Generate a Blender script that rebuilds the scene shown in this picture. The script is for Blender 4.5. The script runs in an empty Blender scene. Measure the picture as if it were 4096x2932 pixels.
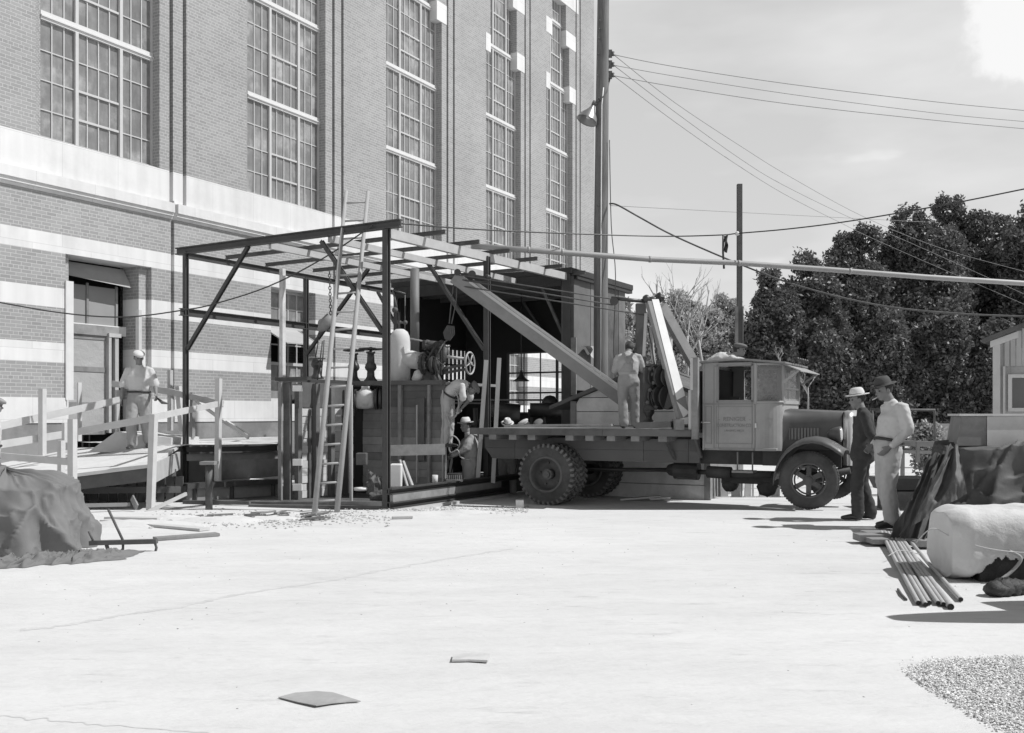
import bpy, math, random
from mathutils import Vector, Matrix, noise as mnoise
R = math.radians
random.seed(7)
sc = bpy.context.scene
col = sc.collection
# ---------------------------------------------------------------- camera
F, CX, HY, CH = 3880.0, 2048.0, 1658.0, 1.38
cam_d = bpy.data.cameras.new('camera'); cam = bpy.data.objects.new('camera', cam_d); col.objects.link(cam)
cam.location = (0, 0, CH); cam.rotation_euler = (R(90), 0, 0)
cam_d.sensor_width = 36; cam_d.lens = 36*F/4096; cam_d.shift_y = (HY-1466)/4096
cam_d.clip_end = 2000; cam_d.clip_start = .1
sc.camera = cam
# ---------------------------------------------------------------- light
SUN_EL, SUN_AZ = 51.0, -6.0          # sun to the right of the camera and slightly behind it
sun_d = bpy.data.lights.new('sun', 'SUN'); sun = bpy.data.objects.new('sun', sun_d); col.objects.link(sun)
sd = Vector((math.cos(R(SUN_EL))*math.cos(R(SUN_AZ)), math.cos(R(SUN_EL))*math.sin(R(SUN_AZ)), math.sin(R(SUN_EL))))
sun.rotation_euler = sd.to_track_quat('Z', 'Y').to_euler()
sun.location = (20, -5, 30)
sun_d.energy = 4.6; sun_d.angle = R(.5); sun_d.color = (1, 1, 1)
sc.view_settings.view_transform = 'Standard'; sc.view_settings.look = 'None'
sc.view_settings.exposure = 0.0; sc.view_settings.gamma = 1
# monochrome sky: Nishita luminance, bright haze band near the horizon, soft clouds
w = bpy.data.worlds.new('World'); sc.world = w; w.use_nodes = True
nt = w.node_tree; nt.nodes.clear()
def N(nt, t, **k):
    n = nt.nodes.new(t)
    for a, b in k.items():
        if a.startswith('i_'): n.inputs[a[2:].replace('_', ' ')].default_value = b
        else: setattr(n, a, b)
    return n
def mth(nt, op, a, b=None, c=None, clamp=False):
    n = nt.nodes.new('ShaderNodeMath'); n.operation = op; n.use_clamp = clamp
    for i, v in enumerate((a, b, c)):
        if v is None: continue
        if isinstance(v, (int, float)): n.inputs[i].default_value = v
        else: nt.links.new(v, n.inputs[i])
    return n.outputs[0]
def ramp(nt, fac, stops, interp='LINEAR'):
    n = nt.nodes.new('ShaderNodeValToRGB'); n.color_ramp.interpolation = interp
    e = n.color_ramp.elements
    while len(e) < len(stops): e.new(.5)
    for i, (p, v) in enumerate(stops):
        e[i].position = p; e[i].color = (v, v, v, 1)
    nt.links.new(fac, n.inputs[0]); return n.outputs[0]
out = N(nt, 'ShaderNodeOutputWorld'); bg = N(nt, 'ShaderNodeBackground')
nt.links.new(bg.outputs[0], out.inputs[0])
sky = N(nt, 'ShaderNodeTexSky', sky_type='NISHITA', sun_disc=False)
sky.sun_elevation = R(SUN_EL); sky.sun_rotation = R(90-SUN_AZ)
bw = N(nt, 'ShaderNodeRGBToBW'); nt.links.new(sky.outputs[0], bw.inputs[0])
tc = N(nt, 'ShaderNodeTexCoord'); sp = N(nt, 'ShaderNodeSeparateXYZ'); nt.links.new(tc.outputs['Generated'], sp.inputs[0])
el = sp.outputs[2]
grad = ramp(nt, el, [(0, 9.6), (.06, 8.9), (.16, 7.6), (.40, 6.9), (.52, 3.2), (.8, 1.2), (1, .8)])
nis = mth(nt, 'MULTIPLY', bw.outputs[0], .12)
base = mth(nt, 'ADD', grad, nis)
mp = N(nt, 'ShaderNodeMapping'); mp.inputs['Scale'].default_value = (1, 1, 3.2); nt.links.new(tc.outputs['Generated'], mp.inputs[0])
nz = N(nt, 'ShaderNodeTexNoise', i_Scale=3.1, i_Detail=5.0, i_Roughness=.5); nt.links.new(mp.outputs[0], nz.inputs['Vector'])
wisp = ramp(nt, nz.outputs[0], [(.42, .93), (.66, 1.16)])
v1 = mth(nt, 'MULTIPLY', base, wisp)
# bright cumulus high on the right: a ragged disc round one direction
cdir = Vector((.545, 1, .405)).normalized()
vd = N(nt, 'ShaderNodeVectorMath', operation='SUBTRACT'); vd.inputs[1].default_value = cdir
nt.links.new(tc.outputs['Generated'], vd.inputs[0])
vs_ = N(nt, 'ShaderNodeVectorMath', operation='MULTIPLY'); vs_.inputs[1].default_value = (1, 1, 1.45); nt.links.new(vd.outputs[0], vs_.inputs[0])
vl = N(nt, 'ShaderNodeVectorMath', operation='LENGTH'); nt.links.new(vs_.outputs[0], vl.inputs[0])
nz2 = N(nt, 'ShaderNodeTexNoise', i_Scale=14.0, i_Detail=7.0, i_Roughness=.55); nt.links.new(tc.outputs['Generated'], nz2.inputs['Vector'])
dd = mth(nt, 'SUBTRACT', vl.outputs[1], mth(nt, 'MULTIPLY', mth(nt, 'SUBTRACT', nz2.outputs[0], .5), .12))
cl = ramp(nt, dd, [(.060, 1.0), (.078, 0.0)], 'EASE')
nz3 = N(nt, 'ShaderNodeTexNoise', i_Scale=6.0, i_Detail=4.0); nt.links.new(mp.outputs[0], nz3.inputs['Vector'])
cl2 = ramp(nt, mth(nt, 'ADD', mth(nt, 'MULTIPLY', nz3.outputs[0], 1.0), mth(nt, 'MULTIPLY', el, -1.1)), [(.43, 0), (.56, .55)], 'EASE')
v2 = mth(nt, 'ADD', v1, mth(nt, 'MULTIPLY', mth(nt, 'SUBTRACT', 10.5, v1), mth(nt, 'MAXIMUM', cl, cl2)))
cr = N(nt, 'ShaderNodeCombineColor'); [nt.links.new(v2, cr.inputs[i]) for i in range(3)]
nt.links.new(cr.outputs[0], bg.inputs[0]); bg.inputs[1].default_value = .09
# ---------------------------------------------------------------- frames of reference
U2 = Vector((.5020, .8649)); N2 = Vector((.8649, -.5020))       # along the factory wall / out of it
A2 = Vector((-9.243, 17.51))
def FW(s, o, z): p = A2 + U2*s + N2*o; return Vector((p.x, p.y, z))
def s_at(px, o):
    r = (px-CX)/F; b = A2+N2*o
    return (r*b.y-b.x)/(U2.x-r*U2.y)
def o_at(px, s):
    r = (px-CX)/F; b = A2+U2*s
    return (r*b.y-b.x)/(N2.x-r*N2.y)
def P(px, py, Y): return Vector(((px-CX)/F*Y, Y, CH-(py-HY)/F*Y))
def SO(px, py, o): Y = (A2+U2*s_at(px, o)+N2*o).y; return P(px, py, Y)
def OS(px, py, s): Y = (A2+U2*s+N2*o_at(px, s)).y; return P(px, py, Y)
def gz(Y):
    t = min(1, max(0, (Y-13.9)/1.3)); return -.12*t*t*(3-2*t)
def G(px, py):
    Y = CH*F/(py-HY)
    for _ in range(6): Y = (CH-gz(Y))*F/(py-HY)
    return P(px, py, Y)
# ---------------------------------------------------------------- materials
MATS = {}
def M(name, v, rough=.85, var=.15, scale=3., island=0., bump=0., metal=0., spec=.4, stretch=(1, 1, 1), bscale=None, stain=0., emit=0):
    if name in MATS: return MATS[name]
    m = bpy.data.materials.new(name); m.use_nodes = True; t = m.node_tree
    b = t.nodes['Principled BSDF']
    b.inputs['Roughness'].default_value = rough; b.inputs['Metallic'].default_value = metal
    b.inputs['Specular IOR Level'].default_value = spec
    c = N(t, 'ShaderNodeTexCoord'); mp = N(t, 'ShaderNodeMapping'); mp.inputs['Scale'].default_value = stretch
    t.links.new(c.outputs['Object'], mp.inputs[0])
    n1 = N(t, 'ShaderNodeTexNoise', i_Scale=scale, i_Detail=6.0, i_Roughness=.6); t.links.new(mp.outputs[0], n1.inputs['Vector'])
    f = mth(t, 'MULTIPLY_ADD', mth(t, 'SUBTRACT', n1.outputs[0], .5), var*3.2, 1.0)
    if stain:
        n3 = N(t, 'ShaderNodeTexNoise', i_Scale=scale*.35, i_Detail=8.0, i_Roughness=.7); t.links.new(mp.outputs[0], n3.inputs['Vector'])
        f = mth(t, 'MULTIPLY', f, mth(t, 'SUBTRACT', 1.0, mth(t, 'MULTIPLY', ramp(t, n3.outputs[0], [(.5, 0), (.62, 1)]), stain)))
    if island:
        g = N(t, 'ShaderNodeNewGeometry')
        f = mth(t, 'MULTIPLY', f, mth(t, 'MULTIPLY_ADD', mth(t, 'SUBTRACT', g.outputs['Random Per Island'], .5), island*2, 1.0))
    f = mth(t, 'MULTIPLY', f, v)
    cc = N(t, 'ShaderNodeCombineColor'); [t.links.new(f, cc.inputs[i]) for i in range(3)]
    t.links.new(cc.outputs[0], b.inputs['Base Color'])
    if bump:
        bn = N(t, 'ShaderNodeBump', i_Strength=1.0, i_Distance=bump)
        n2 = N(t, 'ShaderNodeTexNoise', i_Scale=bscale or scale*2, i_Detail=8.0, i_Roughness=.65); t.links.new(mp.outputs[0], n2.inputs['Vector'])
        t.links.new(n2.outputs[0], bn.inputs['Height']); t.links.new(bn.outputs[0], b.inputs['Normal'])
    MATS[name] = m; return m
# ---------------------------------------------------------------- mesh builder
class MB:
    def __init__(s): s.v = []; s.f = []; s.sm = []
    def add(s, vs, fs, smooth=False):
        k = len(s.v); s.v += [Vector(v) for v in vs]
        s.f += [[i+k for i in f] for f in fs]; s.sm += [smooth]*len(fs); return s
    def box(s, lo, hi, fn=None):
        (x0, y0, z0), (x1, y1, z1) = lo, hi
        vs = [(x0, y0, z0), (x1, y0, z0), (x1, y1, z0), (x0, y1, z0), (x0, y0, z1), (x1, y0, z1), (x1, y1, z1), (x0, y1, z1)]
        if fn: vs = [fn(*v) for v in vs]
        return s.add(vs, [(0, 3, 2, 1), (4, 5, 6, 7), (0, 1, 5, 4), (1, 2, 6, 5), (2, 3, 7, 6), (3, 0, 4, 7)])
    def bar(s, p, q, w, h, up=(0, 0, 1), taper=1.):
        p, q = Vector(p), Vector(q); d = (q-p).normalized(); up = Vector(up)
        a = d.cross(up)
        if a.length < 1e-4: a = d.cross(Vector((0, 1, 0)))
        a.normalize(); b = a.cross(d)
        vs = []
        for c, k in ((p, 1), (q, taper)):
            for i, j in ((-1, -1), (1, -1), (1, 1), (-1, 1)): vs.append(c+a*(i*w/2*k)+b*(j*h/2*k))
        return s.add(vs, [(3, 2, 1, 0), (4, 5, 6, 7), (0, 1, 5, 4), (1, 2, 6, 5), (2, 3, 7, 6), (3, 0, 4, 7)])
    def hbeam(s, p, q, w, h, t=.012, up=(0, 0, 1)):   # I section
        p, q = Vector(p), Vector(q); d = (q-p).normalized(); a = d.cross(Vector(up))
        if a.length < 1e-4: a = Vector((1, 0, 0))
        a.normalize(); b = a.cross(d)
        for k in (-1, 1): s.bar(p+b*(k*(h/2-t/2)), q+b*(k*(h/2-t/2)), w, t, up)
        return s.bar(p, q, t, h-2*t, up)
    def tube(s, pts, r, seg=8, caps=True, r1=None, smooth=True):
        pts = [Vector(p) for p in pts]; n = len(pts)
        rs = r if isinstance(r, (list, tuple)) else [r+(((r1 if r1 is not None else r)-r)*i/max(1, n-1)) for i in range(n)]
        k = len(s.v); prev = None
        for i, p in enumerate(pts):
            d = (pts[min(i+1, n-1)]-pts[max(i-1, 0)]).normalized()
            a = prev.cross(d).cross(prev)*0 if prev is not None and False else d.orthogonal() if prev is None else (prev-d*prev.dot(d))
            if a.length < 1e-5: a = d.orthogonal()
            a.normalize(); prev = a; b = d.cross(a)
            for j in range(seg):
                t = 2*math.pi*j/seg; s.v.append(p+a*math.cos(t)*rs[i]+b*math.sin(t)*rs[i])
        for i in range(n-1):
            for j in range(seg):
                s.f.append([k+i*seg+j, k+i*seg+(j+1) % seg, k+(i+1)*seg+(j+1) % seg, k+(i+1)*seg+j]); s.sm.append(smooth)
        if caps:
            s.f.append([k+j for j in reversed(range(seg))]); s.sm.append(False)
            s.f.append([k+(n-1)*seg+j for j in range(seg)]); s.sm.append(False)
        return s
    def lathe(s, prof, fn, seg=24, closed=False, smooth=True, ang=2*math.pi):
        # prof: list of (r, h); fn(x, y, h) -> world
        k = len(s.v); n = len(prof); full = abs(ang-2*math.pi) < 1e-6; m = seg if full else seg+1
        for r, h in prof:
            for j in range(m):
                t = ang*j/seg; s.v.append(Vector(fn(r*math.cos(t), r*math.sin(t), h)))
        for i in range(n if closed else n-1):
            i2 = (i+1) % n
            for j in range(seg):
                j2 = (j+1) % m
                s.f.append([k+i*m+j, k+i*m+j2, k+i2*m+j2, k+i2*m+j]); s.sm.append(smooth)
        return s
    def prism(s, poly, e0, e1, fn, cap=True):
        # poly in (x, z), extruded along y from e0 to e1; fn maps (x, y, z)
        n = len(poly); vs = [fn(x, e0, z) for x, z in poly]+[fn(x, e1, z) for x, z in poly]
        fs = [(i, (i+1) % n, n+(i+1) % n, n+i) for i in range(n)]
        if cap: fs += [tuple(reversed(range(n))), tuple(range(n, 2*n))]
        return s.add(vs, fs)
    def ball(s, c, r, seg=10, rings=6, jit=0.):
        c = Vector(c); r = r if isinstance(r, (list, tuple)) else (r, r, r); k = len(s.v)
        for i in range(rings+1):
            ph = math.pi*i/rings
            for j in range(seg):
                t = 2*math.pi*j/seg; q = 1+random.uniform(-jit, jit)
                s.v.append(c+Vector((r[0]*math.sin(ph)*math.cos(t)*q, r[1]*math.sin(ph)*math.sin(t)*q, r[2]*math.cos(ph)*q)))
        for i in range(rings):
            for j in range(seg):
                s.f.append([k+i*seg+j, k+(i+1)*seg+j, k+(i+1)*seg+(j+1) % seg, k+i*seg+(j+1) % seg]); s.sm.append(jit < .15)
        return s
    def grid(s, fn, nu, nv, smooth=True):
        k = len(s.v)
        for i in range(nu+1):
            for j in range(nv+1): s.v.append(Vector(fn(i/nu, j/nv)))
        for i in range(nu):
            for j in range(nv):
                a = k+i*(nv+1)+j; s.f.append([a, a+nv+1, a+nv+2, a+1]); s.sm.append(smooth)
        return s
WM = {}
def tag(o, label=None, cat=None, group=None, kind=None):
    if label: o['label'] = label
    if cat: o['category'] = cat
    if group: o['group'] = group
    if kind: o['kind'] = kind
    return o
def thing(name, loc, label, cat, rz=0, group=None):
    o = bpy.data.objects.new(name, None); col.objects.link(o); o.empty_display_size = .2
    o.location = loc; o.rotation_euler = (0, 0, rz)
    WM[o.name] = Matrix.Translation(Vector(loc)) @ Matrix.Rotation(rz, 4, 'Z')
    return tag(o, label, cat, group)
def obj(name, mb, mat, parent=None, bevel=0, label=None, subsurf=0):
    me = bpy.data.meshes.new(name); o = bpy.data.objects.new(name, me); col.objects.link(o)
    if parent is not None:
        Mw = WM[parent.name]; o.parent = parent; WM[o.name] = Mw; inv = Mw.inverted()
        vs = [inv @ v for v in mb.v]
    else:
        xs = [v.x for v in mb.v]; ys = [v.y for v in mb.v]; zs = [v.z for v in mb.v]
        c = Vector(((min(xs)+max(xs))/2, (min(ys)+max(ys))/2, min(zs)))
        o.location = c; WM[o.name] = Matrix.Translation(c); vs = [v-c for v in mb.v]
    me.from_pydata([tuple(v) for v in vs], [], mb.f)
    me.polygons.foreach_set('use_smooth', mb.sm)
    for m in (mat if isinstance(mat, (list, tuple)) else [mat]): me.materials.append(m)
    me.update()
    if bevel:
        b = o.modifiers.new('bevel', 'BEVEL'); b.width = bevel; b.segments = 2; b.limit_method = 'ANGLE'; b.angle_limit = R(40)
    if subsurf:
        b = o.modifiers.new('sub', 'SUBSURF'); b.levels = subsurf; b.render_levels = subsurf
    if label: o['label'] = label
    return o
def solo(name, mb, mat, label, cat, group=None, bevel=0):
    return tag(obj(name, mb, mat, None, bevel), label, cat, group)
def struct(name, mb, mat, parent=None):
    o = obj(name, mb, mat, parent); o['kind'] = 'structure'; return o
def fixn(o):   # consistent outward normals
    import bmesh
    b = bmesh.new(); b.from_mesh(o.data); bmesh.ops.recalc_face_normals(b, faces=b.faces); b.to_mesh(o.data); b.free(); return o
# shared materials (photograph is monochrome)
m_brick = bpy.data.materials.new('brick'); m_brick.use_nodes = True
t = m_brick.node_tree; b = t.nodes['Principled BSDF']; b.inputs['Roughness'].default_value = .9; b.inputs['Specular IOR Level'].default_value = .2
c = N(t, 'ShaderNodeTexCoord'); s_ = N(t, 'ShaderNodeSeparateXYZ'); t.links.new(c.outputs['Object'], s_.inputs[0])
cb = N(t, 'ShaderNodeCombineXYZ'); t.links.new(mth(t, 'ADD', s_.outputs[0], s_.outputs[1]), cb.inputs[0]); t.links.new(s_.outputs[2], cb.inputs[1])
bt = N(t, 'ShaderNodeTexBrick', i_Scale=1.0); bt.inputs['Brick Width'].default_value = .205; bt.inputs['Row Height'].default_value = .0677
bt.inputs['Mortar Size'].default_value = .0075; bt.inputs['Mortar Smooth'].default_value = .3; bt.squash = .5; bt.squash_frequency = 6; bt.offset = .5
bt.inputs['Color1'].default_value = (.275,)*3+(1,); bt.inputs['Color2'].default_value = (.335,)*3+(1,); bt.inputs['Mortar'].default_value = (.455,)*3+(1,)
t.links.new(cb.outputs[0], bt.inputs['Vector'])
n1 = N(t, 'ShaderNodeTexNoise', i_Scale=.5, i_Detail=5.0); t.links.new(c.outputs['Object'], n1.inputs['Vector'])
mx = N(t, 'ShaderNodeMixRGB', blend_type='MULTIPLY'); mx.inputs[0].default_value = 1; t.links.new(bt.outputs[0], mx.inputs[1])
t.links.new(ramp(t, n1.outputs[0], [(.3, .9), (.7, 1.06)]), mx.inputs[2]); t.links.new(mx.outputs[0], b.inputs['Base Color'])
bn = N(t, 'ShaderNodeBump', i_Strength=.5, i_Distance=.006); bn.invert = True; t.links.new(bt.outputs[1], bn.inputs['Height']); t.links.new(bn.outputs[0], b.inputs['Normal'])
m_stone = M('limestone', .69, .9, .05, 1.3, stain=.09)
def add_joints(m, bw, rh, dark, off):
    t = m.node_tree; b = t.nodes['Principled BSDF']; src = b.inputs['Base Color'].links[0].from_socket
    c = N(t, 'ShaderNodeTexCoord'); s_ = N(t, 'ShaderNodeSeparateXYZ'); t.links.new(c.outputs['Object'], s_.inputs[0]); cb = N(t, 'ShaderNodeCombineXYZ')
    t.links.new(s_.outputs[0], cb.inputs[0]); t.links.new(mth(t, 'ADD', s_.outputs[2], off), cb.inputs[1]); bt = N(t, 'ShaderNodeTexBrick', i_Scale=1.0); bt.inputs['Brick Width'].default_value = bw; bt.inputs['Row Height'].default_value = rh
    bt.inputs['Mortar Size'].default_value = .006; bt.inputs['Color1'].default_value = (1, 1, 1, 1); bt.inputs['Color2'].default_value = (.93, .93, .93, 1); bt.inputs['Mortar'].default_value = (dark,)*3+(1,); t.links.new(cb.outputs[0], bt.inputs['Vector'])
    mp = N(t, 'ShaderNodeMapping'); mp.inputs['Scale'].default_value = (5, 5, .35); t.links.new(c.outputs['Object'], mp.inputs[0]); n1 = N(t, 'ShaderNodeTexNoise', i_Scale=1.0, i_Detail=6.0); t.links.new(mp.outputs[0], n1.inputs['Vector'])
    for o_ in (bt.outputs[0], ramp(t, n1.outputs[0], [(.35, .94), (.6, 1.02)])):
        mx = N(t, 'ShaderNodeMixRGB', blend_type='MULTIPLY'); mx.inputs[0].default_value = 1; t.links.new(src, mx.inputs[1]); t.links.new(o_, mx.inputs[2]); src = mx.outputs[0]
    t.links.new(src, b.inputs['Base Color'])
add_joints(m_stone, 1.25, .66, .80, .03)
m_conc = M('weathered_concrete', .24, .95, .2, 1.5, bump=.01, stain=.3)
m_sash = M('painted_sash', .50, .6, .06, 5)
m_steel = M('black_steel', .05, .55, .3, 4, spec=.5, bump=.002, island=.15)
m_rsteel = M('weathered_steel', .11, .7, .35, 5, bump=.003, stain=.3)
m_wood = M('pale_lumber', .40, .85, .14, 5, island=.18, bump=.003, stretch=(1, 1, 1))
m_woodg = M('grey_lumber', .23, .9, .22, 5, island=.22, bump=.004, stain=.25)
m_woodd = M('dark_lumber', .10, .9, .25, 5, island=.25, bump=.004)
m_iron = M('black_cast_iron', .035, .45, .3, 8, bump=.004, spec=.6)
m_rubber = M('tyre_rubber', .075, .9, .3, 7, bump=.003, stain=.3)
m_dark = M('dark_interior', .03, .9, .1, 3)  # near-black that stands in for shade in rooms, shed and hollows
m_white = M('white_paint', .72, .7, .08, 6)
m_skin = M('skin', .20, .6, .06, 12)
m_rope = M('rope', .35, .95, .1, 30)
m_wire = M('wire', .25, .8, 0, 3)
# ---------------------------------------------------------------- ground
def gfn(u, v, X=(-26, 26), Y=(2.5, 30)):
    x = X[0]+(X[1]-X[0])*u; y = Y[0]+(Y[1]-Y[0])*v; return (x, y, gz(y))
mg = MB(); mg.grid(lambda u, v: gfn(u, v), 4, 110)
for X, Y in (((-26, 26), (-30, 2.5)), ((-26, 26), (30, 400)), ((-400, -26), (-30, 400)), ((26, 400), (-30, 400))):
    mg.grid(lambda u, v: gfn(u, v, X, Y), 2, 60 if Y[1] > 2.5 else 2)
m_ground = bpy.data.materials.new('pale_packed_ground'); m_ground.use_nodes = True
t = m_ground.node_tree; b = t.nodes['Principled BSDF']; b.inputs['Roughness'].default_value = .95; b.inputs['Specular IOR Level'].default_value = .15
c = N(t, 'ShaderNodeTexCoord')
def gn(sc_, st, det=8., ro=.65):
    mp = N(t, 'ShaderNodeMapping'); mp.inputs['Scale'].default_value = st; mp.inputs['Rotation'].default_value = (0, 0, R(-12)); t.links.new(c.outputs['Object'], mp.inputs[0])
    n = N(t, 'ShaderNodeTexNoise', i_Scale=sc_, i_Detail=det, i_Roughness=ro); t.links.new(mp.outputs[0], n.inputs['Vector']); return n.outputs[0]
f = mth(t, 'MULTIPLY', ramp(t, gn(.35, (1, 1, 1)), [(.3, .93), (.7, 1.04)]), ramp(t, gn(1.2, (.45, 1.6, 1)), [(.3, .93), (.62, 1.03)]))
f = mth(t, 'MULTIPLY', f, ramp(t, gn(9, (.5, 1.3, 1)), [(.25, .93), (.5, 1.02)]))
f = mth(t, 'MULTIPLY', f, ramp(t, gn(5, (.35, 1.5, 1), 10., .75), [(.58, 1.0), (.72, .74)]))
sy = N(t, 'ShaderNodeSeparateXYZ'); t.links.new(c.outputs['Object'], sy.inputs[0])
for cx_, cy_, r_, st in ((-9, 17, 11.2, .12), (-9, 17, 9.5, .11), (14, 30, 22.5, .11), (14, 30, 20.9, .10), (3, -14, 24.3, .10), (3, -14, 22.7, .10), (-2, 40, 31.5, .08), (9, 2, 7.2, .09), (9, 2, 5.6, .08)):
    q_ = mth(t, 'SQRT', mth(t, 'ADD', mth(t, 'POWER', mth(t, 'ABSOLUTE', mth(t, 'SUBTRACT', sy.outputs[0], cx_)), 2.), mth(t, 'POWER', mth(t, 'ABSOLUTE', mth(t, 'SUBTRACT', sy.outputs[1], cy_)), 2.)))
    q_ = mth(t, 'ABSOLUTE', mth(t, 'SUBTRACT', q_, r_)); q_ = mth(t, 'ADD', q_, mth(t, 'MULTIPLY', mth(t, 'SUBTRACT', gn(1.7, (1, 1, 1)), .5), .5))
    f = mth(t, 'MULTIPLY', f, mth(t, 'SUBTRACT', 1.0, mth(t, 'MULTIPLY', ramp(t, q_, [(.02, 1), (.22, 0)], 'EASE'), st)))
f = mth(t, 'MULTIPLY', f, .60)
cc = N(t, 'ShaderNodeCombineColor'); [t.links.new(f, cc.inputs[i]) for i in range(3)]
t.links.new(cc.outputs[0], b.inputs['Base Color'])
bn = N(t, 'ShaderNodeBump', i_Strength=.8, i_Distance=.02); t.links.new(gn(6, (.6, 1.3, 1)), bn.inputs['Height']); t.links.new(bn.outputs[0], b.inputs['Normal'])
go = struct('ground', mg, m_ground); 
# ---------------------------------------------------------------- factory building
bld = thing('brick_factory', FW(0, 0, 0), 'tall brick factory with pale stone bands and high steel sash windows', 'building', math.atan2(U2.y, U2.x))
BAYS = [(s_at(145, 0), s_at(638, 0)), (s_at(987, 0), s_at(1302, 0)), (s_at(1545, 0), s_at(1767, 0)), (s_at(1944, 0), s_at(2083, 0)), (s_at(2185, 0), s_at(2290, 0))]
BAYS.insert(0, (BAYS[0][0]-5.5, BAYS[0][1]-5.5)); END = s_at(2374, 0); TOP = 24.
cells = []      # regions in order: later overrides; (s0,s1,z0,z1,offset,material)
def reg(s0, s1, z0, z1, o, m): cells.append((s0, s1, z0, z1, o, m))
S0 = -9.
reg(S0, END, -.5, 1.22, 0, 'c'); reg(S0, END, 1.22, 1.70, .02, 's')
bands = [(1.70, 2.375, 'b'), (2.375, 2.746, 's'), (2.746, 3.42, 'b'), (3.42, 3.795, 's'), (3.795, 4.473, 'b'), (4.473, 4.825, 's'), (4.825, 5.57, 'b')]
for z0, z1, m in bands: reg(S0, END, z0, z1, 0, m)
reg(S0, END, 5.57, 5.63, .045, 's'); reg(S0, END, 5.63, 5.70, .09, 's'); reg(S0, END, 5.70, 5.90, .13, 's'); reg(S0, END, 5.90, 5.93, .03, 's')
reg(S0, END, 5.93, 6.60, .0, 's'); reg(S0, END, 6.60, TOP, 0, 'b')
GD = .27
for i, (a, bb) in enumerate(BAYS):
    st = .075 if i < 3 else .04
    for k in range(3): reg(a+k*st, bb, 6.63 if k else 6.60, 17.0, -.07*(k+1), 'b')
    reg(a+3*st, bb, 6.63, 17.0, -GD, 'g')
    for z, dz in ((13.4, 2.05), (15.45, 1.55)):      # jambs step inwards over stone blocks
        kk = .28 if z < 14 else .56
        reg(a-.02, a+3*st+kk*.6, z, z+dz, 0, 'b'); reg(bb-kk, bb+.02, z, z+dz, 0, 'b')
        reg(a-.02, a+3*st+kk*.6, z, z+.58, .012, 's'); reg(bb-kk, bb+.26, z, z+.58, .012, 's')
    reg(a-.5, bb+.5, 17.0, 17.9, .012, 's')
    for gx in (.26, .62): reg(bb+gx, bb+gx+.10, 5.93, TOP, -.15, 'x')
    reg(bb+.30, bb+.39, 1.22, 5.98, -.09, 'x')
def lower_window(a, bb, z0, z1): reg(a, bb, z0, z1, -.37, 'g')
DO = (s_at(262, 0), s_at(606, 0)); DI = (s_at(290, 0), s_at(555, -.12))
LW = (s_at(1084, 0), s_at(1262, 0))
reg(DO[0], DO[1], .6, 4.473, -.12, 'k'); reg(DI[0], DI[1], .6, 4.473, -.62, 'g')
lower_window(LW[0], LW[1], 1.70, 4.473)
for q in (5.55, 11.1, 16.6): lower_window(LW[0]+q, LW[1]+q, 1.70, 4.473)
ss = sorted({round(v, 4) for cc_ in cells for v in cc_[:2]}); zs = sorted({round(v, 4) for cc_ in cells for v in cc_[2:4]})
def mat_at(z):
    for z0, z1, m in bands:
        if z0 <= z < z1: return m
    return 's' if z < 1.7 and z > 1.22 else 'c' if z <= 1.22 else 's' if 5.57 <= z < 6.6 else 'b'
grid_ = []
for i in range(len(ss)-1):
    colm = []
    sm_ = (ss[i]+ss[i+1])/2
    for j in range(len(zs)-1):
        zm = (zs[j]+zs[j+1])/2; cur = (0, 'b')
        for s0, s1, z0, z1, o, m in cells:
            if s0 <= sm_ <= s1 and z0 <= zm <= z1:
                if m == 'x': m = mat_at(zm)
                if m == 'k': m = mat_at(zm)
                cur = (o, m)
        colm.append(cur)
    grid_.append(colm)
parts = {k: MB() for k in 'bsc'}
def bq(m, pts): parts[m if m in parts else 'b'].add([FW(*p) for p in pts], [range(4)])
for i in range(len(ss)-1):
    for j in range(len(zs)-1):
        o, m = grid_[i][j]; a, bb, z0, z1 = ss[i], ss[i+1], zs[j], zs[j+1]
        if m != 'g': bq(m, [(a, o, z0), (bb, o, z0), (bb, o, z1), (a, o, z1)])
        if i+1 < len(ss)-1:
            o2, m2 = grid_[i+1][j]
            if abs(o-o2) > 1e-4:
                mm = mat_at((z0+z1)/2) if (m == 'g' or m2 == 'g') and not ('s' in (m, m2) and (z0 > 13)) else (m if o > o2 else m2)
                if z0 > 13 and (m if o > o2 else m2) == 's': mm = 's'
                bq(mm, [(bb, o, z0), (bb, o2, z0), (bb, o2, z1), (bb, o, z1)])
        if j+1 < len(zs)-1:
            o2, m2 = grid_[i][j+1]
            if abs(o-o2) > 1e-4:
                mm = m if o > o2 else m2
                bq(mm if mm != 'g' else 's', [(a, o, z1), (bb, o, z1), (bb, o2, z1), (a, o2, z1)])
B_ = parts['b']
B_.box((S0, -14, -.5), (END, -1.2, TOP), lambda s, o, z: FW(s, o, z))
for s_e in (S0, END): B_.add([FW(s_e, 0, -.5), FW(s_e, -1.2, -.5), FW(s_e, -1.2, TOP), FW(s_e, 0, TOP)], [range(4)])
obj('wall', parts['b'], m_brick, bld); obj('stone_band', parts['s'], m_stone, bld); obj('foundation', parts['c'], m_conc, bld)
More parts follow.
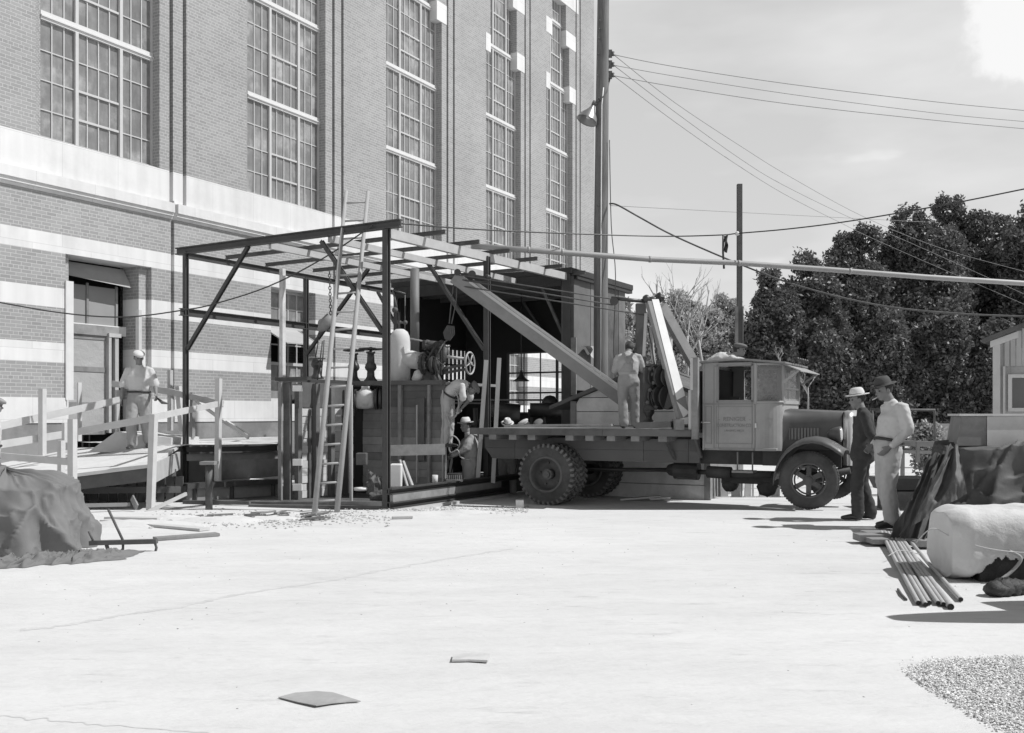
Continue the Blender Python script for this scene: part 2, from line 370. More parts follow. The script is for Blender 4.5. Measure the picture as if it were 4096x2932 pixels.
# window glazing
m_glass = bpy.data.materials.new('dusty_glass'); m_glass.use_nodes = True
t = m_glass.node_tree; b = t.nodes['Principled BSDF']; b.inputs['Roughness'].default_value = .28; b.inputs['Specular IOR Level'].default_value = .55
c = N(t, 'ShaderNodeTexCoord'); g = N(t, 'ShaderNodeNewGeometry')
n1 = N(t, 'ShaderNodeTexNoise', i_Scale=1.6, i_Detail=8.0, i_Roughness=.65); t.links.new(c.outputs['Object'], n1.inputs['Vector'])
n2 = N(t, 'ShaderNodeTexNoise', i_Scale=9., i_Detail=6.0); mp = N(t, 'ShaderNodeMapping'); mp.inputs['Scale'].default_value = (1, 1, .25); t.links.new(c.outputs['Object'], mp.inputs[0]); t.links.new(mp.outputs[0], n2.inputs['Vector'])
f = mth(t, 'MULTIPLY', ramp(t, n1.outputs[0], [(.32, .15), (.52, .20), (.70, .36)]), ramp(t, n2.outputs[0], [(.3, .85), (.7, 1.2)]))
f = mth(t, 'MULTIPLY', f, mth(t, 'MULTIPLY_ADD', g.outputs['Random Per Island'], .22, .92))
cc = N(t, 'ShaderNodeCombineColor'); [t.links.new(f, cc.inputs[i]) for i in range(3)]; t.links.new(cc.outputs[0], b.inputs['Base Color'])
def glaze(mb_f, mb_g, s0, s1, z0, z1, o, cols, rows, mt=.022, skip=()):
    """muntin grid with one dusty pane per cell; cols = list of fractions"""
    for x in cols[1:-1]: mb_f.box((x-mt/2, o, z0), (x+mt/2, o+.03, z1), FW)
    for k in range(1, rows):
        z = z0+(z1-z0)*k/rows; mb_f.box((s0, o+.003, z-mt/2), (s1, o+.027, z+mt/2), FW)
    for i in range(len(cols)-1):
        for k in range(rows):
            if (i, k) in skip: continue
            za, zb = z0+(z1-z0)*k/rows, z0+(z1-z0)*(k+1)/rows
            t1, t2 = random.uniform(-.003, .003), random.uniform(-.003, .003)
            mb_g.add([FW(cols[i], o+.008+t1, za), FW(cols[i+1], o+.008, za), FW(cols[i+1], o+.008+t2, zb), FW(cols[i], o+.008+t1+t2, zb)], [range(4)])
TR = [6.63, 8.90, 11.30, 13.70, 16.1, 17.0]
for i, (a, bb) in enumerate(BAYS):
    st = .075 if i < 3 else .04
    a2 = a+3*st; wn = obj('window', MB().bar(FW(a2, -GD+.02, 6.66), FW(bb, -GD+.02, 6.66), .06, .05), m_sash, bld)
    fr, gl = MB(), MB(); m1, m2 = a2+(bb-a2)*.30, a2+(bb-a2)*.695
    for k in range(5):
        z0 = TR[k]+(.17 if k else 0); z1 = TR[k+1]; rows = 4 if k < 4 else 2
        fr.box((m1-.035, -GD, z0), (m1+.035, -GD+.07, z1), FW); fr.box((m2-.035, -GD, z0), (m2+.035, -GD+.07, z1), FW)
        c1 = [a2+(m1-a2)*j/3 for j in range(4)]; c2 = [m1+(m2-m1)*j/4 for j in range(5)]; c3 = [m2+(bb-m2)*j/3 for j in range(4)]
        glaze(fr, gl, a2, m1-.035, z0, z1, -GD, c1, rows); glaze(fr, gl, m1+.035, m2-.035, z0, z1, -GD, c2, rows); glaze(fr, gl, m2+.035, bb, z0, z1, -GD, c3, rows)
        if rows == 4:      # thicker meeting rails of the ventilator in the middle light
            for q in (1, 2, 3)[:2] if k % 2 else (1, 2): fr.box((m1, -GD+.002, z0+(z1-z0)*q/4-.025), (m2, -GD+.045, z0+(z1-z0)*q/4+.02), FW)
    fr.box((bb-.03, -GD, 6.63), (bb, -GD+.06, 17), FW)
    obj('frame', fr, m_sash, wn); obj('glass', gl, m_glass, wn)
    for z in TR[1:5]:
        tr = MB().prism([(-GD-.02, z), (-GD+.07, z), (-GD+.07, z+.05), (-GD+.10, z+.055), (-GD+.10, z+.085), (-GD+.07, z+.09), (-GD+.07, z+.17), (-GD-.02, z+.17)], a2, bb, lambda o, s, z: FW(s, o, z))
        obj('transom', tr, M('transom_paint', .60, .6, .05, 4), wn)
# ground floor windows
for n_, q in enumerate((0, 5.55, 11.1, 16.6)):
    a, bb = LW[0]+q, LW[1]+q; fr, gl = MB(), MB(); cols = [a+(bb-a)*j/5 for j in range(6)]
    wn = obj('window', MB().box((a, -.37, 1.70), (bb, -.30, 1.76), FW), m_sash, bld)
    sk = [(i, k) for i in range(1, 5) for k in (2, 3)] if n_ == 0 else ()
    glaze(fr, gl, a, bb, 1.76, 4.473, -.37, cols, 6, .03, sk)
    for k in (0, 2, 4, 6): fr.box((a, -.37, 1.74+2.69*k/6-.03), (bb, -.31, 1.76+2.70*k/6+.02), FW)
    obj('frame', fr, m_sash, wn); obj('glass', gl, m_glass, wn)
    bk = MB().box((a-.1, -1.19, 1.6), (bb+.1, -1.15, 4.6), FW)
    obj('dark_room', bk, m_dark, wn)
    if n_ == 0:   # ventilator swung outwards
        v = MB(); v.bar(FW(a+.1, -.32, 3.36), FW(bb-.15, -.32, 3.36), .03, .03)
        p0, p1 = FW(a+.05, -.34, 3.52), FW(bb-.3, -.34, 3.52); q0, q1 = FW(a+.05, .45, 3.10), FW(bb-.3, .45, 3.10)
        v.add([p0, p1, q1, q0], [range(4)]); 
        for x in (0, 5): v.bar(p0.lerp(p1, x/5), q0.lerp(q1, x/5), .03, .03)
        v.bar(q0, q1, .03, .03); obj('open_ventilator', v, M('ventilator', .42, .4, .1, 4), wn)
# doorway
dr = obj('doorway', MB().box((DI[0], -.60, 3.02), (DI[1], -.52, 3.22), FW), m_white, bld)
dd_ = MB(); x0 = DI[0]; x1 = s_at(470, -.55)
dd_.box((x0, -.58, 3.22), (x1, -.56, 4.0), FW); obj('transom_light', dd_, M('grey_board', .28, .8, .08, 2), dr)
fr = MB()
for x in (x0+.03, (x0+x1)/2, x1-.03): fr.box((x-.025, -.56, 3.18), (x+.025, -.53, 4.05), FW)
fr.box((x0, -.56, 3.0), (x1, -.50, 3.2), FW); obj('transom_frame', fr, m_woodg, dr)
hood = MB(); p = [FW(x0, -.5, 4.42), FW(x1+.1, -.5, 4.42), FW(x1+.15, -.28, 4.02), FW(x0, -.28, 4.12)]
hood.add(p, [range(4)]); obj('canvas_hood', hood, M('canvas', .34, .9, .1, 4, bump=.01), dr)
xd = s_at(423, -.55)
d_ = MB(); d_.box((x0, -.58, 1.0), (xd, -.55, 3.0), FW); obj('papered_door', d_, M('kraft_sheet', .36, .85, .12, 2, bump=.03, bscale=3), dr)
for z in (1.02, 1.58, 2.3, 2.96): obj('door_batten', MB().box((x0, -.55, z-.05), (xd, -.535, z+.05), FW), m_woodg, dr)
d_ = MB(); d_.box((xd, -.59, 1.0), (s_at(440, -.5), -.45, 3.05), FW); d_.box((s_at(456, -.5), -.56, 1.0), (s_at(470, -.5), -.46, 3.02), FW)
d_.box((xd, -.55, 2.98), (s_at(478, -.5), -.44, 3.06), FW); obj('door_frame', d_, m_wood, dr)
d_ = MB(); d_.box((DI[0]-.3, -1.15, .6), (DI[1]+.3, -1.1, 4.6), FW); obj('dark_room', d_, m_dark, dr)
d_ = MB(); d_.box((s_at(262, .02), -.05, 1.66), (s_at(292, .02), .04, 3.95), FW); obj('jamb_board', d_, M('whitewashed_board', .62, .85, .08, 6), bld)
# ================================================================ excavation site
OF, SF = 7.55, 1.525                    # right-hand and front planes of the steel frame
OL = o_at(743, SF); ZT = 4.30
LOC = FW(SF, OF, -.12)
frm = thing('steel_canopy_frame', LOC, 'open black steel canopy frame of posts, beams and purlins over the excavation', 'steel frame')
SP3, SP4 = s_at(1948, OF), s_at(2272, OF); SB = s_at(2497, OF)
def post(px, o, s, z1, z0=-.12, w=.13, h=.13, mat=m_steel, nm='post'):
    mb = MB(); mb.hbeam(FW(s, o, z0), FW(s, o, z1), w, h, .02, up=(U2.x, U2.y, 0)); return obj(nm, mb, mat, frm)
post(0, OF, SF, ZT-.05, w=.095, h=.09); post(0, OL, SF, ZT-.02, w=.075, h=.08); post(0, OF, SP3, ZT-.05, w=.10, h=.09)
post(0, OL, SP3+.15, ZT-.1, w=.085, h=.08, z0=.85)
post(0, OF, SP4, ZT+.05, w=.16, h=.16); post(0, OL, SP4, ZT, w=.12, h=.12)
mb = MB().hbeam(FW(SF, OL-.22, ZT+.0), FW(SF, OF+.28, ZT+.02), .10, .125, .020); obj('front_beam', mb, m_steel, frm)
# right-hand wooden eaves beam, left-hand steel beam
mb = MB().bar(FW(SF+.1, OF-.03, ZT-.10), FW(SP4, OF-.03, ZT-.02), .09, .15); obj('eaves_beam', mb, m_wood, frm)
mb = MB().hbeam(FW(SF, OL, ZT-.08), FW(SP4, OL, ZT-.08), .08, .10, .014); obj('side_beam', mb, m_steel, frm)
mb = MB().hbeam(FW(SF-.12, OL, 3.20), FW(SP4, OL, 3.20), .09, .13, .014); obj('girt', mb, m_steel, frm)
for i in range(1, 7):
    s = SF+i*(SP4-SF)/6.0
    mb = MB().hbeam(FW(s, OL-.1+(.3 if i == 3 else 0), ZT+.03), FW(s, OF+.40, ZT+.045), .05, .07, .012)
    obj('purlin', mb, m_rsteel, frm)
for o in (o_at(1066, SF), o_at(1304, SF), ): 
    obj('rafter', MB().bar(FW(SF+.08, o, ZT-.07), FW(SP4, o, ZT-.04), .06, .11), m_wood, frm)
def brace(p, q, w=.062, m=m_steel): obj('brace', MB().hbeam(p, q, w, w, .016, up=(U2.x, U2.y, 0)), m, frm)
brace(FW(SF, OL+.04, z_ := P(751, 1397, FW(SF, OL, 0).y).z), OS(994, 985, SF))
brace(FW(SF, OF-.06, OS(1529, 1330, SF).z), OS(1286, 965, SF))
S3 = SP3
brace(FW(S3, OF-.06, OS(1930, 1400, S3).z), OS(1712, 1052, S3)); brace(FW(S3+.1, OL+.06, OS(1250, 1415, S3).z), OS(1474, 1075, S3))
brace(OS(1511, 1167, SP4), OS(1600, 1330, SP4)); 
brace(FW(SP4, OF-.07, OS(2234, 1357, SP4).z), OS(2155, 1118, SP4), .06, m_rsteel)
brace(SO(751, 1240, OL), SO(1000, 1215, OL), .03) if False else None
# covered shed at the far end
shed = thing('tin_shed', FW(SP4, OF, -.12), 'dark open-fronted corrugated shed with flat roof behind the valve pit', 'shed')
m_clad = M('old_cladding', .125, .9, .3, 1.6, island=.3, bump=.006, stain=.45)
mb = MB(); random.seed(3)
s = SP4+.08
while s < SB:
    e = min(SB, s+random.uniform(.42, .62)); zt = ZT+.02+random.uniform(-.03, 0)
    off = random.uniform(-.01, .015)
    z0 = 1.9 if s < SP4+1.1 else -.1
    mb.box((s, OF-.02+off, z0), (e-.012, OF+.015+off, zt), FW); s = e
obj('side_wall', mb, m_clad, shed)
flap = MB(); f0 = SO(2308, 1385, OF+.05); f1 = SO(2373, 1385, OF+.05); f2 = SO(2373, 1455, OF+.05)
flap.grid(lambda u, v: f0.lerp(f1, u).lerp(f0.lerp(f2, u), v)+Vector((N2.x, N2.y, 0))*(.05+.25*v*(1-u)+.05*math.sin(u*9)), 10, 6); obj('torn_flap', flap, M('torn_sheet', .40, .8, .15, 4), shed)
lw0, lw1 = s_at(1767, OL), s_at(1881, OL); lz0, lz1 = 1.5, SO(1820, 1398, OL).z; lz0 = SO(1881, 1588, OL).z
mb = MB()
for s0_, s1_, z0, z1 in ((SP4+.02, lw0, -.1, ZT), (lw0, lw1, -.1, lz0), (lw0, lw1, lz1, ZT), (lw1, SB, -.1, ZT)): mb.box((s0_, OL, z0), (s1_, OL+.03, z1), FW)
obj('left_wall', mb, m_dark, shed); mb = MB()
for k in range(8): s = lw0+(lw1-lw0)*k/7; mb.box((s-.02, OL-.01, lz0), (s+.02, OL+.05, lz1), FW)
for k in range(4): z = lz0+(lz1-lz0)*k/3; mb.box((lw0, OL-.015, z-.02), (lw1, OL+.055, z+.02), FW)
obj('window_frame', mb, m_steel, shed); mb = MB()
wc, wd = o_at(2036, SB), o_at(2300, SB)
wz0, wz1 = 1.42, OS(2100, 1412, SB).z
zt = ZT
for o0, o1, z0, z1 in ((OL, wc, -.1, zt), (wc, wd, -.1, wz0), (wc, wd, wz1, zt), (wd, OF, -.1, zt)):
    if o1 > o0: mb.box((SB-.03, o0, z0), (SB, o1, z1), FW)
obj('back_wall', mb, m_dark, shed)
def shed_win(a, bb, z0, z1, nx, nz_):
    mb = MB(); s = SB-.06
    for k in range(nx+1): o = a+(bb-a)*k/nx; t_ = .07 if (k in (0, nx) or (nx == 4 and k == 3)) else .025; mb.box((s, o-t_/2, z0), (s+.03, o+t_/2, z1), FW)
    for k in range(nz_+1): z = z0+(z1-z0)*k/nz_; mb.box((s-.004, a, z-.02), (s+.034, bb, z+.02), FW)
    obj('window_frame', mb, m_steel, shed)
shed_win(wc, min(wd, OF), wz0, wz1, 4, 3)
rf = MB().box((SP4-.1, OL-.1, ZT+.04), (SB+.25, OF+.12, ZT+.16), FW); rf.box((SP4-.12, OL, ZT-.22), (SP4-.06, OF-.1, ZT+.03), FW)
rf.box((SP4+.2, OF-.02, ZT-.04), (SB+.25, OF+.10, ZT+.05), FW); obj('roof', rf, M('tar_roof', .045, .95, .2, 4, bump=.02), shed)
mb = MB()
for k in range(4):
    s = SP4+.2+k*.75; mb.box((s, OL+.05, ZT-.14), (s+.06, OF-.05, ZT+.02), FW)
obj('roof_joist', mb, m_woodd, shed)
for a_, b_ in (((2051, 1145), (2175, 1330)),): obj('strut', MB().bar(OS(*a_, SB-.2), OS(*b_, SB-.2), .06, .06), m_rsteel, shed)
mb = MB().bar(FW(SP4+.02, OF-.02, -.1), FW(SP4+.02, OF-.02, ZT), .26, .10); obj('corner_board', mb, m_woodd, shed)
mb = MB().bar(OS(2295, 1350, SP4-.15), OS(2295, 1580, SP4-.15), .12, .03, up=(U2.x, U2.y, 0)); obj('corner_trim', mb, m_woodg, shed)
# dirt of the excavation, coloured dark for pit shade, 4 mm above the ground
dirt = MB().box((SF-.25, OL-.6, -.30), (SB, OF-.15, -.112), FW); struct('shaded_pit_dirt', dirt, M('pit_shade_soil', .10, .95, .4, 2, bump=.03))
# hanging lamp in the shed, engine silhouettes
Ys = FW(SP4+1.6, 6.6, 0).y
lp = thing('pendant_lamp', P(2085, 1525, Ys), 'dark conical pendant lamp hanging in the shed window', 'lamp')
mb = MB(); c = P(2085, 1523, Ys); sc_ = Ys/F
mb.lathe([(32*sc_, -2*sc_), (33*sc_, 0), (20*sc_, 9*sc_), (9*sc_, 20*sc_), (5*sc_, 40*sc_), (3*sc_, 42*sc_)], lambda x, y, h: c+Vector((x, y, h)), 20); obj('lamp_shade', mb, m_iron, lp)
obj('cord', MB().tube([c+Vector((0, 0, 40*sc_)), P(2085, 1170, Ys)], .012, 6), m_iron, lp)
ye = FW(SP4+.9, 5.5, 0).y
eng = thing('pump_engine', P(2100, 1990, ye), 'low dark pumping engine with pipes inside the shed', 'engine')
k = ye/F
mb = MB(); mb.box((P(1960, 0, ye).x, ye-.5, -.1), (P(2290, 0, ye).x, ye+.4, 1.05)); obj('engine_block', mb, M('oily_iron', .03, .6, .4, 5, bump=.01), eng, .03)
mb = MB(); mb.tube([P(1960, 1645, ye-.3), P(2080, 1655, ye-.3)], .22, 16); mb.tube([P(2120, 1640, ye-.2), P(2290, 1640, ye-.2)], .16, 16); mb.ball(P(2200, 1615, ye), .2); mb.tube([P(1880, 1700, ye), P(1975, 1690, ye)], .1, 10)
for x_ in range(6): mb.tube([P(1900+x_*55, 1640+random.randint(-20, 20), ye-.2), P(1905+x_*55, 1760, ye-.2)], .05, 8)
obj('engine_pipe', mb, m_iron, eng)
mb = MB(); mb.tube([P(1790, 1600, ye+.8), P(2215, 1600, ye+.8)], .022, 8); mb.tube([P(1820, 1612, ye+.9), P(2000, 1614, ye+.9)], .02, 8); solo('guard_rail', mb, m_woodg, 'pale horizontal guard rail running behind the standing posts', 'rail')
# ---------------------------------------------------------------- shoring box
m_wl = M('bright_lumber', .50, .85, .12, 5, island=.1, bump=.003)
sF = SF+.75; oL = o_at(1175, sF); zB = 1.97
sBk = s_at(1405, oL); oR = o_at(1782, sBk)
box = thing('timber_shoring', FW(sF, oL, -.12), 'open timber shoring box of stacked planks round the valve pit', 'shoring')
def planks(p_fn, n, z0, z1, w, mat, name='plank_wall', gap=.004, lo=(0,), hi=None):
    mb = MB(); h = (z1-z0)/n
    for i in range(n):
        a, bb = p_fn(0), p_fn(1); j = random.uniform(-.012, .012); nrm = Vector((-(bb-a).y, (bb-a).x, 0)).normalized()
        mb.bar(a+Vector((0, 0, z0+h*(i+.5)))+nrm*j, bb+Vector((0, 0, z0+h*(i+.5)))+nrm*j, w, h-gap)
    return obj(name, mb, mat, box)
planks(lambda t: FW(sF+.1+(sBk-sF)*t, oL, 0), 13, -.1, zB-.35, .05, m_wl, 'lit_plank_wall')  # brighter lumber makes this wall read as sunlit
planks(lambda t: FW(sBk, oL+.3+(oR-oL-.3)*t, 0), 11, -.05, zB-.42, .05, M('shade_planks', .20, .9, .22, 5, island=.3, bump=.004), 'rear_plank_wall')  # shade on the rear boards put into a darker plank colour
planks(lambda t: FW(sBk, o_at(1556, sBk)+(oR-o_at(1556, sBk))*t, 0), 3, zB-.45, zB-.02, .05, m_woodd, 'upper_planks')  # shadow on the upper boards put into dark lumber
mb = MB().box((sBk, oL-1.0, zB-.06), (sBk+1.7, oR+.05, zB-.01), FW); obj('top_deck', mb, m_woodg, box)
mb = MB().bar(FW(sBk-.05, oL-.1, zB), FW(sBk-.05, oR, zB-.02), .14, .08); obj('top_waler', mb, m_woodd, box)
mb = MB().bar(FW(sF-.05, oL-.28, zB+.03), FW(sBk, oL-.05, zB+.01), .10, .07); mb.bar(FW(sF-.1, oL-.3, zB+.03), FW(sF-.1, oL+.45, zB+.03), .10, .06); obj('side_waler', mb, m_steel, box)
mb = MB().bar(FW(sF, oL-.25, zB-.22), FW(sBk, oL-.05, zB-.22), .06, .36); obj('side_sheet', mb, m_woodd, box)
YB = FW(sF, oL, 0).y
def tmb(x0, x1, y0, y1, Y, m, nm='timber', d=.12, parent=None):
    a, bb = P((x0+x1)/2, y0, Y), P((x0+x1)/2, y1, Y); w_ = (x1-x0)*Y/F
    return obj(nm, MB().bar(a, bb, w_*.9, d, up=(U2.x, U2.y, 0)), m, parent or box)
m_tw = M('shade_timber', .13, .9, .25, 4, bump=.004, stain=.3)  # shade on the timber faces put into a darker colour
def stud(x0, x1, y0, y1, m, d=.05, oo=.10):      # studs nailed to the lit plank wall
    o = oL+oo; s = s_at(x0, o); p0 = FW(s, o, 0); w_ = (x1-x0)*p0.y/F*1.05
    zt_, zb_ = CH-(y0-HY)/F*p0.y, CH-(y1-HY)/F*p0.y; obj('timber', MB().box((s, o, zb_), (s+d, o+w_, zt_), FW), m, box)
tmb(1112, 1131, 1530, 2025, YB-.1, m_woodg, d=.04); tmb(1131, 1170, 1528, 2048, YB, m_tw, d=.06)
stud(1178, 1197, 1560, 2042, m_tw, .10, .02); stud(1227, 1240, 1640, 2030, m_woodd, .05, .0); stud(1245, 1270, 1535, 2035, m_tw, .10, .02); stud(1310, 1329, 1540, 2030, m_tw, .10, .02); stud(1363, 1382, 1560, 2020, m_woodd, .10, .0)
obj('upper_sheet', MB().box((sF+.15, oL+.03, zB-.46), (sBk-.02, oL+.05, zB-.02), FW), m_woodd, box)
tmb(1398, 1411, 1540, 2048, YB-.5, m_wl if False else m_wood, d=.03)
def rstud(x0, x1, y0, y1, m, d=.06):
    s = sBk-.10; p0 = FW(s, o_at(x0, s), 0); w_ = (x1-x0)*p0.y/F; o = o_at(x0, s)
    zt_, zb_ = CH-(y0-HY)/F*p0.y, CH-(y1-HY)/F*p0.y; obj('timber', MB().box((s, o, zb_), (s+d, o+w_, zt_), FW), m, box)
rstud(1591, 1606, 1540, 1955, m_woodg); rstud(1664, 1669, 1620, 1930, m_wood, .03); rstud(1709, 1720, 1540, 1955, m_woodg); rstud(1768, 1772, 1560, 1930, m_wood, .02)
obj('shade_sheet', MB().box((sBk+.04, oL-.1, -.1), (sBk+.06, oR, zB-.04), FW), m_dark, box)  # dark backing added to stop light through the plank gaps
obj('tall_board', MB().box((sBk-.07, o_at(1672, sBk), .55), (sBk-.05, o_at(1706, sBk), zB-.3), FW), m_woodd, box)
for y0, y1 in ((1542, 1565), (1836, 1862), (1936, 1962)): obj('cleat', MB().bar(P(1172, (y0+y1)/2, YB-.25), P(1208, (y0+y1)/2, YB-.25), .06, (y1-y0)*YB/F), m_white, box)
mb = MB().bar(P(1553, 1802, YB-1.2), P(1780, 1797, YB-1.0), .05, 40*YB/F); obj('brace_board', mb, M('weathered_board', .22, .9, .3, 8, bump=.004), box)
# sill beams along the right-hand edge and curb
P1g = FW(SF, OF, 0)
sill = thing('sill_beams', FW(SF, OF+.05, -.12), 'stacked dark steel sill beams with a pale board along the pit edge', 'beam')
e_ = s_at(2062, OF+.1)
obj('top_beam', MB().hbeam(FW(SF-.05, OF+.08, .19), FW(e_+.6, OF+.08, .21), .14, .10, .02), m_steel, sill)
obj('pale_board', MB().bar(FW(SF-.03, OF+.12, .08), FW(s_at(1996, OF+.1), OF+.12, .10), .06, .12), m_woodg, sill)
obj('lower_beam', MB().hbeam(FW(SF-.05, OF+.10, -.02), FW(s_at(1990, OF), OF+.10, 0), .16, .10, .02), m_steel, sill)
mb = MB().box((SF-.1, OF+.0, -.3), (s_at(1985, OF), OF+.28, -.075), FW); solo('concrete_curb', mb, M('pale_concrete', .46, .9, .1, 4), 'low pale concrete curb below the dark sill beams', 'curb')
mb = MB().box((e_-1.4, OF-.06, -.1), (e_+1.5, OF-.02, .16), FW); obj('dark_web', mb, m_steel, sill)
mb = MB().bar(P(985, 2014, FW(SF, OL, 0).y-.9), FW(SF-.02, OF-.05, .0), .06, .075); solo('kick_board', mb, m_woodg, 'long low board along the front foot of the canopy frame', 'board')
mb = MB().bar(P(735, 2008, 16.3), P(1000, 2012, 15.9), .06, .06); mb.bar(P(1000, 2030, 15.8), P(1545, 2036, 15.1), .1, .10); solo('ground_timber', mb, m_tw, 'dark timber half buried in rubble below the low board', 'timber')
# left-hand steel girder, pipe stub, platform beam
gd = thing('box_girder', P(900, 2010, 17), 'dark flanged girder with grey panels below the platform beam', 'girder')
pa, pb = P(735, 1944, 16.6), P(1112, 1925, 18.0)
obj('flange', MB().bar(pa, pb, .25, .09), m_steel, gd); obj('web', MB().bar(pa-Vector((0, 0, .2)), pb-Vector((0, 0, .17)), .04, .33), M('grey_plate', .26, .8, .12, 3, stain=.2), gd)
for t_ in (.02, .12, .5, .95): obj('stiffener', MB().bar(pa.lerp(pb, t_)+Vector((-.0, -.05, 0)), pa.lerp(pb, t_)+Vector((0, -.05, -.38)), .06, .06, up=(0, 1, 0)), m_steel, gd)
ps = thing('pipe_stub', G(836, 2052), 'upright capped steel pipe stub standing beside the ramp', 'pipe')
Yp = 15.0; k = Yp/F
obj('pipe', MB().tube([P(836, 2062, Yp), P(836, 1850, Yp)], 14*k, 16), m_rsteel, ps); obj('cap', MB().box((P(808, 0, Yp).x, Yp-.12, P(0, 1858, Yp).z), (P(866, 0, Yp).x, Yp+.12, P(0, 1845, Yp).z)), m_woodg, ps)
# ---------------------------------------------------------------- ramp and platform
rmp = thing('plank_ramp', P(400, 2000, 15), 'broad timber ramp with plank rails rising to the factory door', 'ramp')
def rz(x, y): return max(.0, min(.845, .646+.1216*(x+5.336)+.102*(y-14.3)))
A_ = P(608, 1857, 14.3); B2 = P(714, 1787, 16.7)
mb = MB()
wl = lambda s: FW(s, .05, 0)
poly = [(-10.5, 14.2), (A_.x, A_.y), (B2.x, B2.y)]
top = [(-10.5, 18.2-2.2), (FW(0, .05, 0).x-.4, FW(0, .05, 0).y-.3), (FW(1.6, .05, 0).x, FW(1.6, .05, 0).y)]
def strip(u, v):
    i = min(1, int(u*2)); t_ = u*2-i
    a = Vector(poly[i]).lerp(Vector(poly[i+1]), t_); bb = Vector(top[i]).lerp(Vector(top[i+1]), t_)
    q = a.lerp(bb, v); return (q.x, q.y, rz(q.x, q.y))
mb.grid(strip, 28, 14, False)
n0 = len(mb.v)
ring = [strip(i/28, 0) for i in range(29)]
mb.add([r for r in ring]+[(r[0], r[1], r[2]-.05) for r in ring], [(i, 29+i, 30+i, i+1) for i in range(28)])
obj('deck', mb, M('whitened_planks', .60, .85, .10, 3, bump=.006, stain=.1), rmp)
mb = MB(); mb.bar(P(300, 1930, 14.35), P(612, 1893, 14.35), .05, .22); obj('side_board', mb, m_woodd, rmp)  # shade of the near face put into dark lumber
mb = MB(); a = P(612, 1893, 14.36); bb = P(716, 1842, 16.7); mb.bar(a, bb, .04, .30); obj('end_board', mb, m_wood, rmp)  # sunlit end face drawn with pale lumber
# level landing to the right
pf = MB(); c0, c1 = P(745, 1780, 17.0), P(1108, 1775, 18.4)
pf.add([B2.lerp(c0, .0)+Vector((0, 0, 0)), c0, c1, FW(s_at(1135, .05), .05, .845), FW(1.6, .05, .845)], [range(5)])
n_ = 5; obj('landing', pf, MATS['whitened_planks'], rmp)
obj('landing_beam', MB().hbeam(c0-Vector((0, 0, .08)), c1-Vector((0, 0, .08)), .2, .15, .03), m_steel, rmp)
obj('landing_plate', MB().bar(c0-Vector((0, -.02, .22)), c1-Vector((0, -.02, .22)), .04, .12), M('grey_plate', .3), rmp)
def rail(x0, y0, Y0, x1, y1, Y1, h, nm='rail', m=m_wood, w=.04):
    obj(nm, MB().bar(P(x0, y0, Y0), P(x1, y1, Y1), w, h*Y0/F), m, rmp)
def rpost(x0, x1, y0, y1, Y, m=m_wood, lean=0, d=.09):
    a, bb = P((x0+x1)/2, y0, Y), P((x0+x1)/2+lean, y1, Y); obj('rail_post', MB().bar(a, bb, (x1-x0)*Y/F*.75, d, up=(.3, 1, 0)), m, rmp)
m_wl = M('bright_lumber', .50, .85, .12, 5, island=.1, bump=.003)
rail(-80, 1722, 15.8, 478, 1600, 17.6, 30, m=m_wl); rail(-60, 1788, 15.8, 250, 1738, 16.6, 30, m=m_wl)
rail(306, 1728, 15.0, 606, 1672, 14.6, 27, m=m_wl); rail(600, 1672, 14.5, 890, 1612, 17.2, 26, m=m_wl)
rail(450, 1535, 18.4, 680, 1567, 18.0, 24, m=m_wood); rail(680, 1567, 18.0, 892, 1617, 17.4, 24, m=m_wood)
rail(-20, 1822, 14.2, 282, 1848, 14.0, 27, m=m_wl)
rpost(272, 307, 1677, 1985, 14.0, m_wl); rpost(233, 258, 1762, 1960, 14.5, m_wl); rpost(252, 270, 1692, 1770, 14.7, m_wl)
rpost(155, 184, 1555, 1822, 16.3, m_wl); rpost(313, 322, 1530, 1765, 17.3, m_wl); rpost(465, 475, 1560, 1730, 18.2, m_wood)
rpost(598, 632, 1657, 2072, 14.25, m_wl, lean=-14); rpost(672, 690, 1480, 1722, 18.3, m_wood); rpost(700, 726, 1545, 1725, 18.2, m_wl, lean=16)
rpost(762, 778, 1570, 1750, 17.8, m_woodg); rpost(862, 888, 1514, 1925, 17.0, m_wl, lean=-4)
rpost(545, 565, 1240, 1560, 18.9, m_wl)
mb = MB().bar(P(783, 1603, 17.5), P(915, 1700, 17.2), .04, .05); mb.bar(P(905, 1688, 17.2), P(994, 1748, 16.9), .05, .07); obj('stair_board', mb, m_wl, rmp)
mb = MB().box((P(330, 0, 17.3).x, 16.9, .62), (P(410, 0, 17.3).x, 17.9, .95)); 
cb_ = solo('sloping_step', MB().prism([(0, 0), (1.5, 0), (1.5, .25), (.5, .36)], 0, .8, lambda x, y, z: P(350, 1810, 16.9)+Vector((x*.9+y*.3, y+x*.2, z))), m_wl, 'pale sloping box step against the factory doorway', 'step')
mb = MB(); mb.bar(P(400, 1895, 15.4), P(700, 1890, 16.2), .1, .12); mb.bar(P(330, 1962, 15), P(720, 1958, 16), .08, .10); mb.bar(P(310, 1930, 16.5), P(720, 1925, 17), .1, .1); obj('joist', mb, m_woodd, rmp)
mb = MB()
for x_ in range(0, 12): mb.bar(P(300+x_*38, 1905, 16.6), P(300+x_*38, 2040, 16.6), .13, .03, up=(0, 1, 0))
solo('plank_skirt', mb, m_woodd, 'dark upright planks standing in the shade under the ramp', 'planks')
mb = MB(); mb.bar(P(330, 2022, 13.6), P(520, 2018, 13.9), .05, .05); mb.bar(P(528, 1990, 13.9), P(548, 2030, 13.8), .02, .1); solo('sign_stake', mb, m_woodg, 'thin batten with small square board lying by the ramp', 'batten')
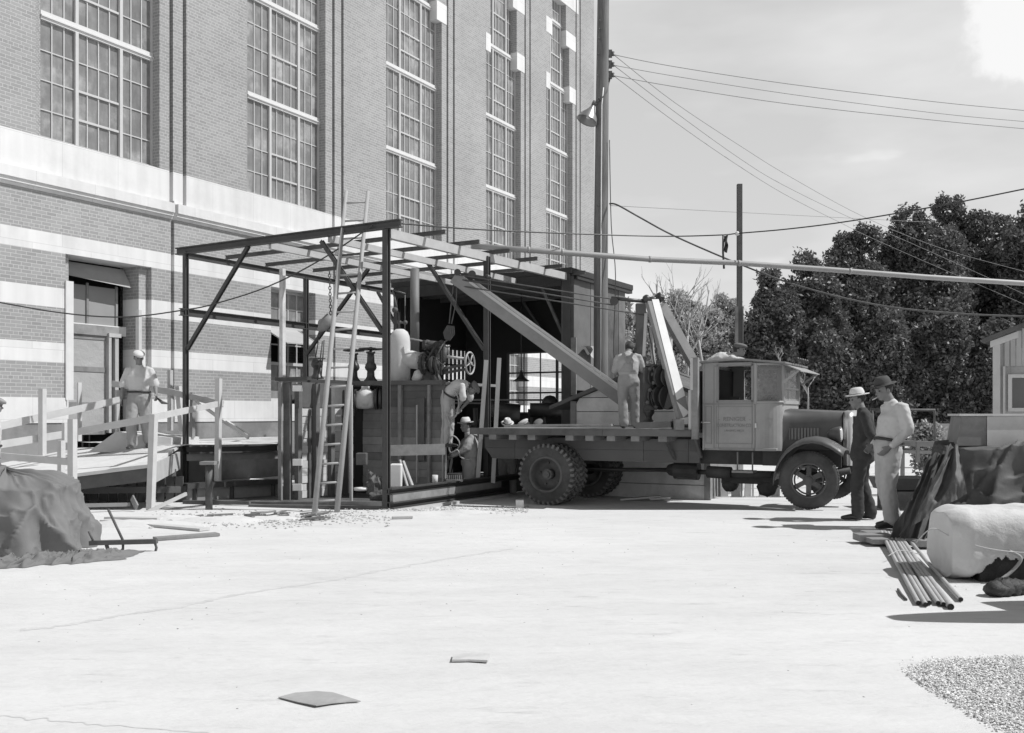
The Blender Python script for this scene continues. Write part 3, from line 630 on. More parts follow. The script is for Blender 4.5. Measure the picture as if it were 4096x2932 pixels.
mb = MB(); mb.bar(P(540, 2072, 13.6), P(745, 1975, 14.6), .03, .05); solo('loose_batten', mb, m_wood, 'loose pale batten leaning up against the left canopy post', 'batten')
# shed-side details: fallen hose boards at right end
pl = MB(); pl.bar(P(1130, 1075, 17.2), P(1130, 1520, 17.2), 22*17.2/F*.8, 22*17.2/F*.8, up=(U2.x, U2.y, 0)); solo('white_pole', pl, M('peeling_white_paint', .55, .8, .25, 6, stain=.3), 'upright white painted pole standing at left corner of shoring', 'pole')
# ladder
ld = thing('wooden_ladder', P(1300, 2080, 13.7), 'long pale wooden ladder leaning on the front beam of the canopy', 'ladder')
l0, l1, r0, r1 = P(1255, 2083, 13.62), P(1385, 765, 15.75), P(1345, 2077, 13.66), P(1472, 765, 15.75)
m_lad = M('ladder_wood', .34, .8, .12, 6)
obj('stile', MB().tube([l0, l0.lerp(l1, .5), l1], [.040, .037, .028], 10), m_lad, ld); obj('stile', MB().tube([r0, r0.lerp(r1, .5), r1], [.040, .037, .028], 10), m_lad, ld)
for y in (810, 882, 953, 1026, 1099, 1172, 1247, 1317, 1394, 1469, 1546, 1622, 1699, 1777, 1854, 1931, 2003):
    t_ = (2080-y)/(2080-765.)
    zt_ = l0.z+(l1.z-l0.z)*0
    def onp(a, bb, y):   # point of stile a-b whose image row is y
        lo, hi = 0., 1.
        for _ in range(30):
            m = (lo+hi)/2; q = a.lerp(bb, m); yy = HY-(q.z-CH)*F/q.y
            lo, hi = (m, hi) if yy > y else (lo, m)
        return a.lerp(bb, lo)
    obj('rung', MB().tube([onp(l0, l1, y+3), onp(r0, r1, y-3)], .016, 8), m_lad, ld)
# standing round poles left and right of the third post
for x0, y0, x1, y1, l in ((1945, 1440, 1918, 1712, 'pale pole leaning beside the third steel post'), (1997, 1432, 1980, 1712, 'pale pole standing right of the third steel post')):
    Yq = 17.4; solo('leaning_pole', MB().bar(P(x0, y0, Yq), P(x1-8, y1+220, Yq), .075, .06, up=(0, 1, 0)), m_wood, l, 'pole')
# ================================================================ plant standing over the pit
random.seed(11)
m_tank = M('lagged_white', .56, .85, .10, 4, bump=.008, stain=.12)
Yt = 18.6; K = Yt/F
tk = thing('lagged_tank', P(1600, 1525, Yt), 'pale lagged upright tank with domed top and side elbow pipe', 'tank')
c = P(1600, 1527, Yt); h = (1527-1315)*K; r = 41*K
vz = lambda c: (lambda x, y, z: c+Vector((x, y, z)))
obj('shell', MB().lathe([(0, 0), (r, 0), (r*1.01, h*.3), (r, h*.75), (r*.93, h*.86), (r*.75, h*.94), (r*.4, h*.99), (0, h)], vz(c), 32), m_tank, tk)
mb = MB().tube([P(1615, 1440, Yt-.02), P(1645, 1438, Yt-.05), P(1668, 1442, Yt-.1), P(1690, 1450, Yt-.15)], [36*K, 36*K, 35*K, 33*K], 24); obj('side_elbow', mb, m_tank, tk)
mb = MB().tube([P(1655, 1524, Yt-.1), P(1675, 1500, Yt-.1), P(1692, 1480, Yt-.1)], [12*K, 23*K, 14*K], 16); obj('lower_elbow', mb, m_white, tk)
mb = MB().tube([P(1597, 1315, Yt), P(1597, 1250, Yt)], .02, 8); mb.ball(P(1597, 1288, Yt), .045); mb.ball(P(1580, 1240, Yt), .06); mb.tube([P(1597, 1290, Yt), P(1622, 1291, Yt)], .02, 8)
mb.tube([P(1620, 1325, Yt), P(1620, 1180, Yt)], .012, 8); mb.ball(P(1621, 1290, Yt), .045); mb.tube([P(1590, 1250, Yt), P(1572, 1160, Yt)], .02, 8); mb.tube([P(1572, 1160, Yt), P(1622, 1175, Yt)], .015, 8)
obj('top_valve', mb, m_rsteel, tk)
mb = MB().tube([P(1659, 1420, 19.1), P(1659, 1075, 19.1)], 18*19.1/F, 24); solo('standpipe', mb, M('grey_pipe', .16, .6, .15, 3, stain=.2), 'tall dark grey standpipe behind the pale lagged tank', 'pipe')
# big valve with spoked wheel
vw = thing('wheel_valve', P(1760, 1525, Yt-.2), 'black flanged valve with rods and spoked wheel right of the pale tank', 'valve')
Yv = Yt-.2; K = Yv/F; ax = Vector((.93, -.37, 0)); ay = Vector((.37, .93, 0))
def disc(c, rr, w): a = P(*c, Yv); return (a-ax*w/2, a+ax*w/2, rr*K)
mb = MB()
for c_, rr, w_ in (((1698, 1452), 46, .05), ((1710, 1452), 44, .05), ((1738, 1455), 42, .06), ((1755, 1455), 40, .05)):
    p, q, r_ = disc(c_, rr, w_); mb.tube([p, q], r_, 24, smooth=False)
for k_ in range(10):
    t = k_*.628; o_ = ay*math.cos(t)*40*K+Vector((0, 0, math.sin(t)*40*K)); p = P(1704, 1452, Yv)+o_; mb.tube([p-ax*.08, p+ax*.08], .014, 6)
mb.tube([P(1705, 1452, Yv), P(1760, 1456, Yv)], 26*K, 18); mb.tube([P(1755, 1455, Yv), P(1775, 1440, Yv), P(1780, 1385, Yv)], .06, 10)
mb.tube([P(1735, 1500, Yv), P(1750, 1540, Yv)], 24*K, 14); mb.tube([P(1690, 1378, Yv), P(1770, 1385, Yv)], .09, 12); mb.ball(P(1708, 1382, Yv), .10, 10, 6, .2); mb.ball(P(1765, 1376, Yv), .07, 10, 6, .2); mb.ball(P(1740, 1400, Yv), .08, 10, 6, .25); [mb.tube([P(random.uniform(1690, 1775), random.uniform(1370, 1410), Yv-.12), P(random.uniform(1690, 1775), random.uniform(1380, 1470), Yv-.15)], random.uniform(.010, .022), 6) for _ in range(7)]; [mb.bar(P(1745+i_*7, 1400, Yv-.1), P(1742+i_*8, 1500, Yv-.1), .02, .02) for i_ in range(4)]
mb.tube([P(1700, 1555, Yv), P(1720, 1490, Yv)], .10, 12)
obj('valve_body', mb, M('rusty_iron', .07, .6, .5, 9, bump=.01, stain=.3), vw)
mb = MB(); 
for a_, b_ in (((1770, 1474), (1868, 1458)), ((1776, 1492), (1868, 1476))): mb.bar(P(*a_, Yv), P(*b_, Yv), .04, .05)
mb.tube([P(1770, 1498, Yv), P(1776, 1478, Yv), P(1800, 1464, Yv)], .035, 8); obj('yoke_rod', mb, m_iron, vw)
mb = MB().tube([P(1780, 1426, Yv), P(1865, 1436, Yv)], .028, 8); mb.tube([P(1786, 1380, Yv), P(1776, 1420, Yv), P(1770, 1480, Yv)], .025, 8); mb.tube([P(1794, 1380, Yv), P(1794, 1415, Yv)], .018, 8)
mb.tube([P(1640, 1354, Yv), P(1700, 1366, Yv), P(1735, 1372, Yv)], .014, 8); mb.tube([P(1738, 1390, Yv), P(1760, 1420, Yv)], .014, 8); obj('bright_rod', mb, m_wood, vw)
def wheel(parent, c, rr, axis, spokes=5, tr=.018, mat=m_wood, nm='hand_wheel', hub=.03):
    axis = Vector(axis).normalized(); a = axis.orthogonal().normalized(); b_ = axis.cross(a); mb = MB()
    pts = [c+a*math.cos(2*math.pi*i/28)*rr+b_*math.sin(2*math.pi*i/28)*rr for i in range(29)]; mb.tube(pts, tr, 8, caps=False)
    for i in range(spokes): t = 2*math.pi*(i+.2)/spokes; mb.tube([c, c+a*math.cos(t)*rr+b_*math.sin(t)*rr], tr*.75, 6)
    mb.tube([c-axis*.04, c+axis*.04], hub, 10); return obj(nm, mb, mat, parent)
wheel(vw, P(1880, 1453, Yv), 44*K, ax, 5, .017)
# gate valves on the shoring
def gate_valve(cx, y_w, rw, label, Y=18.6, wmat=m_iron, base=1526):
    k = Y/F; g = thing('gate_valve', P(cx, base, Y), label, 'valve', group='gate valves on the shoring box')
    H = (base-y_w)*k
    prof = [(0, 0), (.13, 0), (.13, .02), (.10, .05), (.075, .10), (.07, .2), (.10, .23), (.115, .27), (.10, .33), (.075, .36), (.065, H*.85), (.09, H*.87), (.09, H*.92), (.03, H*.93), (.03, H+.02), (0, H+.02)]
    obj('valve_body', MB().lathe(prof, vz(P(cx, base, Y)), 20), m_iron, g); wheel(g, P(cx, y_w, Y), rw*k, (0, 0, 1), 4, .016, wmat)
gate_valve(1415, 1402, 40, 'black gate valve just behind the ladder stile', 18.8); gate_valve(1483, 1396, 46, 'tall black gate valve with wide flat handwheel left of front post')
gate_valve(1268, 1432, 31, 'gate valve with grey handwheel under the chain hoist', 18.5, m_woodg, 1515)
# white elbow inside the pit
pe = thing('pit_elbow', P(1460, 1620, 17.95), 'pale pipe elbow with black flanges inside the shoring box', 'pipe')
mb = MB().tube([P(1425, 1600, 17.95), P(1460, 1600, 17.95), P(1500, 1596, 17.95)], [.16, .17, .16], 18); mb.tube([P(1462, 1600, 17.95), P(1462, 1545, 17.95)], .08, 14); mb.ball(P(1462, 1590, 17.9), .18); obj('elbow', mb, m_tank, pe)
mb = MB().tube([P(1420, 1600, 17.95), P(1427, 1600, 17.95)], .20, 20); mb.tube([P(1500, 1596, 17.95), P(1512, 1596, 17.95)], .20, 20); mb.tube([P(1518, 1596, 17.95), P(1530, 1596, 17.95)], .19, 20); obj('flange', mb, m_iron, pe)
# chain hoist
ch = thing('chain_hoist', P(1318, 1520, 16.9), 'chain hoist hanging from a purlin beside the ladder', 'hoist')
Yh = 16.9; K = Yh/F
mb = MB()
for i in range(15):
    c = P(1318+i*.35, 1090+i*12.4, Yh); ax_ = Vector((1, 0, 0)) if i % 2 else Vector((0, 1, 0))
    pts = [c+ax_*math.cos(t*.785)*.022+Vector((0, 0, math.sin(t*.785)*.034)) for t in range(9)]; mb.tube(pts, .008, 5, caps=False)
obj('chain', mb, m_iron, ch)
mb = MB().tube([P(1322, 1262, Yh), P(1308, 1285, Yh), P(1292, 1308, Yh), P(1275, 1322, Yh)], [.07, .10, .09, .04], 14); mb.tube([P(1290, 1295, Yh-.06), P(1305, 1290, Yh+.1)], .09, 16); obj('hoist_body', mb, M('hoist_grey', .20, .6, .2, 6), ch)
mb = MB()
for a_, b_ in (((1290, 1315), (1262, 1362)), ((1282, 1312), (1268, 1350)), ((1290, 1365), (1270, 1520)), ((1297, 1360), (1284, 1515)), ((1276, 1350), (1262, 1430))): mb.tube([P(*a_, Yh), P(*b_, Yh)], .012, 6)
obj('load_chain', mb, m_iron, ch)
# small things in the pit
solo('grey_tin_box', MB().box((P(1425, 0, 16.6).x, 16.55, P(0, 1860, 16.6).z), (P(1466, 0, 16.6).x, 16.75, P(0, 1812, 16.6).z)), m_rsteel, 'small grey box fixed to the dark planks left of front post', 'box', bevel=.01)
mb = MB().ball(P(1500, 1950, 16.2), (.14, .12, .2), 12, 8, .25); mb.ball(P(1512, 1985, 16.1), (.15, .12, .1), 12, 8, .25); mb.ball(P(1480, 1905, 16.3), (.06, .05, .1), 8, 6, .3)
solo('crumpled_sack', mb, m_rsteel, 'crumpled dark sack on the pit floor left of the front corner post', 'sack')
solo('white_drum', MB().box((P(1562, 0, 16.2).x, 16.1, P(0, 1948, 16.2).z), (P(1608, 0, 16.2).x, 16.3, P(0, 1855, 16.2).z)), m_white, 'white square tin standing right of the front corner post', 'tin', bevel=.02)
mb = MB().bar(P(1612, 1845, 16.4), P(1650, 1945, 16.2), .04, .04); mb.bar(P(1600, 1840, 16.4), P(1630, 1945, 16.2), .03, .03); solo('leaning_stick', mb, m_wood, 'two thin sticks leaning on dark planks beside white tin', 'sticks')
mb = MB().lathe([(0, 0), (.045, 0), (.05, .16), (.045, .16), (.04, .01), (0, .01)], vz(P(1740, 1938, 16.3)), 16); solo('paint_can', mb, m_tank, 'small pale can on the sill near the welder', 'can')
mb = MB().lathe([(0, 0), (.12, 0), (.13, .05), (.0, .055)], vz(P(1445, 1962, 16.2)), 16); solo('wash_basin', mb, m_white, 'shallow white basin on the pit floor behind the ladder', 'basin')
mb = MB()
for i in range(8): mb.ball(P(1790+i*8, 1922, 16.6), .03, 6, 4, .1); mb.tube([P(1790+i*8, 1918, 16.6), P(1790+i*8, 1900, 16.6)], .012, 5)
solo('bolt_rack', mb, m_wood, 'row of short pale stakes near the kneeling welder', 'stakes')
# ================================================================ truck
TA = R(27.8); TD = Vector((math.cos(TA), -math.sin(TA))); TL = Vector((math.sin(TA), math.cos(TA)))
R0 = Vector(((2182-CX)/F*16., 16.))
def T(a, b, z): p = R0+TD*a+TL*b; return Vector((p.x, p.y, z))
def Ta(px, b=0.):
    r = (px-CX)/F; q = R0+TL*b; return (r*q.y-q.x)/(TD.x-r*TD.y)
def Tz(py, a, b=0.): return CH-(py-HY)/F*(R0+TD*a+TL*b).y
trk = thing('flatbed_truck', T(1.6, 1.13, -.06), 'old flatbed truck with square grey cab and timber crane on its bed', 'truck')
m_cab = M('cab_paint', .32, .5, .10, 2.2, spec=.35, stain=.14); m_trim = M('cab_trim', .24, .5, .1, 4); m_hood = M('bonnet_paint', .10, .45, .2, 2.5, spec=.45, stain=.2); m_chas = M('chassis_black', .05, .7, .3, 5, bump=.003, stain=.3)
m_bedside = M('bed_edge', .13, .85, .25, 3, bump=.004, stain=.3); m_frb = M('frame_board', .115, .8, .15, 2, stain=.2, island=.1)
aL, aR = Ta(1880), Ta(2764); zb, zu = 1.146, 1.045
mb = MB(); n = 15
for i in range(n): b0 = i*2.26/n; mb.box((aL+random.uniform(-.01, .01), b0, zu+.04), (aR, b0+2.26/n-.008, zb), T)
obj('bed_floor', mb, m_woodg, trk)
mb = MB()
for a0_, a1_ in ((aL, Ta(2120)), (Ta(2120)+.004, Ta(2410)), (Ta(2410)+.004, aR)): mb.box((a0_, -.012, zu-.005), (a1_, .05, zb+.004), T)
obj('bed_edge_board', mb, m_bedside, trk)
for px in (1965, 2045, 2120, 2272, 2352, 2438, 2535, 2645): a = Ta(px); obj('bed_crossmember', MB().box((a-.06, .03, zu-.09), (a+.08, 2.2, zu+.03), T), m_woodg, trk)
a0, a1 = Ta(1940, .5), Ta(2800, .5)
for b_ in (.5, 1.64):
    poly = [(a0, .96), (a0, .90), (a0+.12, .64), (a0+.2, .612), (a1, .612), (a1, .99), (a0, .99)]
    mb = MB(); xs = [a0, Ta(2060, .5), Ta(2575, .5), Ta(2755, .5), a1]
    for i in range(4):
        for z0, z1 in ((.612, .80), (.803, .985)):
            q = [(xs[i]+(.15 if i == 0 and z0 < .7 else 0), z0), (xs[i+1]-.006, z0), (xs[i+1]-.006, z1), (xs[i], z1)]
            mb.prism(q, b_, b_+.07, T)
    obj('side_rail', mb, m_frb, trk)
mb = MB().box((a0+.3, .9, .60), (Ta(3340, .9), 1.0, .78), T); mb.box((a0+.3, 1.3, .60), (Ta(3340, .9), 1.4, .78), T); mb.box((a1-.1, .62, .60), (Ta(3330, .62), .70, .83), T); mb.box((a1-.1, 1.6, .60), (Ta(3330, .62), 1.68, .83), T); obj('chassis', mb, m_chas, trk)
def wheel_g(a, b, z, rad, wid, side, lugs, dual, steer=0):
    """side=-1: outer face towards camera"""
    hub = Vector((a, b))
    def fn(x, y, h):   # x along truck, y up, h across
        co, si = math.cos(steer), math.sin(steer); hh = h
        return T(a+x*co+hh*si, b-x*si+hh*co, z+y)
    w2 = wid/2; rr = rad
    root = MB()
    tp = [(rr*.56, -w2*.75), (rr*.60, -w2*.9), (rr*.74, -w2*1.0), (rr*.88, -w2*.93), (rr*.955, -w2*.80), (rr*.975, -w2*.3), (rr*.975, w2*.3), (rr*.955, w2*.80), (rr*.88, w2*.93), (rr*.74, w2), (rr*.60, w2*.9), (rr*.56, w2*.75)]
    root.lathe(tp, fn, 48, closed=True)
    if lugs:
        body_ = root; root = MB(); nl = 34
        for i in range(nl):
            for sgn in (-1, 1):
                t0 = 2*math.pi*(i+(.5 if sgn > 0 else 0))/nl; dt = .085
                pts = []
                for (h_, r0_, sh) in ((sgn*w2*.93, rr*.90, 0), (sgn*w2*.80, rr*1.0, 0), (sgn*w2*.05, rr*1.0, .09)):
                    for e in (-1, 1):
                        for dr_ in (-.06*rr, 0): t = t0+sh+e*dt*.5; r_ = r0_+dr_; pts.append(fn(r_*math.cos(t), r_*math.sin(t), h_))
                # verts per station: e-,in e-,out e+,in e+,out
                f_ = []
                for s_i in (0, 4): f_ += [(s_i, s_i+1, s_i+5, s_i+4), (s_i+1, s_i+3, s_i+7, s_i+5), (s_i+3, s_i+2, s_i+6, s_i+7)]
                f_ += [(0, 2, 3, 1), (8, 9, 11, 10)]; root.add(pts, f_)
    else:
        for i in range(60):
            t0 = 2*math.pi*i/60
            for h_ in (-w2*.55, 0, w2*.55):
                pts = []
                for e in (-1, 1):
                    for d in (-1, 1): t = t0+e*.035; pts.append(fn(rr*.983*math.cos(t), rr*.983*math.sin(t), h_+d*w2*.22))
                for e in (-1, 1):
                    for d in (-1, 1): t = t0+e*.035; pts.append(fn(rr*.95*math.cos(t), rr*.95*math.sin(t), h_+d*w2*.22))
                root.add(pts, [(0, 1, 3, 2), (0, 4, 5, 1), (2, 3, 7, 6), (0, 2, 6, 4), (1, 5, 7, 3)])
    wl_ = obj('wheel', root if not lugs else body_, m_rubber, trk)
    if lugs: obj('tread_lugs', root, M('muddy_tread', .15, .9, .3, 9, stain=.4), wl_)
    rm = MB(); s = side
    if dual:
        rm.lathe([(rr*.60, s*w2*.9), (rr*.56, s*w2*1.02), (rr*.52, s*w2*.95), (rr*.50, s*w2*.2), (rr*.46, -s*w2*.4), (rr*.30, -s*w2*.55), (rr*.22, -s*w2*.5), (0, -s*w2*.5)], fn, 36)
        for i in range(5): t = i*1.2566+.5; c_ = (rr*.37*math.cos(t), rr*.37*math.sin(t)); rm.tube([fn(c_[0], c_[1], -s*w2*.6), fn(c_[0], c_[1], -s*w2*.2)], rr*.04, 8)
        rm.tube([fn(0, 0, -s*w2*.5), fn(0, 0, s*w2*.55)], rr*.17, 20); rm.tube([fn(0, 0, s*w2*.55), fn(0, 0, s*w2*.75)], rr*.11, 16)
    else:
        rm.lathe([(rr*.60, s*w2*.9), (rr*.57, s*w2*1.0), (rr*.54, s*w2*.9), (rr*.53, s*w2*.3), (rr*.60, -s*w2*.2)], fn, 36)
        rm.lathe([(rr*.50, s*w2*.45), (rr*.47, s*w2*.55), (rr*.44, s*w2*.45)], fn, 36)
        for i in range(6):
            t = i*math.pi/3+.5
            a_, b2 = fn(rr*.12*math.cos(t), rr*.12*math.sin(t), s*w2*.55), fn(rr*.55*math.cos(t), rr*.55*math.sin(t), s*w2*.25)
            rm.bar(a_, b2, rr*.16, .03, up=T(0, 1, 0)-T(0, 0, 0))
            rm.tube([fn(rr*.45*math.cos(t), rr*.45*math.sin(t), s*w2*.4), fn(rr*.45*math.cos(t), rr*.45*math.sin(t), s*w2*.75)], .016, 6)
        rm.tube([fn(0, 0, -s*w2*.4), fn(0, 0, s*w2*.75)], rr*.20, 20); rm.tube([fn(0, 0, s*w2*.75), fn(0, 0, s*w2*1.2)], rr*.13, 16); rm.tube([fn(0, 0, s*w2*1.2), fn(0, 0, s*w2*1.32)], rr*.09, 14)
    obj('rim', rm, M('wheel_paint', .10, .55, .2, 8, stain=.25), wl_)
RR = .51
for b_, s_i in ((.13, -1), (.45, 1), (1.82, -1), (2.14, 1)): wheel_g(0, b_, -.12+RR, RR, .29, s_i, True, True)
aF = Ta(3230); RF = .43
wheel_g(aF, .12, -.005+RF, RF, .2, -1, False, False, steer=-.10); wheel_g(aF, 2.02, -.005+RF, RF, .2, 1, False, False, steer=-.10)
mb = MB().tube([T(0, .3, .39), T(0, 2.0, .39)], .09, 12); mb.ball(T(0, 1.13, .39), .22); mb.tube([T(aF, .2, .38), T(aF, 1.95, .38)], .05, 10)
mb.tube([T(.1, 1.13, .42), T(Ta(2680, .9), 1.1, .46)], .035, 10); mb.tube([T(.1, .75, .47), T(Ta(2680, .75), .75, .45)], .012, 6)
obj('axle', mb, m_chas, trk)
g0 = Ta(2735, .9); zz = lambda py: Tz(py, g0, .9)
mb = MB().ball(T(Ta(2690, .9), .9, zz(1880)), (.11, .11, .1), 12, 8, .08); mb.tube([T(Ta(2700, .9), .9, zz(1880)), T(Ta(2795, .9), .9, zz(1882))], .15, 14, smooth=False); mb.box((Ta(2715, .9), .8, zz(1916)), (Ta(2792, .9), 1.0, zz(1860)), T)
mb.tube([T(Ta(2795, .9), .9, zz(1886)), T(Ta(2850, .9), .9, zz(1886))], .04, 10); mb.tube([T(Ta(2830, .6), .6, zz(1880)), T(Ta(2925, .6), .6, zz(1882))], .095, 16); mb.tube([T(Ta(2925, .6), .6, zz(1886)), T(Ta(3085, .6), .6, zz(1884))], .055, 12)
mb.ball(T(Ta(2920, .9), .9, zz(1930)), (.14, .12, .12), 12, 8, .1); mb.ball(T(Ta(3070, .9), .9, zz(1935)), (.16, .12, .16), 12, 8, .1); mb.box((Ta(2885, .8), .8, zz(1925)), (Ta(3130, .8), 1.3, zz(1880)), T)
obj('gearbox', mb, m_chas, trk)
mb = MB()
for px, b_ in ((2950, .45), (3010, .45)): mb.bar(T(Ta(px, b_), b_, zz(1800)), T(Ta(px, b_)+.0, b_, zz(1875)), .02, .02)
mb.box((Ta(2928, .3), .28, zz(1876)), (Ta(3012, .3), .55, zz(1868)), T); obj('step', mb, m_woodg, trk)
mb = MB().bar(T(Ta(2650, .3), .35, 1.04), T(Ta(2700, .5), .5, .66), .05, .03); mb.bar(T(Ta(2775, .3), .35, 1.04), T(Ta(2805, .5), .5, .70), .05, .03); obj('bed_stay', mb, m_rsteel, trk)
# cab
bc = .30; bf = 1.90; aA, aB = Ta(2817, bc), Ta(3022, bc); aW = aB+.36; zc0 = Tz(1800, aA, bc); zr = Tz(1445, aA, bc)
w0, w1 = Ta(2874, bc), Ta(3008, bc); wz0_, wz1_ = Tz(1600, w0, bc), Tz(1466, w0, bc); zs = Tz(1617, w0, bc)
cabm = MB()
for bb in (bc, bf-.04):
    for q in ((aA, w0, zc0, zr-.02), (w1, aB, zc0, zr-.04), (w0, w1, zc0, wz0_), (w0, w1, wz1_, zr-.03)): cabm.box((q[0], bb, q[2]), (q[1], bb+.04, q[3]), T)
cabm.box((aA-.03, bc, zc0), (aA, bf, 1.55), T); cabm.box((aA-.03, bc, 1.9), (aA, bf, zr-.02), T); cabm.box((aA-.03, bc, 1.55), (aA, bc+.3, 1.9), T); cabm.box((aA-.03, bf-.3, 1.55), (aA, bf, 1.9), T)
cabm.box((aA, bc, zc0), (aW-.05, bf, zc0+.04), T)
cab = obj('cab', cabm, m_cab, trk, bevel=.008)
mb = MB()   # curved corner posts and scuttle below the glass
def corner(bs, sg):
    pts = []
    for i in range(9):
        t = i/8*math.pi/2; pts.append((aB+(aW-aB)*math.sin(t), bs+sg*(.24)*(1-math.cos(t))))
    return pts
for bs, sg in ((bc, 1), (bf, -1)):
    pts = corner(bs, sg)
    for i in range(8):
        for z0, z1 in ((zc0, zs+.03),): mb.add([T(*pts[i], z0), T(*pts[i+1], z0), T(*pts[i+1], z1), T(*pts[i], z1)], [range(4)], True)
mb.box((aW-.02, bc+.24, 1.35), (aW, bf-.24, zs+.03), T); obj('scuttle', mb, m_cab, trk)
mb = MB()
for bs, sg in ((bc, 1), (bf, -1)):
    pts = corner(bs, sg)
    for (a_, b_) in (pts[0], pts[8]): mb.tube([T(a_, b_, zs), T(a_, b_, zr-.05)], .028, 8, smooth=False)
    for z in (zs+.03, zr-.06): mb.tube([T(*p, z) for p in pts], .022, 6)
for z in (zs+.03, zr-.10): mb.bar(T(aW, bc+.24, z), T(aW, bf-.24, z), .04, .05)
mb.bar(T(aW, bc+.27, zs), T(aW, bc+.27, zr-.05), .05, .04, up=(1, 0, 0)); mb.bar(T(aW, bf-.27, zs), T(aW, bf-.27, zr-.05), .05, .04, up=(1, 0, 0)); mb.bar(T(aW+.01, bc+.27, 1.78), T(aW+.01, bf-.27, 1.78), .02, .03)
obj('windscreen_frame', mb, m_cab, trk)
m_wg = bpy.data.materials.new('clear_glass'); m_wg.use_nodes = True; pb_ = m_wg.node_tree.nodes['Principled BSDF']
pb_.inputs['Base Color'].default_value = (.75, .75, .75, 1); pb_.inputs['Transmission Weight'].default_value = .75; pb_.inputs['Roughness'].default_value = .12; pb_.inputs['IOR'].default_value = 1.05; pb_.inputs['Specular IOR Level'].default_value = .9
mb = MB()
for bs, sg in ((bc, 1), (bf, -1)):
    pts = corner(bs, sg); mb.add([T(*pts[0], zs+.04), T(*pts[8], zs+.04), T(*pts[8], zr-.07), T(*pts[0], zr-.07)], [range(4)])
mb.add([T(aW, bc+.26, zs+.05), T(aW, bf-.26, zs+.05), T(aW, bf-.26, zr-.1), T(aW, bc+.26, zr-.1)], [range(4)]); obj('windscreen_glass', mb, m_wg, trk)
mb = MB()   # roof: cambered, overhanging
prof = []
for i in range(13):
    t = i/12; prof.append((aA-.06+(aW+.16-aA)*t, zr+.035*math.sin(min(1, t*1.6)*math.pi*.5)-.075*max(0, t-.45)/.55))
poly = prof+[(x, z-.035) for x, z in reversed(prof)]
mb.prism(poly, bc-.05, bf+.05, T); obj('cab_roof', mb, M('roof_canvas', .16, .8, .1, 3), trk, bevel=.012)
mb = MB().prism([(x, z-.005) for x, z in prof]+[(x, z-.03) for x, z in reversed(prof)], bc-.065, bc-.05, T); obj('roof_drip', mb, m_woodg, trk)
mb = MB()
mb.add([T(aW+.02, bc+.1, zr-.05), T(aW+.02, bf-.1, zr-.05), T(aW+.30, bf-.05, zr-.17), T(aW+.30, bc+.05, zr-.17), T(aW+.02, bc+.1, zr-.065), T(aW+.02, bf-.1, zr-.065), T(aW+.30, bf-.05, zr-.185), T(aW+.30, bc+.05, zr-.185)], [(0, 1, 2, 3), (7, 6, 5, 4), (0, 4, 5, 1), (1, 5, 6, 2), (2, 6, 7, 3), (3, 7, 4, 0)])
for b_ in (bc+.1, bf-.1): mb.bar(T(aW+.26, b_, zr-.17), T(aW+.02, b_, zr-.35), .02, .03)
obj('sun_visor', mb, m_cab, trk)
mb = MB()
for i in range(5): mb.ball(T(aW+.17, bc+.45+i*.18, zr+.02), .032, 8, 6)
obj('marker_bulb', mb, m_iron, trk)
# door with raised mouldings, hinge and lettering
mb = MB(); d0, d1 = Ta(2852, bc), Ta(3020, bc)
def frame_m(mb, x0, x1, z0, z1, w_=.012, b_=bc):
    for q in ((x0, x1, z0, z0+w_), (x0, x1, z1-w_, z1), (x0, x0+w_, z0, z1), (x1-w_, x1, z0, z1)): mb.box((q[0], b_-.008, q[2]), (q[1], b_+.01, q[3]), T)
frame_m(mb, d0+.05, d1-.04, zc0+.10, zs-.03); frame_m(mb, d0+.01, d1, zc0+.03, zr-.08, .010); frame_m(mb, w0-.03, w1+.02, wz0_-.035, wz1_+.03, .03)
frame_m(mb, aA+.02, d0-.02, zc0+.10, zs-.03, .008); mb.box((aA, bc-.012, zs-.005), (aB, bc+.01, zs+.015), T)
obj('door', mb, m_trim, trk)
mb = MB()
for z in (zc0+.35, zs+.05): mb.bar(T(d1+.012, bc-.012, z), T(d1+.012, bc-.012, z+.07), .02, .02, up=(1, 0, 0))
mb.bar(T(aA-.05, bc+.02, zc0+.43), T(aA+.10, bc-.03, zc0+.43), .012, .015); obj('hinge', mb, m_white, trk)
def text(body, size, a, z, b_, mat, parent, sx=1., rotz=None, ex=.001):
    cu = bpy.data.curves.new('lettering', 'FONT'); cu.body = body; cu.size = size; cu.align_x = 'CENTER'; cu.align_y = 'CENTER'; cu.extrude = ex
    o = bpy.data.objects.new('lettering', cu); col.objects.link(o); cu.materials.append(mat)
    p = T(a, b_, z); rz_ = -TA if rotz is None else rotz; bpy.context.view_layer.update()
    me = bpy.data.meshes.new_from_object(o.evaluated_get(bpy.context.evaluated_depsgraph_get())); bpy.data.objects.remove(o)
    o = bpy.data.objects.new('lettering', me); col.objects.link(o); me.materials.clear(); me.materials.append(mat); o.parent = parent
    o.matrix_local = WM[parent.name].inverted() @ (Matrix.Translation(p) @ Matrix.Rotation(rz_, 4, 'Z') @ Matrix.Rotation(R(90), 4, 'X') @ Matrix.Diagonal((sx, 1, 1, 1))); return o
m_let = M('faded_lettering', .20, .6, .35, 30)
ac = Ta(2937, bc); tz_ = lambda y: Tz(y, ac, bc)
text('-  RENIGER  -', .088, ac, tz_(1677), bc-.004, m_let, trk); text('CONSTRUCTION CO.', .072, ac, tz_(1702), bc-.004, m_let, trk, .76); text('LANSING, MICH.', .042, ac, tz_(1723), bc-.004, m_let, trk)
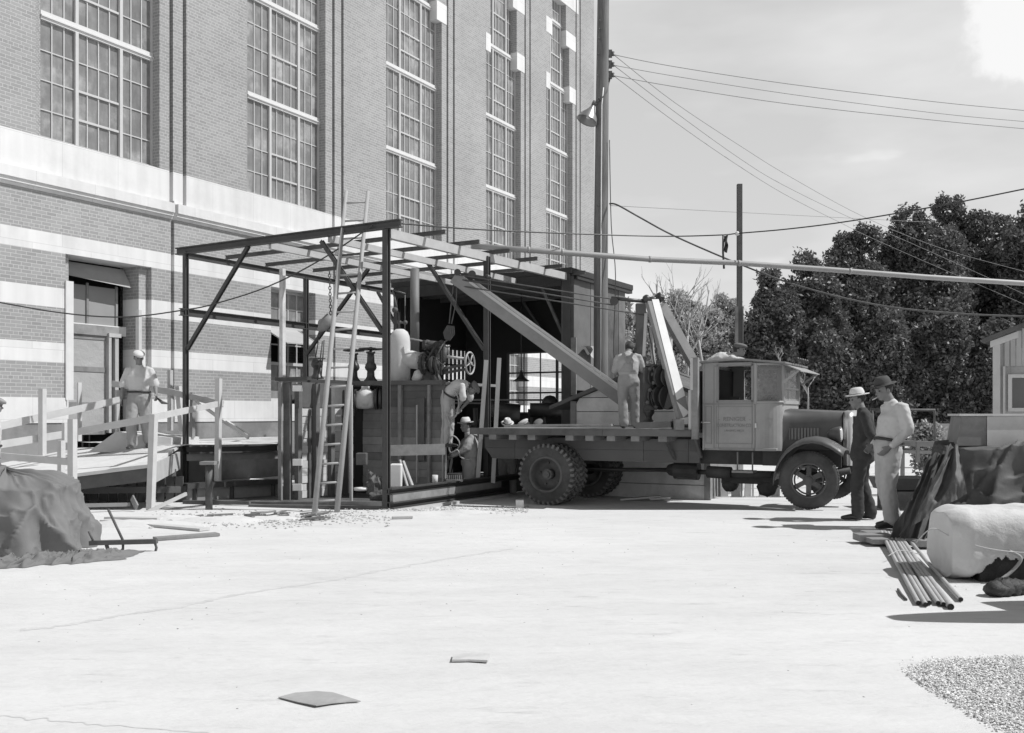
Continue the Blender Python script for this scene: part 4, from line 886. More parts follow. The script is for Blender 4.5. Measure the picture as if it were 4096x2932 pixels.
pc = corner(bc, 1)[3]; text('No', .075, pc[0]+.0, tz_(1677), pc[1]-.012, M('pale_lettering', .31, .6, .2, 20), trk, 1, -TA+R(18)); text('8', .10, pc[0]+.01, tz_(1700), pc[1]-.014, MATS['pale_lettering'], trk, 1, -TA+R(18))
# cab interior
mb = MB().box((aA+.1, bc+.1, zc0+.3), (aA+.6, bf-.1, zc0+.45), T); mb.box((aA+.06, bc+.1, zc0+.45), (aA+.16, bf-.1, zc0+.85), T); mb.box((aW-.25, bc+.25, zs-.2), (aW-.05, bf-.25, zs), T)
mb.box((aA+.02, bc+.05, zc0+.04), (aA+.04, bf-.05, zr-.1), T); obj('seat', mb, m_dark, trk)  # rear panel added to darken the cab interior
wheel(trk, T(aW-.35, bc+.4, zs+.02), .2, (-.6*TD.x, -.6*TD.y, .8), 4, .014, m_iron, 'steering_wheel')
# bonnet
def hood_sec(a, bl, br, zt, zb_, rr, n=6):
    pts = [T(a, bl, zb_)]
    for i in range(n+1): t = math.pi/2*i/n; pts.append(T(a, bl+rr*(1-math.cos(t)), zt-.02-rr*(1-math.sin(t))))
    pts.append(T(a, (bl+br)/2, zt))
    for i in range(n+1): t = math.pi/2*(1-i/n); pts.append(T(a, br-rr*(1-math.cos(t)), zt-.02-rr*(1-math.sin(t))))
    return pts+[T(a, br, zb_)]
aN = Ta(3372, .66); ht0, ht1 = Tz(1633, aW, .8), Tz(1643, aN, .8)
mb = MB(); secs = [hood_sec(aW-.02, .50, 1.70, ht0-.00, .84, .20), hood_sec(aW+.12, .60, 1.60, ht0-.01, .84, .20), hood_sec(aN-.02, .68, 1.52, ht1, .84, .16)]
n = len(secs[0]); mb.add([p for s in secs for p in s], [(i*n+j, i*n+j+1, (i+1)*n+j+1, (i+1)*n+j) for i in range(2) for j in range(n-1)], True)
bonnet = obj('bonnet', mb, m_hood, trk)
mb = MB()
for i in range(11):
    t_ = i/10; a = Ta(3147+t_*124, .63); bb = .60+.08*(a-aW-.12)/(aN-aW-.14)-.012
    mb.bar(T(a, bb, Tz(1712, a, .63)), T(a, bb, Tz(1758, a, .63)), .03, .016, up=T(0, 1, 0)-T(0, 0, 0))
obj('louvre', mb, M('louvre_paint', .16, .4, .1, 4), bonnet)
mb = MB(); s2 = hood_sec(aN, .66, 1.54, ht1+.015, .62, .16); s3 = hood_sec(aN+.13, .67, 1.53, ht1+.01, .62, .16)
mb.add(s2+s3, [(j, j+1, n+j+1, n+j) for j in range(n-1)]+[tuple(range(n, 2*n)), tuple(reversed(range(n)))], True); obj('radiator_shell', mb, M('nickel', .55, .3, .05, 4, metal=.7), trk)
mb = MB(); mb.box((aN+.131, .75, .68), (aN+.145, 1.45, ht1-.08), T)
for i in range(14): b_ = .77+i*.05; mb.box((aN+.145, b_, .69), (aN+.155, b_+.02, ht1-.09), T)
obj('radiator_core', mb, m_dark, trk); obj('radiator_cap', MB().lathe([(0, .06), (.04, .055), (.04, 0), (0, 0)], vz(T(aN+.06, 1.1, ht1+.01)), 12), m_rsteel, trk)
for b_ in (.45, 1.75):
    hl = T(Ta(3350, .45), b_, Tz(1737, Ta(3350, .45), .45)); dx = Vector((TD.x, TD.y, 0))
    o = obj('headlight', MB().tube([hl-dx*.14, hl-dx*.10, hl-dx*.03, hl+dx*.04, hl+dx*.055], [.03, .075, .105, .118, .112], 20), m_hood, trk)
    obj('lens', MB().tube([hl+dx*.05, hl+dx*.066], [.108, .08], 20), M('headlight_lens', .6, .15, .03, 4, spec=.8), o)
mb = MB().tube([T(Ta(3350, .45), .45, 1.0), T(Ta(3350, .45), 1.75, 1.0)], .02, 8)
for b_ in (.45, 1.75): mb.tube([T(Ta(3350, .45), b_, .85), T(Ta(3350, .45), b_, 1.05)], .02, 8)
obj('lamp_bar', mb, m_chas, trk)
# front wings
fp = [(3097, 1928), (3100, 1895), (3108, 1868), (3125, 1832), (3150, 1800), (3180, 1777), (3215, 1762), (3252, 1757), (3290, 1764), (3325, 1780), (3352, 1798), (3376, 1812)]
for side, b0_, b1_ in ((0, -.06, .50), (1, 1.72, 2.26)):
    mb = MB(); rows = []
    for (x, y) in fp:
        a = Ta(x, 0); z = Tz(y, a, 0); rows.append([T(a, b0_+(b1_-b0_)*v, z+dz) for v, dz in ((0, -.055), (.04, -.015), (.12, .012), (.35, .03), (.65, .03), (.88, .012), (.96, -.015), (1, -.055))])
    m_ = len(rows[0]); mb.add([p for r_ in rows for p in r_], [(i*m_+j, i*m_+j+1, (i+1)*m_+j+1, (i+1)*m_+j) for i in range(len(rows)-1) for j in range(m_-1)], True)
    o = obj('front_wing', mb, m_hood, trk); sm = o.modifiers.new('solid', 'SOLIDIFY'); sm.thickness = .012
mb = MB().box((aW-.3, .5, .60), (aN, .54, .86), T); mb.box((aW-.3, 1.66, .60), (aN, 1.70, .86), T); obj('splash_apron', mb, m_chas, trk)
mb = MB(); mb.bar(T(aN-.1, .72, .66), T(aN+.22, .72, .62), .06, .12); mb.bar(T(aN-.1, 1.5, .66), T(aN+.22, 1.5, .62), .06, .12); obj('frame_horn', mb, m_chas, trk)
mb = MB().tube([T(aF-.5, .62, .55), T(aF, .62, .46), T(aF+.5, .62, .55)], .05, 8); mb.tube([T(aF+.1, .7, .40), T(aF+.35, .85, .5), T(aF+.1, 1.8, .42)], .03, 8); mb.tube([T(aF+.05, 1.1, .38), T(aF+.4, 1.2, .55)], .06, 10); obj('leaf_spring', mb, m_chas, trk)
# rack behind the cab
for b_ in (.0, 2.16): 
    a = Ta(2778, 0); obj('headboard_post', MB().bar(T(a, b_+.04, 1.0), T(a, b_+.04, Tz(1430, a)), .08, .10, up=(TD.x, TD.y, 0)), m_woodg, trk)
a = Ta(2768, 0)
mb = MB()
for b_ in (.03,): mb.bar(T(a-.03, b_, Tz(1742, a)), T(a-.03, b_, Tz(1560, a)), .07, .03, up=(0, 1, 0)); mb.bar(T(a, b_-.02, Tz(1560, a)), T(a, b_-.02, Tz(1432, a)), .06, .03, up=(0, 1, 0))
obj('pale_stake', mb, m_wl, trk)
mb = MB().box((aA-.16, .25, zb), (aA-.08, 1.95, 2.06), T); obj('headboard', mb, m_woodd, trk)
# ---------------- timber crane on the bed
crn = thing('timber_derrick', T(1.0, 1.1, zb), 'wooden A-frame derrick with long boom standing on the truck bed', 'derrick')
m_tim = M('derrick_timber', .26, .85, .14, 4, bump=.003, stain=.15)
tip = P(1818, 1110, 17.3); foot = P(2530, 1628, 16.7)
mb = MB().bar(tip, foot, .17, .22); obj('boom', mb, m_tim, crn, bevel=.006)
up_ = Vector((0, 0, .105)); d_ = (foot-tip).normalized(); nrm = (Vector((0, 0, 1))-d_*d_.z).normalized()
side_ = d_.cross(nrm).normalized(); side_ = side_ if side_.y < 0 else -side_
for off, hh in ((.085, .10), (-.01, .15)): obj('boom_strip', MB().bar(tip+nrm*hh+side_*off+d_*.3, foot+nrm*hh+side_*off, .045, .045), m_wl, crn)
mb = MB(); mb.tube([tip+nrm*.1-Vector((0, .1, 0)), tip+nrm*.1+Vector((0, .1, 0))], .06, 12); mb.bar(P(1820, 1095, 17.3), P(1965, 1112, 17.1), .04, .04); mb.tube([P(1888, 1097, 17.15), P(1888, 1097, 17.25)], .07, 16); mb.bar(P(1850, 1120, 17.2), P(1960, 1128, 17.1), .03, .02); mb.ball(P(1950, 1108, 17.1), .05)
obj('boom_tip_iron', mb, m_iron, crn)
apx = P(2608, 1210, 15.9)
L1 = P(2738, 1700, 15.15)
mb = MB().bar(apx, P(2742, 1705, 15.0), .20, .11, up=(-.3, 1, 0)); leg = obj('front_leg', mb, m_tim, crn, bevel=.005)
a_, b2 = apx, P(2742, 1705, 15.0); dl = (b2-a_).normalized(); sx_ = dl.cross(Vector((-.3, 1, 0))).normalized(); fn_ = sx_.cross(dl)
if fn_.y > 0: fn_ = -fn_
def legpt(t, s): return a_+(b2-a_)*t+sx_*s+fn_*.058
sr = 1 if sx_.x > 0 else -1
mb = MB().add([legpt(-.01, -.02*sr), legpt(-.01, .10*sr), legpt(.78, .10*sr), legpt(.81, -.06*sr)], [range(4)])
mb.add([legpt(.82, -.07*sr), legpt(.91, .10*sr), legpt(.945, -.03*sr)], [range(3)]); mb.add([legpt(.955, -.1*sr), legpt(.94, .1*sr), legpt(.995, .1*sr), legpt(.999, -.04*sr)], [range(4)])
o = obj('white_paint', mb, m_white, crn); o.modifiers.new('s', 'SOLIDIFY').thickness = .006
obj('rear_leg', MB().bar(P(2645, 1225, 16.2), P(2800, 1500, 16.8), .10, .19), m_tim, crn, bevel=.005)
obj('king_post', MB().bar(P(2563, 1215, 16.3), P(2563, 1712, 16.3), .16, .16, up=(0, 1, 0)), M('king_timber', .12, .85, .2, 4), crn)
mb = MB().bar(P(2585, 1255, 15.9), P(2576, 1425, 15.7), .05, .05); mb.bar(P(2600, 1310, 15.9), P(2616, 1460, 15.7), .05, .05); obj('tie_stick', mb, m_wl, crn)
mb = MB().tube([P(2445, 1192, 15.9), P(2580, 1206, 15.9)], .03, 8); mb.tube([P(2456, 1205, 15.85), P(2456, 1205, 15.97)], .07, 14)
for i in range(6): mb.ball(P(2520+i*12, 1202, 15.9), .03, 6, 4)
mb.ball(P(2585, 1196, 15.9), .07, 8, 6, .1); mb.ball(P(2640, 1190, 16.0), .08, 8, 6, .2); mb.tube([P(2590, 1200, 15.9), P(2650, 1195, 16.1)], .05, 8)
obj('head_iron', mb, m_iron, crn)
mb = MB()
for a_, b_ in (((1835, 1100, 17.2), (2440, 1195, 15.9)), ((1850, 1120, 17.2), (2450, 1220, 15.9)), ((1850, 1145, 17.2), (2590, 1262, 15.9)), ((2590, 1300, 15.9), (2622, 1475, 15.6)), ((2600, 1260, 15.9), (2640, 1490, 15.6))):
    mb.tube([P(*a_), P(*b_)], .011, 5)
obj('guy_wire', mb, m_rsteel, crn)
mb = MB().tube([tip, P(1806, 1200, 17.3), P(1797, 1295, 17.3)], .012, 5); mb.tube([tip+Vector((.05, 0, 0)), P(1824, 1210, 17.3), P(1806, 1295, 17.3)], .012, 5); obj('fall_rope', mb, m_rsteel, crn)
hb = thing('hook_block', P(1795, 1370, 17.3), 'pulley block with hook hanging from the boom tip', 'pulley')
k = 17.3/F; c = P(1795, 1335, 17.3)
mb = MB().prism([(-22*k, 5*k), (-6*k, 34*k), (20*k, 30*k), (24*k, -2*k), (4*k, -28*k), (-16*k, -22*k)], -.05, .05, lambda x, y, z: c+Vector((x, y, z))); obj('cheek_plate', mb, m_iron, hb, bevel=.006)
mb = MB(); 
for x in (8, 16, 24): mb.bar(c+Vector((x*k-.01, -.06, 30*k)), c+Vector((x*k, -.06, 0)), .012, .012)
mb.tube([c+Vector((-.02, 0, -.1))]+[c+Vector((-.02+.06*math.cos(t*.5+1.8), 0, -.18+.06*math.sin(t*.5+1.8))) for t in range(9)], .014, 8); obj('hook', mb, m_rsteel, hb)
# winch
wn_ = thing('winch_column', P(2595, 1692, 15.7), 'black geared winch column with rope drums on truck bed', 'winch')
Yw = 15.7; k = Yw/F
mb = MB().lathe([(0, 0), (34*k, 0), (30*k, 6*k), (14*k, 16*k), (12*k, 26*k), (24*k, 44*k), (22*k, 60*k), (16*k, 62*k), (16*k, 230*k), (0, 230*k)], vz(P(2595, 1694, Yw)), 18)
mb.box((P(2575, 0, Yw).x, Yw-.1, P(0, 1640, Yw).z), (P(2625, 0, Yw).x, Yw+.12, P(0, 1470, Yw).z)); obj('column', mb, m_iron, wn_)
mb = MB()
def drum(cx, cy, r_, w_): 
    c = P(cx, cy, Yw-.1); q = Vector((.55, -.83, 0))
    r_ *= 1.22; mb.tube([c, c+q*w_], r_*.7*k, 20); mb.tube([c-q*.02, c+q*.015], r_*k, 24); mb.tube([c+q*w_, c+q*(w_+.03)], r_*k, 24)
drum(2628, 1508, 38, .12); drum(2640, 1510, 32, .18); drum(2625, 1585, 36, .10); drum(2640, 1590, 40, .18); obj('drum', mb, m_iron, wn_)
mb = MB()
for (x, y) in ((2600, 1475), (2640, 1455), (2615, 1530), (2600, 1560), (2590, 1610), (2625, 1625), (2610, 1497)): mb.ball(P(x, y, Yw-.18), .035, 8, 6, .15); mb.tube([P(x, y, Yw-.18), P(x+random.randint(-15, 25), y+random.randint(-25, 25), Yw-.16)], .012, 6)
mb.bar(P(2580, 1458, Yw-.1), P(2650, 1462, Yw-.1), .04, .03); mb.bar(P(2612, 1470, Yw-.2), P(2628, 1505, Yw-.2), .02, .03); mb.bar(P(2610, 1560, Yw-.2), P(2628, 1590, Yw-.2), .02, .03); obj('gear_detail', mb, m_rsteel, wn_)
c = P(2648, 1592, Yw-.2); q = Vector((.55, -.83, 0)); obj('rope_coil', MB().tube([c, c+q*.1], 20*k, 18), m_rope, wn_)
# load on the bed
mb = MB().bar(P(2025, 1703, 15.9), P(2450, 1700, 15.4), .25, .035); solo('bed_plank', mb, m_woodg, 'long weathered plank lying flat on the truck bed', 'plank')
mb = MB().bar(P(2550, 1702, 15.35), P(2690, 1698, 15.1), .2, .10); solo('timber_sill', mb, m_bedside, 'short heavy timber under the winch on the truck bed', 'timber')
mb = MB().box((P(2700, 0, 14.9).x, 14.85, zb), (P(2735, 0, 14.9).x, 15.2, zb+.16)); solo('wheel_chock', mb, m_woodg, 'small wooden chock at the foot of the white painted leg', 'chock')
mb = MB().box((P(2063, 0, 15.6).x, 15.6, G(2080, 2025).z), (P(2095, 0, 15.6).x, 15.75, .0)); solo('wood_block', mb, m_white, 'small pale wood block beside the rear wheel', 'block')
# ================================================================ tool shack behind the truck
rc = Vector(((2830-CX)/F*17.0, 17.0)); dl_ = Vector((-math.cos(R(28)), math.sin(R(28)))); ib = Vector((math.sin(R(28)), math.cos(R(28))))
def SH(t, d, z): p = rc+dl_*t+ib*d; return Vector((p.x, p.y, z))
def SHt(px, d=0):
    r = (px-CX)/F; q = rc+ib*d; return (r*q.y-q.x)/(dl_.x-r*dl_.y)
tl, tm = SHt(2288), SHt(2560)
shk = thing('tool_shack', SH(tl/2, 0, -.12), 'low plank tool shack with gable roof directly behind the truck', 'shack')
zE = CH-(1605-HY)/F*SH(tl, 0, 0).y; zM = CH-(1492-HY)/F*SH(tm, 0, 0).y
mb = MB(); z = -.12; hgt = .26
while z < zM:
    z1 = z+hgt-.012
    def cl(zq):   # extent of the gable at height zq
        if zq <= zE: return 0, tl
        f_ = (zq-zE)/(zM-zE); return (0+tm*f_, tl+(tm-tl)*f_)
    a0_, b0_ = cl(z); a1_, b1_ = cl(min(z1, zM)); mb.prism([(a0_, z), (b0_, z), (b1_, min(z1, zM)), (a1_, min(z1, zM))], random.uniform(-.008, .004), .03, SH); z += hgt
obj('plank_wall', mb, M('shack_boards', .60, .9, .16, 3, island=.12, bump=.004, stain=.2), shk)
mb = MB().box((-.06, -.03, -.12), (.05, .02, zE), SH); mb.box((tl-.09, -.03, -.12), (tl+.02, .02, zE), SH); obj('corner_post', mb, m_woodg, shk)
mb = MB().box((0, .02, -.12), (.03, 2.4, zE), SH); mb.box((tl-.03, .02, -.12), (tl, 2.4, zE), SH); mb.box((0, 2.4, -.12), (tl, 2.43, zE), SH); obj('side_wall', mb, m_woodg, shk)
mb = MB()
e = .42
for (t0, z0, t1, z1) in ((tl+e, zE-e*(zM-zE)/(tl-tm)-.0, tm, zM+.02), (-.25, zE-.25*(zM-zE)/tm, tm, zM+.02)):
    mb.prism([(t0, z0), (t1, z1), (t1, z1+.07), (t0, z0+.07)], -.12, 2.5, SH)
obj('roof', mb, M('felt_roof', .13, .95, .3, 3, bump=.03, stain=.3), shk)
# odds and ends beyond the truck, seen under the cab
mb = MB()
for i in range(4): x = 2838+i*13; mb.bar(P(x, 1870, 17.3), P(x+2, 1985, 17.3), .04, .02)
solo('plank_bundle', mb, m_tw, 'upright dark planks leaning behind the truck cab', 'planks')
random.seed(5)
for i in range(6):
    x = 2890+i*52; Y_ = 17.6; w_ = random.randint(18, 34)
    mb = MB().bar(P(x, 1900+random.randint(-20, 20), Y_), P(x+random.randint(-6, 6), 1990, Y_), w_*Y_/F, .05, up=(0, 1, 0)); mb.bar(P(x+w_*.7, 1890, Y_+.2), P(x+w_*.7, 1988, Y_+.2), .03, .03)
    mb.bar(P(x-20, 1990, Y_), P(x+25, 1988, Y_), .1, .03)
    solo('pale_crate', mb, [m_wl, m_woodg, m_tank][i % 3], ['broken pale crate under the cab, nearest the shack', 'second broken crate seen below the cab', 'crate leaning under the middle of the cab', 'crate end just behind the cab step', 'slatted crate seen before the front wing', 'last crate, beside the front wheel'][i], 'crate', 'broken crates behind the truck')
mb = MB().bar(P(2480, 1998, 16.9), P(2640, 1985, 16.9), .15, .03); mb.bar(P(2600, 1996, 16.8), P(2680, 1990, 16.8), .1, .03); solo('loose_planks', mb, m_wl, 'thin bright planks lying at the foot of the shack', 'planks')
# ================================================================ people
def loft(mb, pts, rad, side=(1, 0, 0), seg=14):
    pts = [Vector(p) for p in pts]; side = Vector(side); k0 = len(mb.v); n = len(pts)
    d0 = (pts[1]-pts[0]).normalized(); d1 = (pts[-1]-pts[-2]).normalized()
    rs = [(r, r) if isinstance(r, (int, float)) else r for r in rad]
    P_ = [pts[0]-d0*min(rs[0])*.7, pts[0]-d0*min(rs[0])*.35]+pts+[pts[-1]+d1*min(rs[-1])*.35, pts[-1]+d1*min(rs[-1])*.7]
    R_ = [(rs[0][0]*.45, rs[0][1]*.45), (rs[0][0]*.85, rs[0][1]*.85)]+rs+[(rs[-1][0]*.85, rs[-1][1]*.85), (rs[-1][0]*.45, rs[-1][1]*.45)]
    m = len(P_)
    for i, p in enumerate(P_):
        d = (P_[min(i+1, m-1)]-P_[max(i-1, 0)]).normalized(); a = side-d*side.dot(d)
        if a.length < .05: a = d.orthogonal()
        a.normalize(); b = d.cross(a)
        for j in range(seg): t = 2*math.pi*j/seg; mb.v.append(p+a*math.cos(t)*R_[i][0]+b*math.sin(t)*R_[i][1])
    for i in range(m-1):
        for j in range(seg): mb.f.append([k0+i*seg+j, k0+i*seg+(j+1) % seg, k0+(i+1)*seg+(j+1) % seg, k0+(i+1)*seg+j]); mb.sm.append(True)
    mb.f.append([k0+j for j in reversed(range(seg))]); mb.f.append([k0+(m-1)*seg+j for j in range(seg)]); mb.sm += [True, True]
cloud_tex = bpy.data.textures.new('folds', 'CLOUDS'); cloud_tex.noise_scale = .075; cloud_tex.noise_depth = 2
def remesh(o, vox, disp=0.):
    r = o.modifiers.new('remesh', 'REMESH'); r.mode = 'VOXEL'; r.voxel_size = vox; r.use_smooth_shade = True
    s = o.modifiers.new('smooth', 'SMOOTH'); s.iterations = 3; s.factor = .6
    if disp: d = o.modifiers.new('folds', 'DISPLACE'); d.texture = cloud_tex; d.strength = disp; d.mid_level = .5; d.texture_coords = 'LOCAL'
DEF = dict(pelvis=(0, 0, .95), waist=(0, 0, 1.08), chest=(0, .01, 1.27), neck=(0, -.01, 1.47), head=(0, .02, 1.61),
           shR=(.185, -.01, 1.41), elR=(.235, -.03, 1.13), wrR=(.245, .05, .89), shL=(-.185, -.01, 1.41), elL=(-.235, -.03, 1.13), wrL=(-.245, .05, .89),
           hipR=(.09, 0, .93), knR=(.10, .02, .50), anR=(.11, -.02, .09), hipL=(-.09, 0, .93), knL=(-.10, .02, .50), anL=(-.11, -.02, .09), toeR=(.13, .14, .03), toeL=(-.13, .14, .03))
PEOPLE = 0
def person(label, loc, rz, H, J=None, face=0., nod=0., top='short', topm=None, legs='trousers', legm=None, hat='fedora', hatm=None, shoem=None, vox=.010, hands=True, bulk=1., group=None, hair=None, handcurl=.6):
    S = H/1.75; j = {k: Vector(v) for k, v in {**DEF, **(J or {})}.items()}
    loc = Vector(loc); Mw = Matrix.Translation(loc) @ Matrix.Rotation(rz, 4, 'Z') @ Matrix.Diagonal((S, S, S, 1))
    side = (j['shR']-j['shL']).normalized(); sideh = (j['hipR']-j['hipL']).normalized()
    hf = Matrix.Rotation(R(face), 3, 'Z') @ Matrix.Rotation(R(-nod), 3, 'X')   # head frame: y forward
    hd = lambda x, y, z: j['head']+hf @ Vector((x, y, z))
    mb = MB()
    mb.ball(j['head'], (.074, .092, .108), 16, 12)
    k = len(mb.v)-17*13+0
    for q in mb.v: pass
    def eb(c, r): # ellipsoid in head frame
        m2 = MB().ball((0, 0, 0), r, 12, 8); mb.add([hd(*c)+hf @ v for v in m2.v], m2.f, True)
    mb.v.clear(); mb.f.clear(); mb.sm.clear()
    eb((0, -.012, .025), (.075, .094, .092)); eb((0, .025, -.035), (.060, .068, .080)); eb((0, .055, -.085), (.032, .030, .026)); eb((0, .085, .03), (.05, .018, .014))
    for sx in (-1, 1): eb((sx*.034, .066, -.022), (.022, .022, .022)); eb((sx*.077, -.008, -.005), (.010, .020, .032))
    loft(mb, [hd(0, .088, .015), hd(0, .104, -.012), hd(0, .112, -.026)], [.007, .011, .013]); eb((0, .088, -.056), (.024, .014, .007)); eb((0, .084, -.066), (.02, .014, .007))
    loft(mb, [j['neck'], j['neck'].lerp(j['head'], .45)+Vector((0, -.005, 0)), hd(0, -.015, -.04)], [.060, .055, .055], side)
    shc = (j['shR']+j['shL'])/2
    loft(mb, [j['pelvis'], j['waist'], j['chest'], shc-(shc-j['chest'])*.25, j['neck']-(j['neck']-shc)*.2], [(.145, .095), (.13, .09), (.155, .105), (.15, .09), (.07, .06)], side)
    for sd_ in 'RL':
        loft(mb, [j['sh'+sd_]-side*(.03 if sd_ == 'R' else -.03), j['sh'+sd_], j['sh'+sd_].lerp(j['el'+sd_], .5), j['el'+sd_], j['el'+sd_].lerp(j['wr'+sd_], .35), j['wr'+sd_]], [.05, .052, .044, .037, .038, .026], side, 12)
        loft(mb, [j['hip'+sd_], j['hip'+sd_].lerp(j['kn'+sd_], .5), j['kn'+sd_], j['kn'+sd_].lerp(j['an'+sd_], .35), j['an'+sd_]], [.085, .07, .052, .052, .036], sideh, 12)
        loft(mb, [j['an'+sd_]-Vector((0, 0, .03)), j['an'+sd_].lerp(j['toe'+sd_], .5)-Vector((0, 0, .02)), j['toe'+sd_]], [.035, .035, .025], sideh, 10)
        if hands:
            w_ = j['wr'+sd_]; d = (w_-j['el'+sd_]).normalized(); fw = Vector((0, 1, 0)); fw = (fw-d*fw.dot(d)).normalized(); pn = d.cross(fw)   # fw: knuckle row direction, pn: palm normal
            inn = -pn if (pn.x > 0) == (sd_ == 'R') else pn
            palm = w_+d*.05
            loft(mb, [w_, w_+d*.045, w_+d*.09], [(.024, .018), (.038, .016), (.040, .015)], fw, 10)
            for fi in range(4):
                b0 = w_+d*.095+fw*(.030-fi*.020); L = (.075, .083, .078, .060)[fi]; c = handcurl*(.9+.1*fi)
                d1 = (d*math.cos(c*.5)+inn*math.sin(c*.5)); d2 = (d*math.cos(c*1.3)+inn*math.sin(c*1.3)); d3 = (d*math.cos(c*2.1)+inn*math.sin(c*2.1))
                p1 = b0+d1*L*.45; p2 = p1+d2*L*.33; p3 = p2+d3*L*.25; loft(mb, [b0-d*.01, p1, p2, p3], [.0095, .009, .008, .007], fw, 8)
            tb = w_+d*.03+fw*.030; t1 = tb+(fw*.6+d*.7+inn*.3)*.035; t2 = t1+(fw*.15+d*.85+inn*.4)*.03; loft(mb, [tb, t1, t2], [.012, .010, .008], inn, 8)
    mb.v = [Mw @ v for v in mb.v]
    o = obj('person', mb, m_skin); tag(o, label, 'person', group); remesh(o, min(vox, .011)*1.0)
    def cl(nm, m2, mat, vx=vox, dp=.024):
        m2.v = [Mw @ v for v in m2.v]; c = obj(nm, m2, mat, o)
        if vx: remesh(c, vx*1.15, dp)
        return c
    B = bulk
    if top:
        m2 = MB(); jk = top == 'jacket'
        if jk:
            low = j['pelvis']+(j['pelvis']-j['waist']).normalized()*.10
            loft(m2, [low, j['pelvis'], j['waist'], j['chest'], shc-(shc-j['chest'])*.2, j['neck']-(j['neck']-shc)*.05], [(.205*B, .165*B), (.188*B, .15*B), (.162*B, .13*B), (.19*B, .135*B), (.185, .105), (.075, .07)], side, 18)
        else:
            loft(m2, [j['pelvis'].lerp(j['waist'], .55), j['waist'], j['chest'], shc-(shc-j['chest'])*.2, j['neck']-(j['neck']-shc)*.05], [(.158*B, .120*B), (.170*B, .130*B), (.182*B, .132*B), (.18, .105), (.074, .068)], side, 18)
        for sd_ in 'RL':
            sg = 1 if sd_ == 'R' else -1; sh, e_, w_ = j['sh'+sd_], j['el'+sd_], j['wr'+sd_]
            loft(m2, [sh-side*sg*.05, sh, sh.lerp(e_, .5), sh.lerp(e_, .97)], [.060, .064, .063*B, .058*B if top != 'short' else .070*B], side, 12)
            if top != 'short': loft(m2, [e_, e_.lerp(w_, .5), e_.lerp(w_, .93)], [.058, .052, .042], side, 12)
            else: loft(m2, [e_, e_.lerp(w_, .10)], [.064, .062], side, 12)
        cl('jacket' if jk else 'shirt', m2, topm)
        if not jk:
            m2 = MB(); c0 = j['neck']; pts = [Mw @ (c0+Vector((.062*math.cos(t*.393), .055*math.sin(t*.393)+.0, .0+.012*math.sin(t*.393)*-1))) for t in range(17)]; mm = MB().tube(pts, .014*S, 6, caps=False); obj('collar', mm, topm, o)
    if legs:
        m2 = MB(); loft(m2, [j['pelvis'].lerp(j['waist'], .55), j['pelvis'], (j['hipR']+j['hipL'])/2-Vector((0, 0, .06))], [(.158*B, .122*B), (.175*B, .132*B), (.16*B, .125*B)], sideh, 18)
        for sd_ in 'RL':
            h, kn, an = j['hip'+sd_], j['kn'+sd_], j['an'+sd_]
            loft(m2, [h-Vector((0, 0, .02)), h.lerp(kn, .4), kn, kn.lerp(an, .5), an+Vector((0, .0, .0))], [.105*B, .098*B, .082*B, .082*B, .078*B], sideh, 14)
        if legs == 'overall':   # bib, back yoke and straps
            q = lambda x, y, z: (lambda b: b)(j['waist'].lerp(j['chest'], z)+side*x+Vector((0, y, 0)))
            loft(m2, [j['waist'], j['waist'].lerp(j['chest'], .75)], [(.172*B, .136*B), (.13*B, .146*B)], side, 18)
        cl('overalls' if legs == 'overall' else 'trousers', m2, legm)
        if legs == 'overall':
            mm = MB(); up = (j['neck']-j['chest']).normalized(); bk = side.cross(up).normalized()
            if bk.y > 0: bk = -bk
            for sx in (-1, 1):
                pts = [j['waist'].lerp(j['chest'], .7)+bk*.15+side*sx*.05, shc+bk*.11-up*.08+side*sx*.0, shc+bk*.06+up*.035+side*-sx*.09] if False else [j['waist'].lerp(j['chest'], .5)+bk*.15*B, j['chest']+bk*.15+side*sx*.04, shc+bk*.115+side*sx*.08, shc+up*.045+side*sx*.10]
                for a_, b_ in zip(pts, pts[1:]): mm.bar(Mw @ a_, Mw @ b_, .035, .014, up=(Mw.to_3x3() @ bk))
            obj('strap', mm, legm, o)
        elif top and top != 'jacket':
            m2 = MB(); c0 = j['pelvis'].lerp(j['waist'], .5); pts = []
            uw = (j['waist']-j['pelvis']).normalized(); fwd = uw.cross(sideh)*-1
            for t in range(25): a_ = t*2*math.pi/24; pts.append(Mw @ (c0+sideh*.172*B*math.cos(a_)+fwd*.133*B*math.sin(a_)))
            m2.tube(pts, .019*S, 6, caps=False); obj('belt', m2, M('belt_leather', .04, .6), o)
    for sd_ in 'RL':
        m2 = MB(); an, to = j['an'+sd_], j['toe'+sd_]; loft(m2, [an-Vector((0, .03, .045)), an.lerp(to, .5)-Vector((0, 0, .008)), to+Vector((0, .02, .005))], [(.042, .042), (.046, .038), (.042, .024)], sideh, 12)
        cl('shoe', m2, shoem or m_iron, vox*.9, 0)
    hm = MB()
    if hat in ('fedora', 'straw'):
        def hfn(x, y, z): return Mw @ hd(x*.86, y*1.06-.005, z)
        hm.lathe([(.152, .066), (.148, .074), (.122, .062), (.100, .060), (.096, .085), (.088, .12), (.078, .145), (.062, .162), (.042, .166), (.02, .150), (0, .142)], hfn, 28)
        hm.lathe([(.152, .066), (.115, .055), (.09, .055), (0, .09)], hfn, 28)
        c = obj('hat', hm, hatm, o); b = MB().lathe([(.1025, .062), (.0990, .082), (.094, .082)], hfn, 28); obj('hat_band', b, m_iron if hat == 'straw' else M('hat_band', .03, .7), c)
    elif hat == 'cap':
        def hfn(x, y, z): return Mw @ hd(x, y*1.12+.004, z)
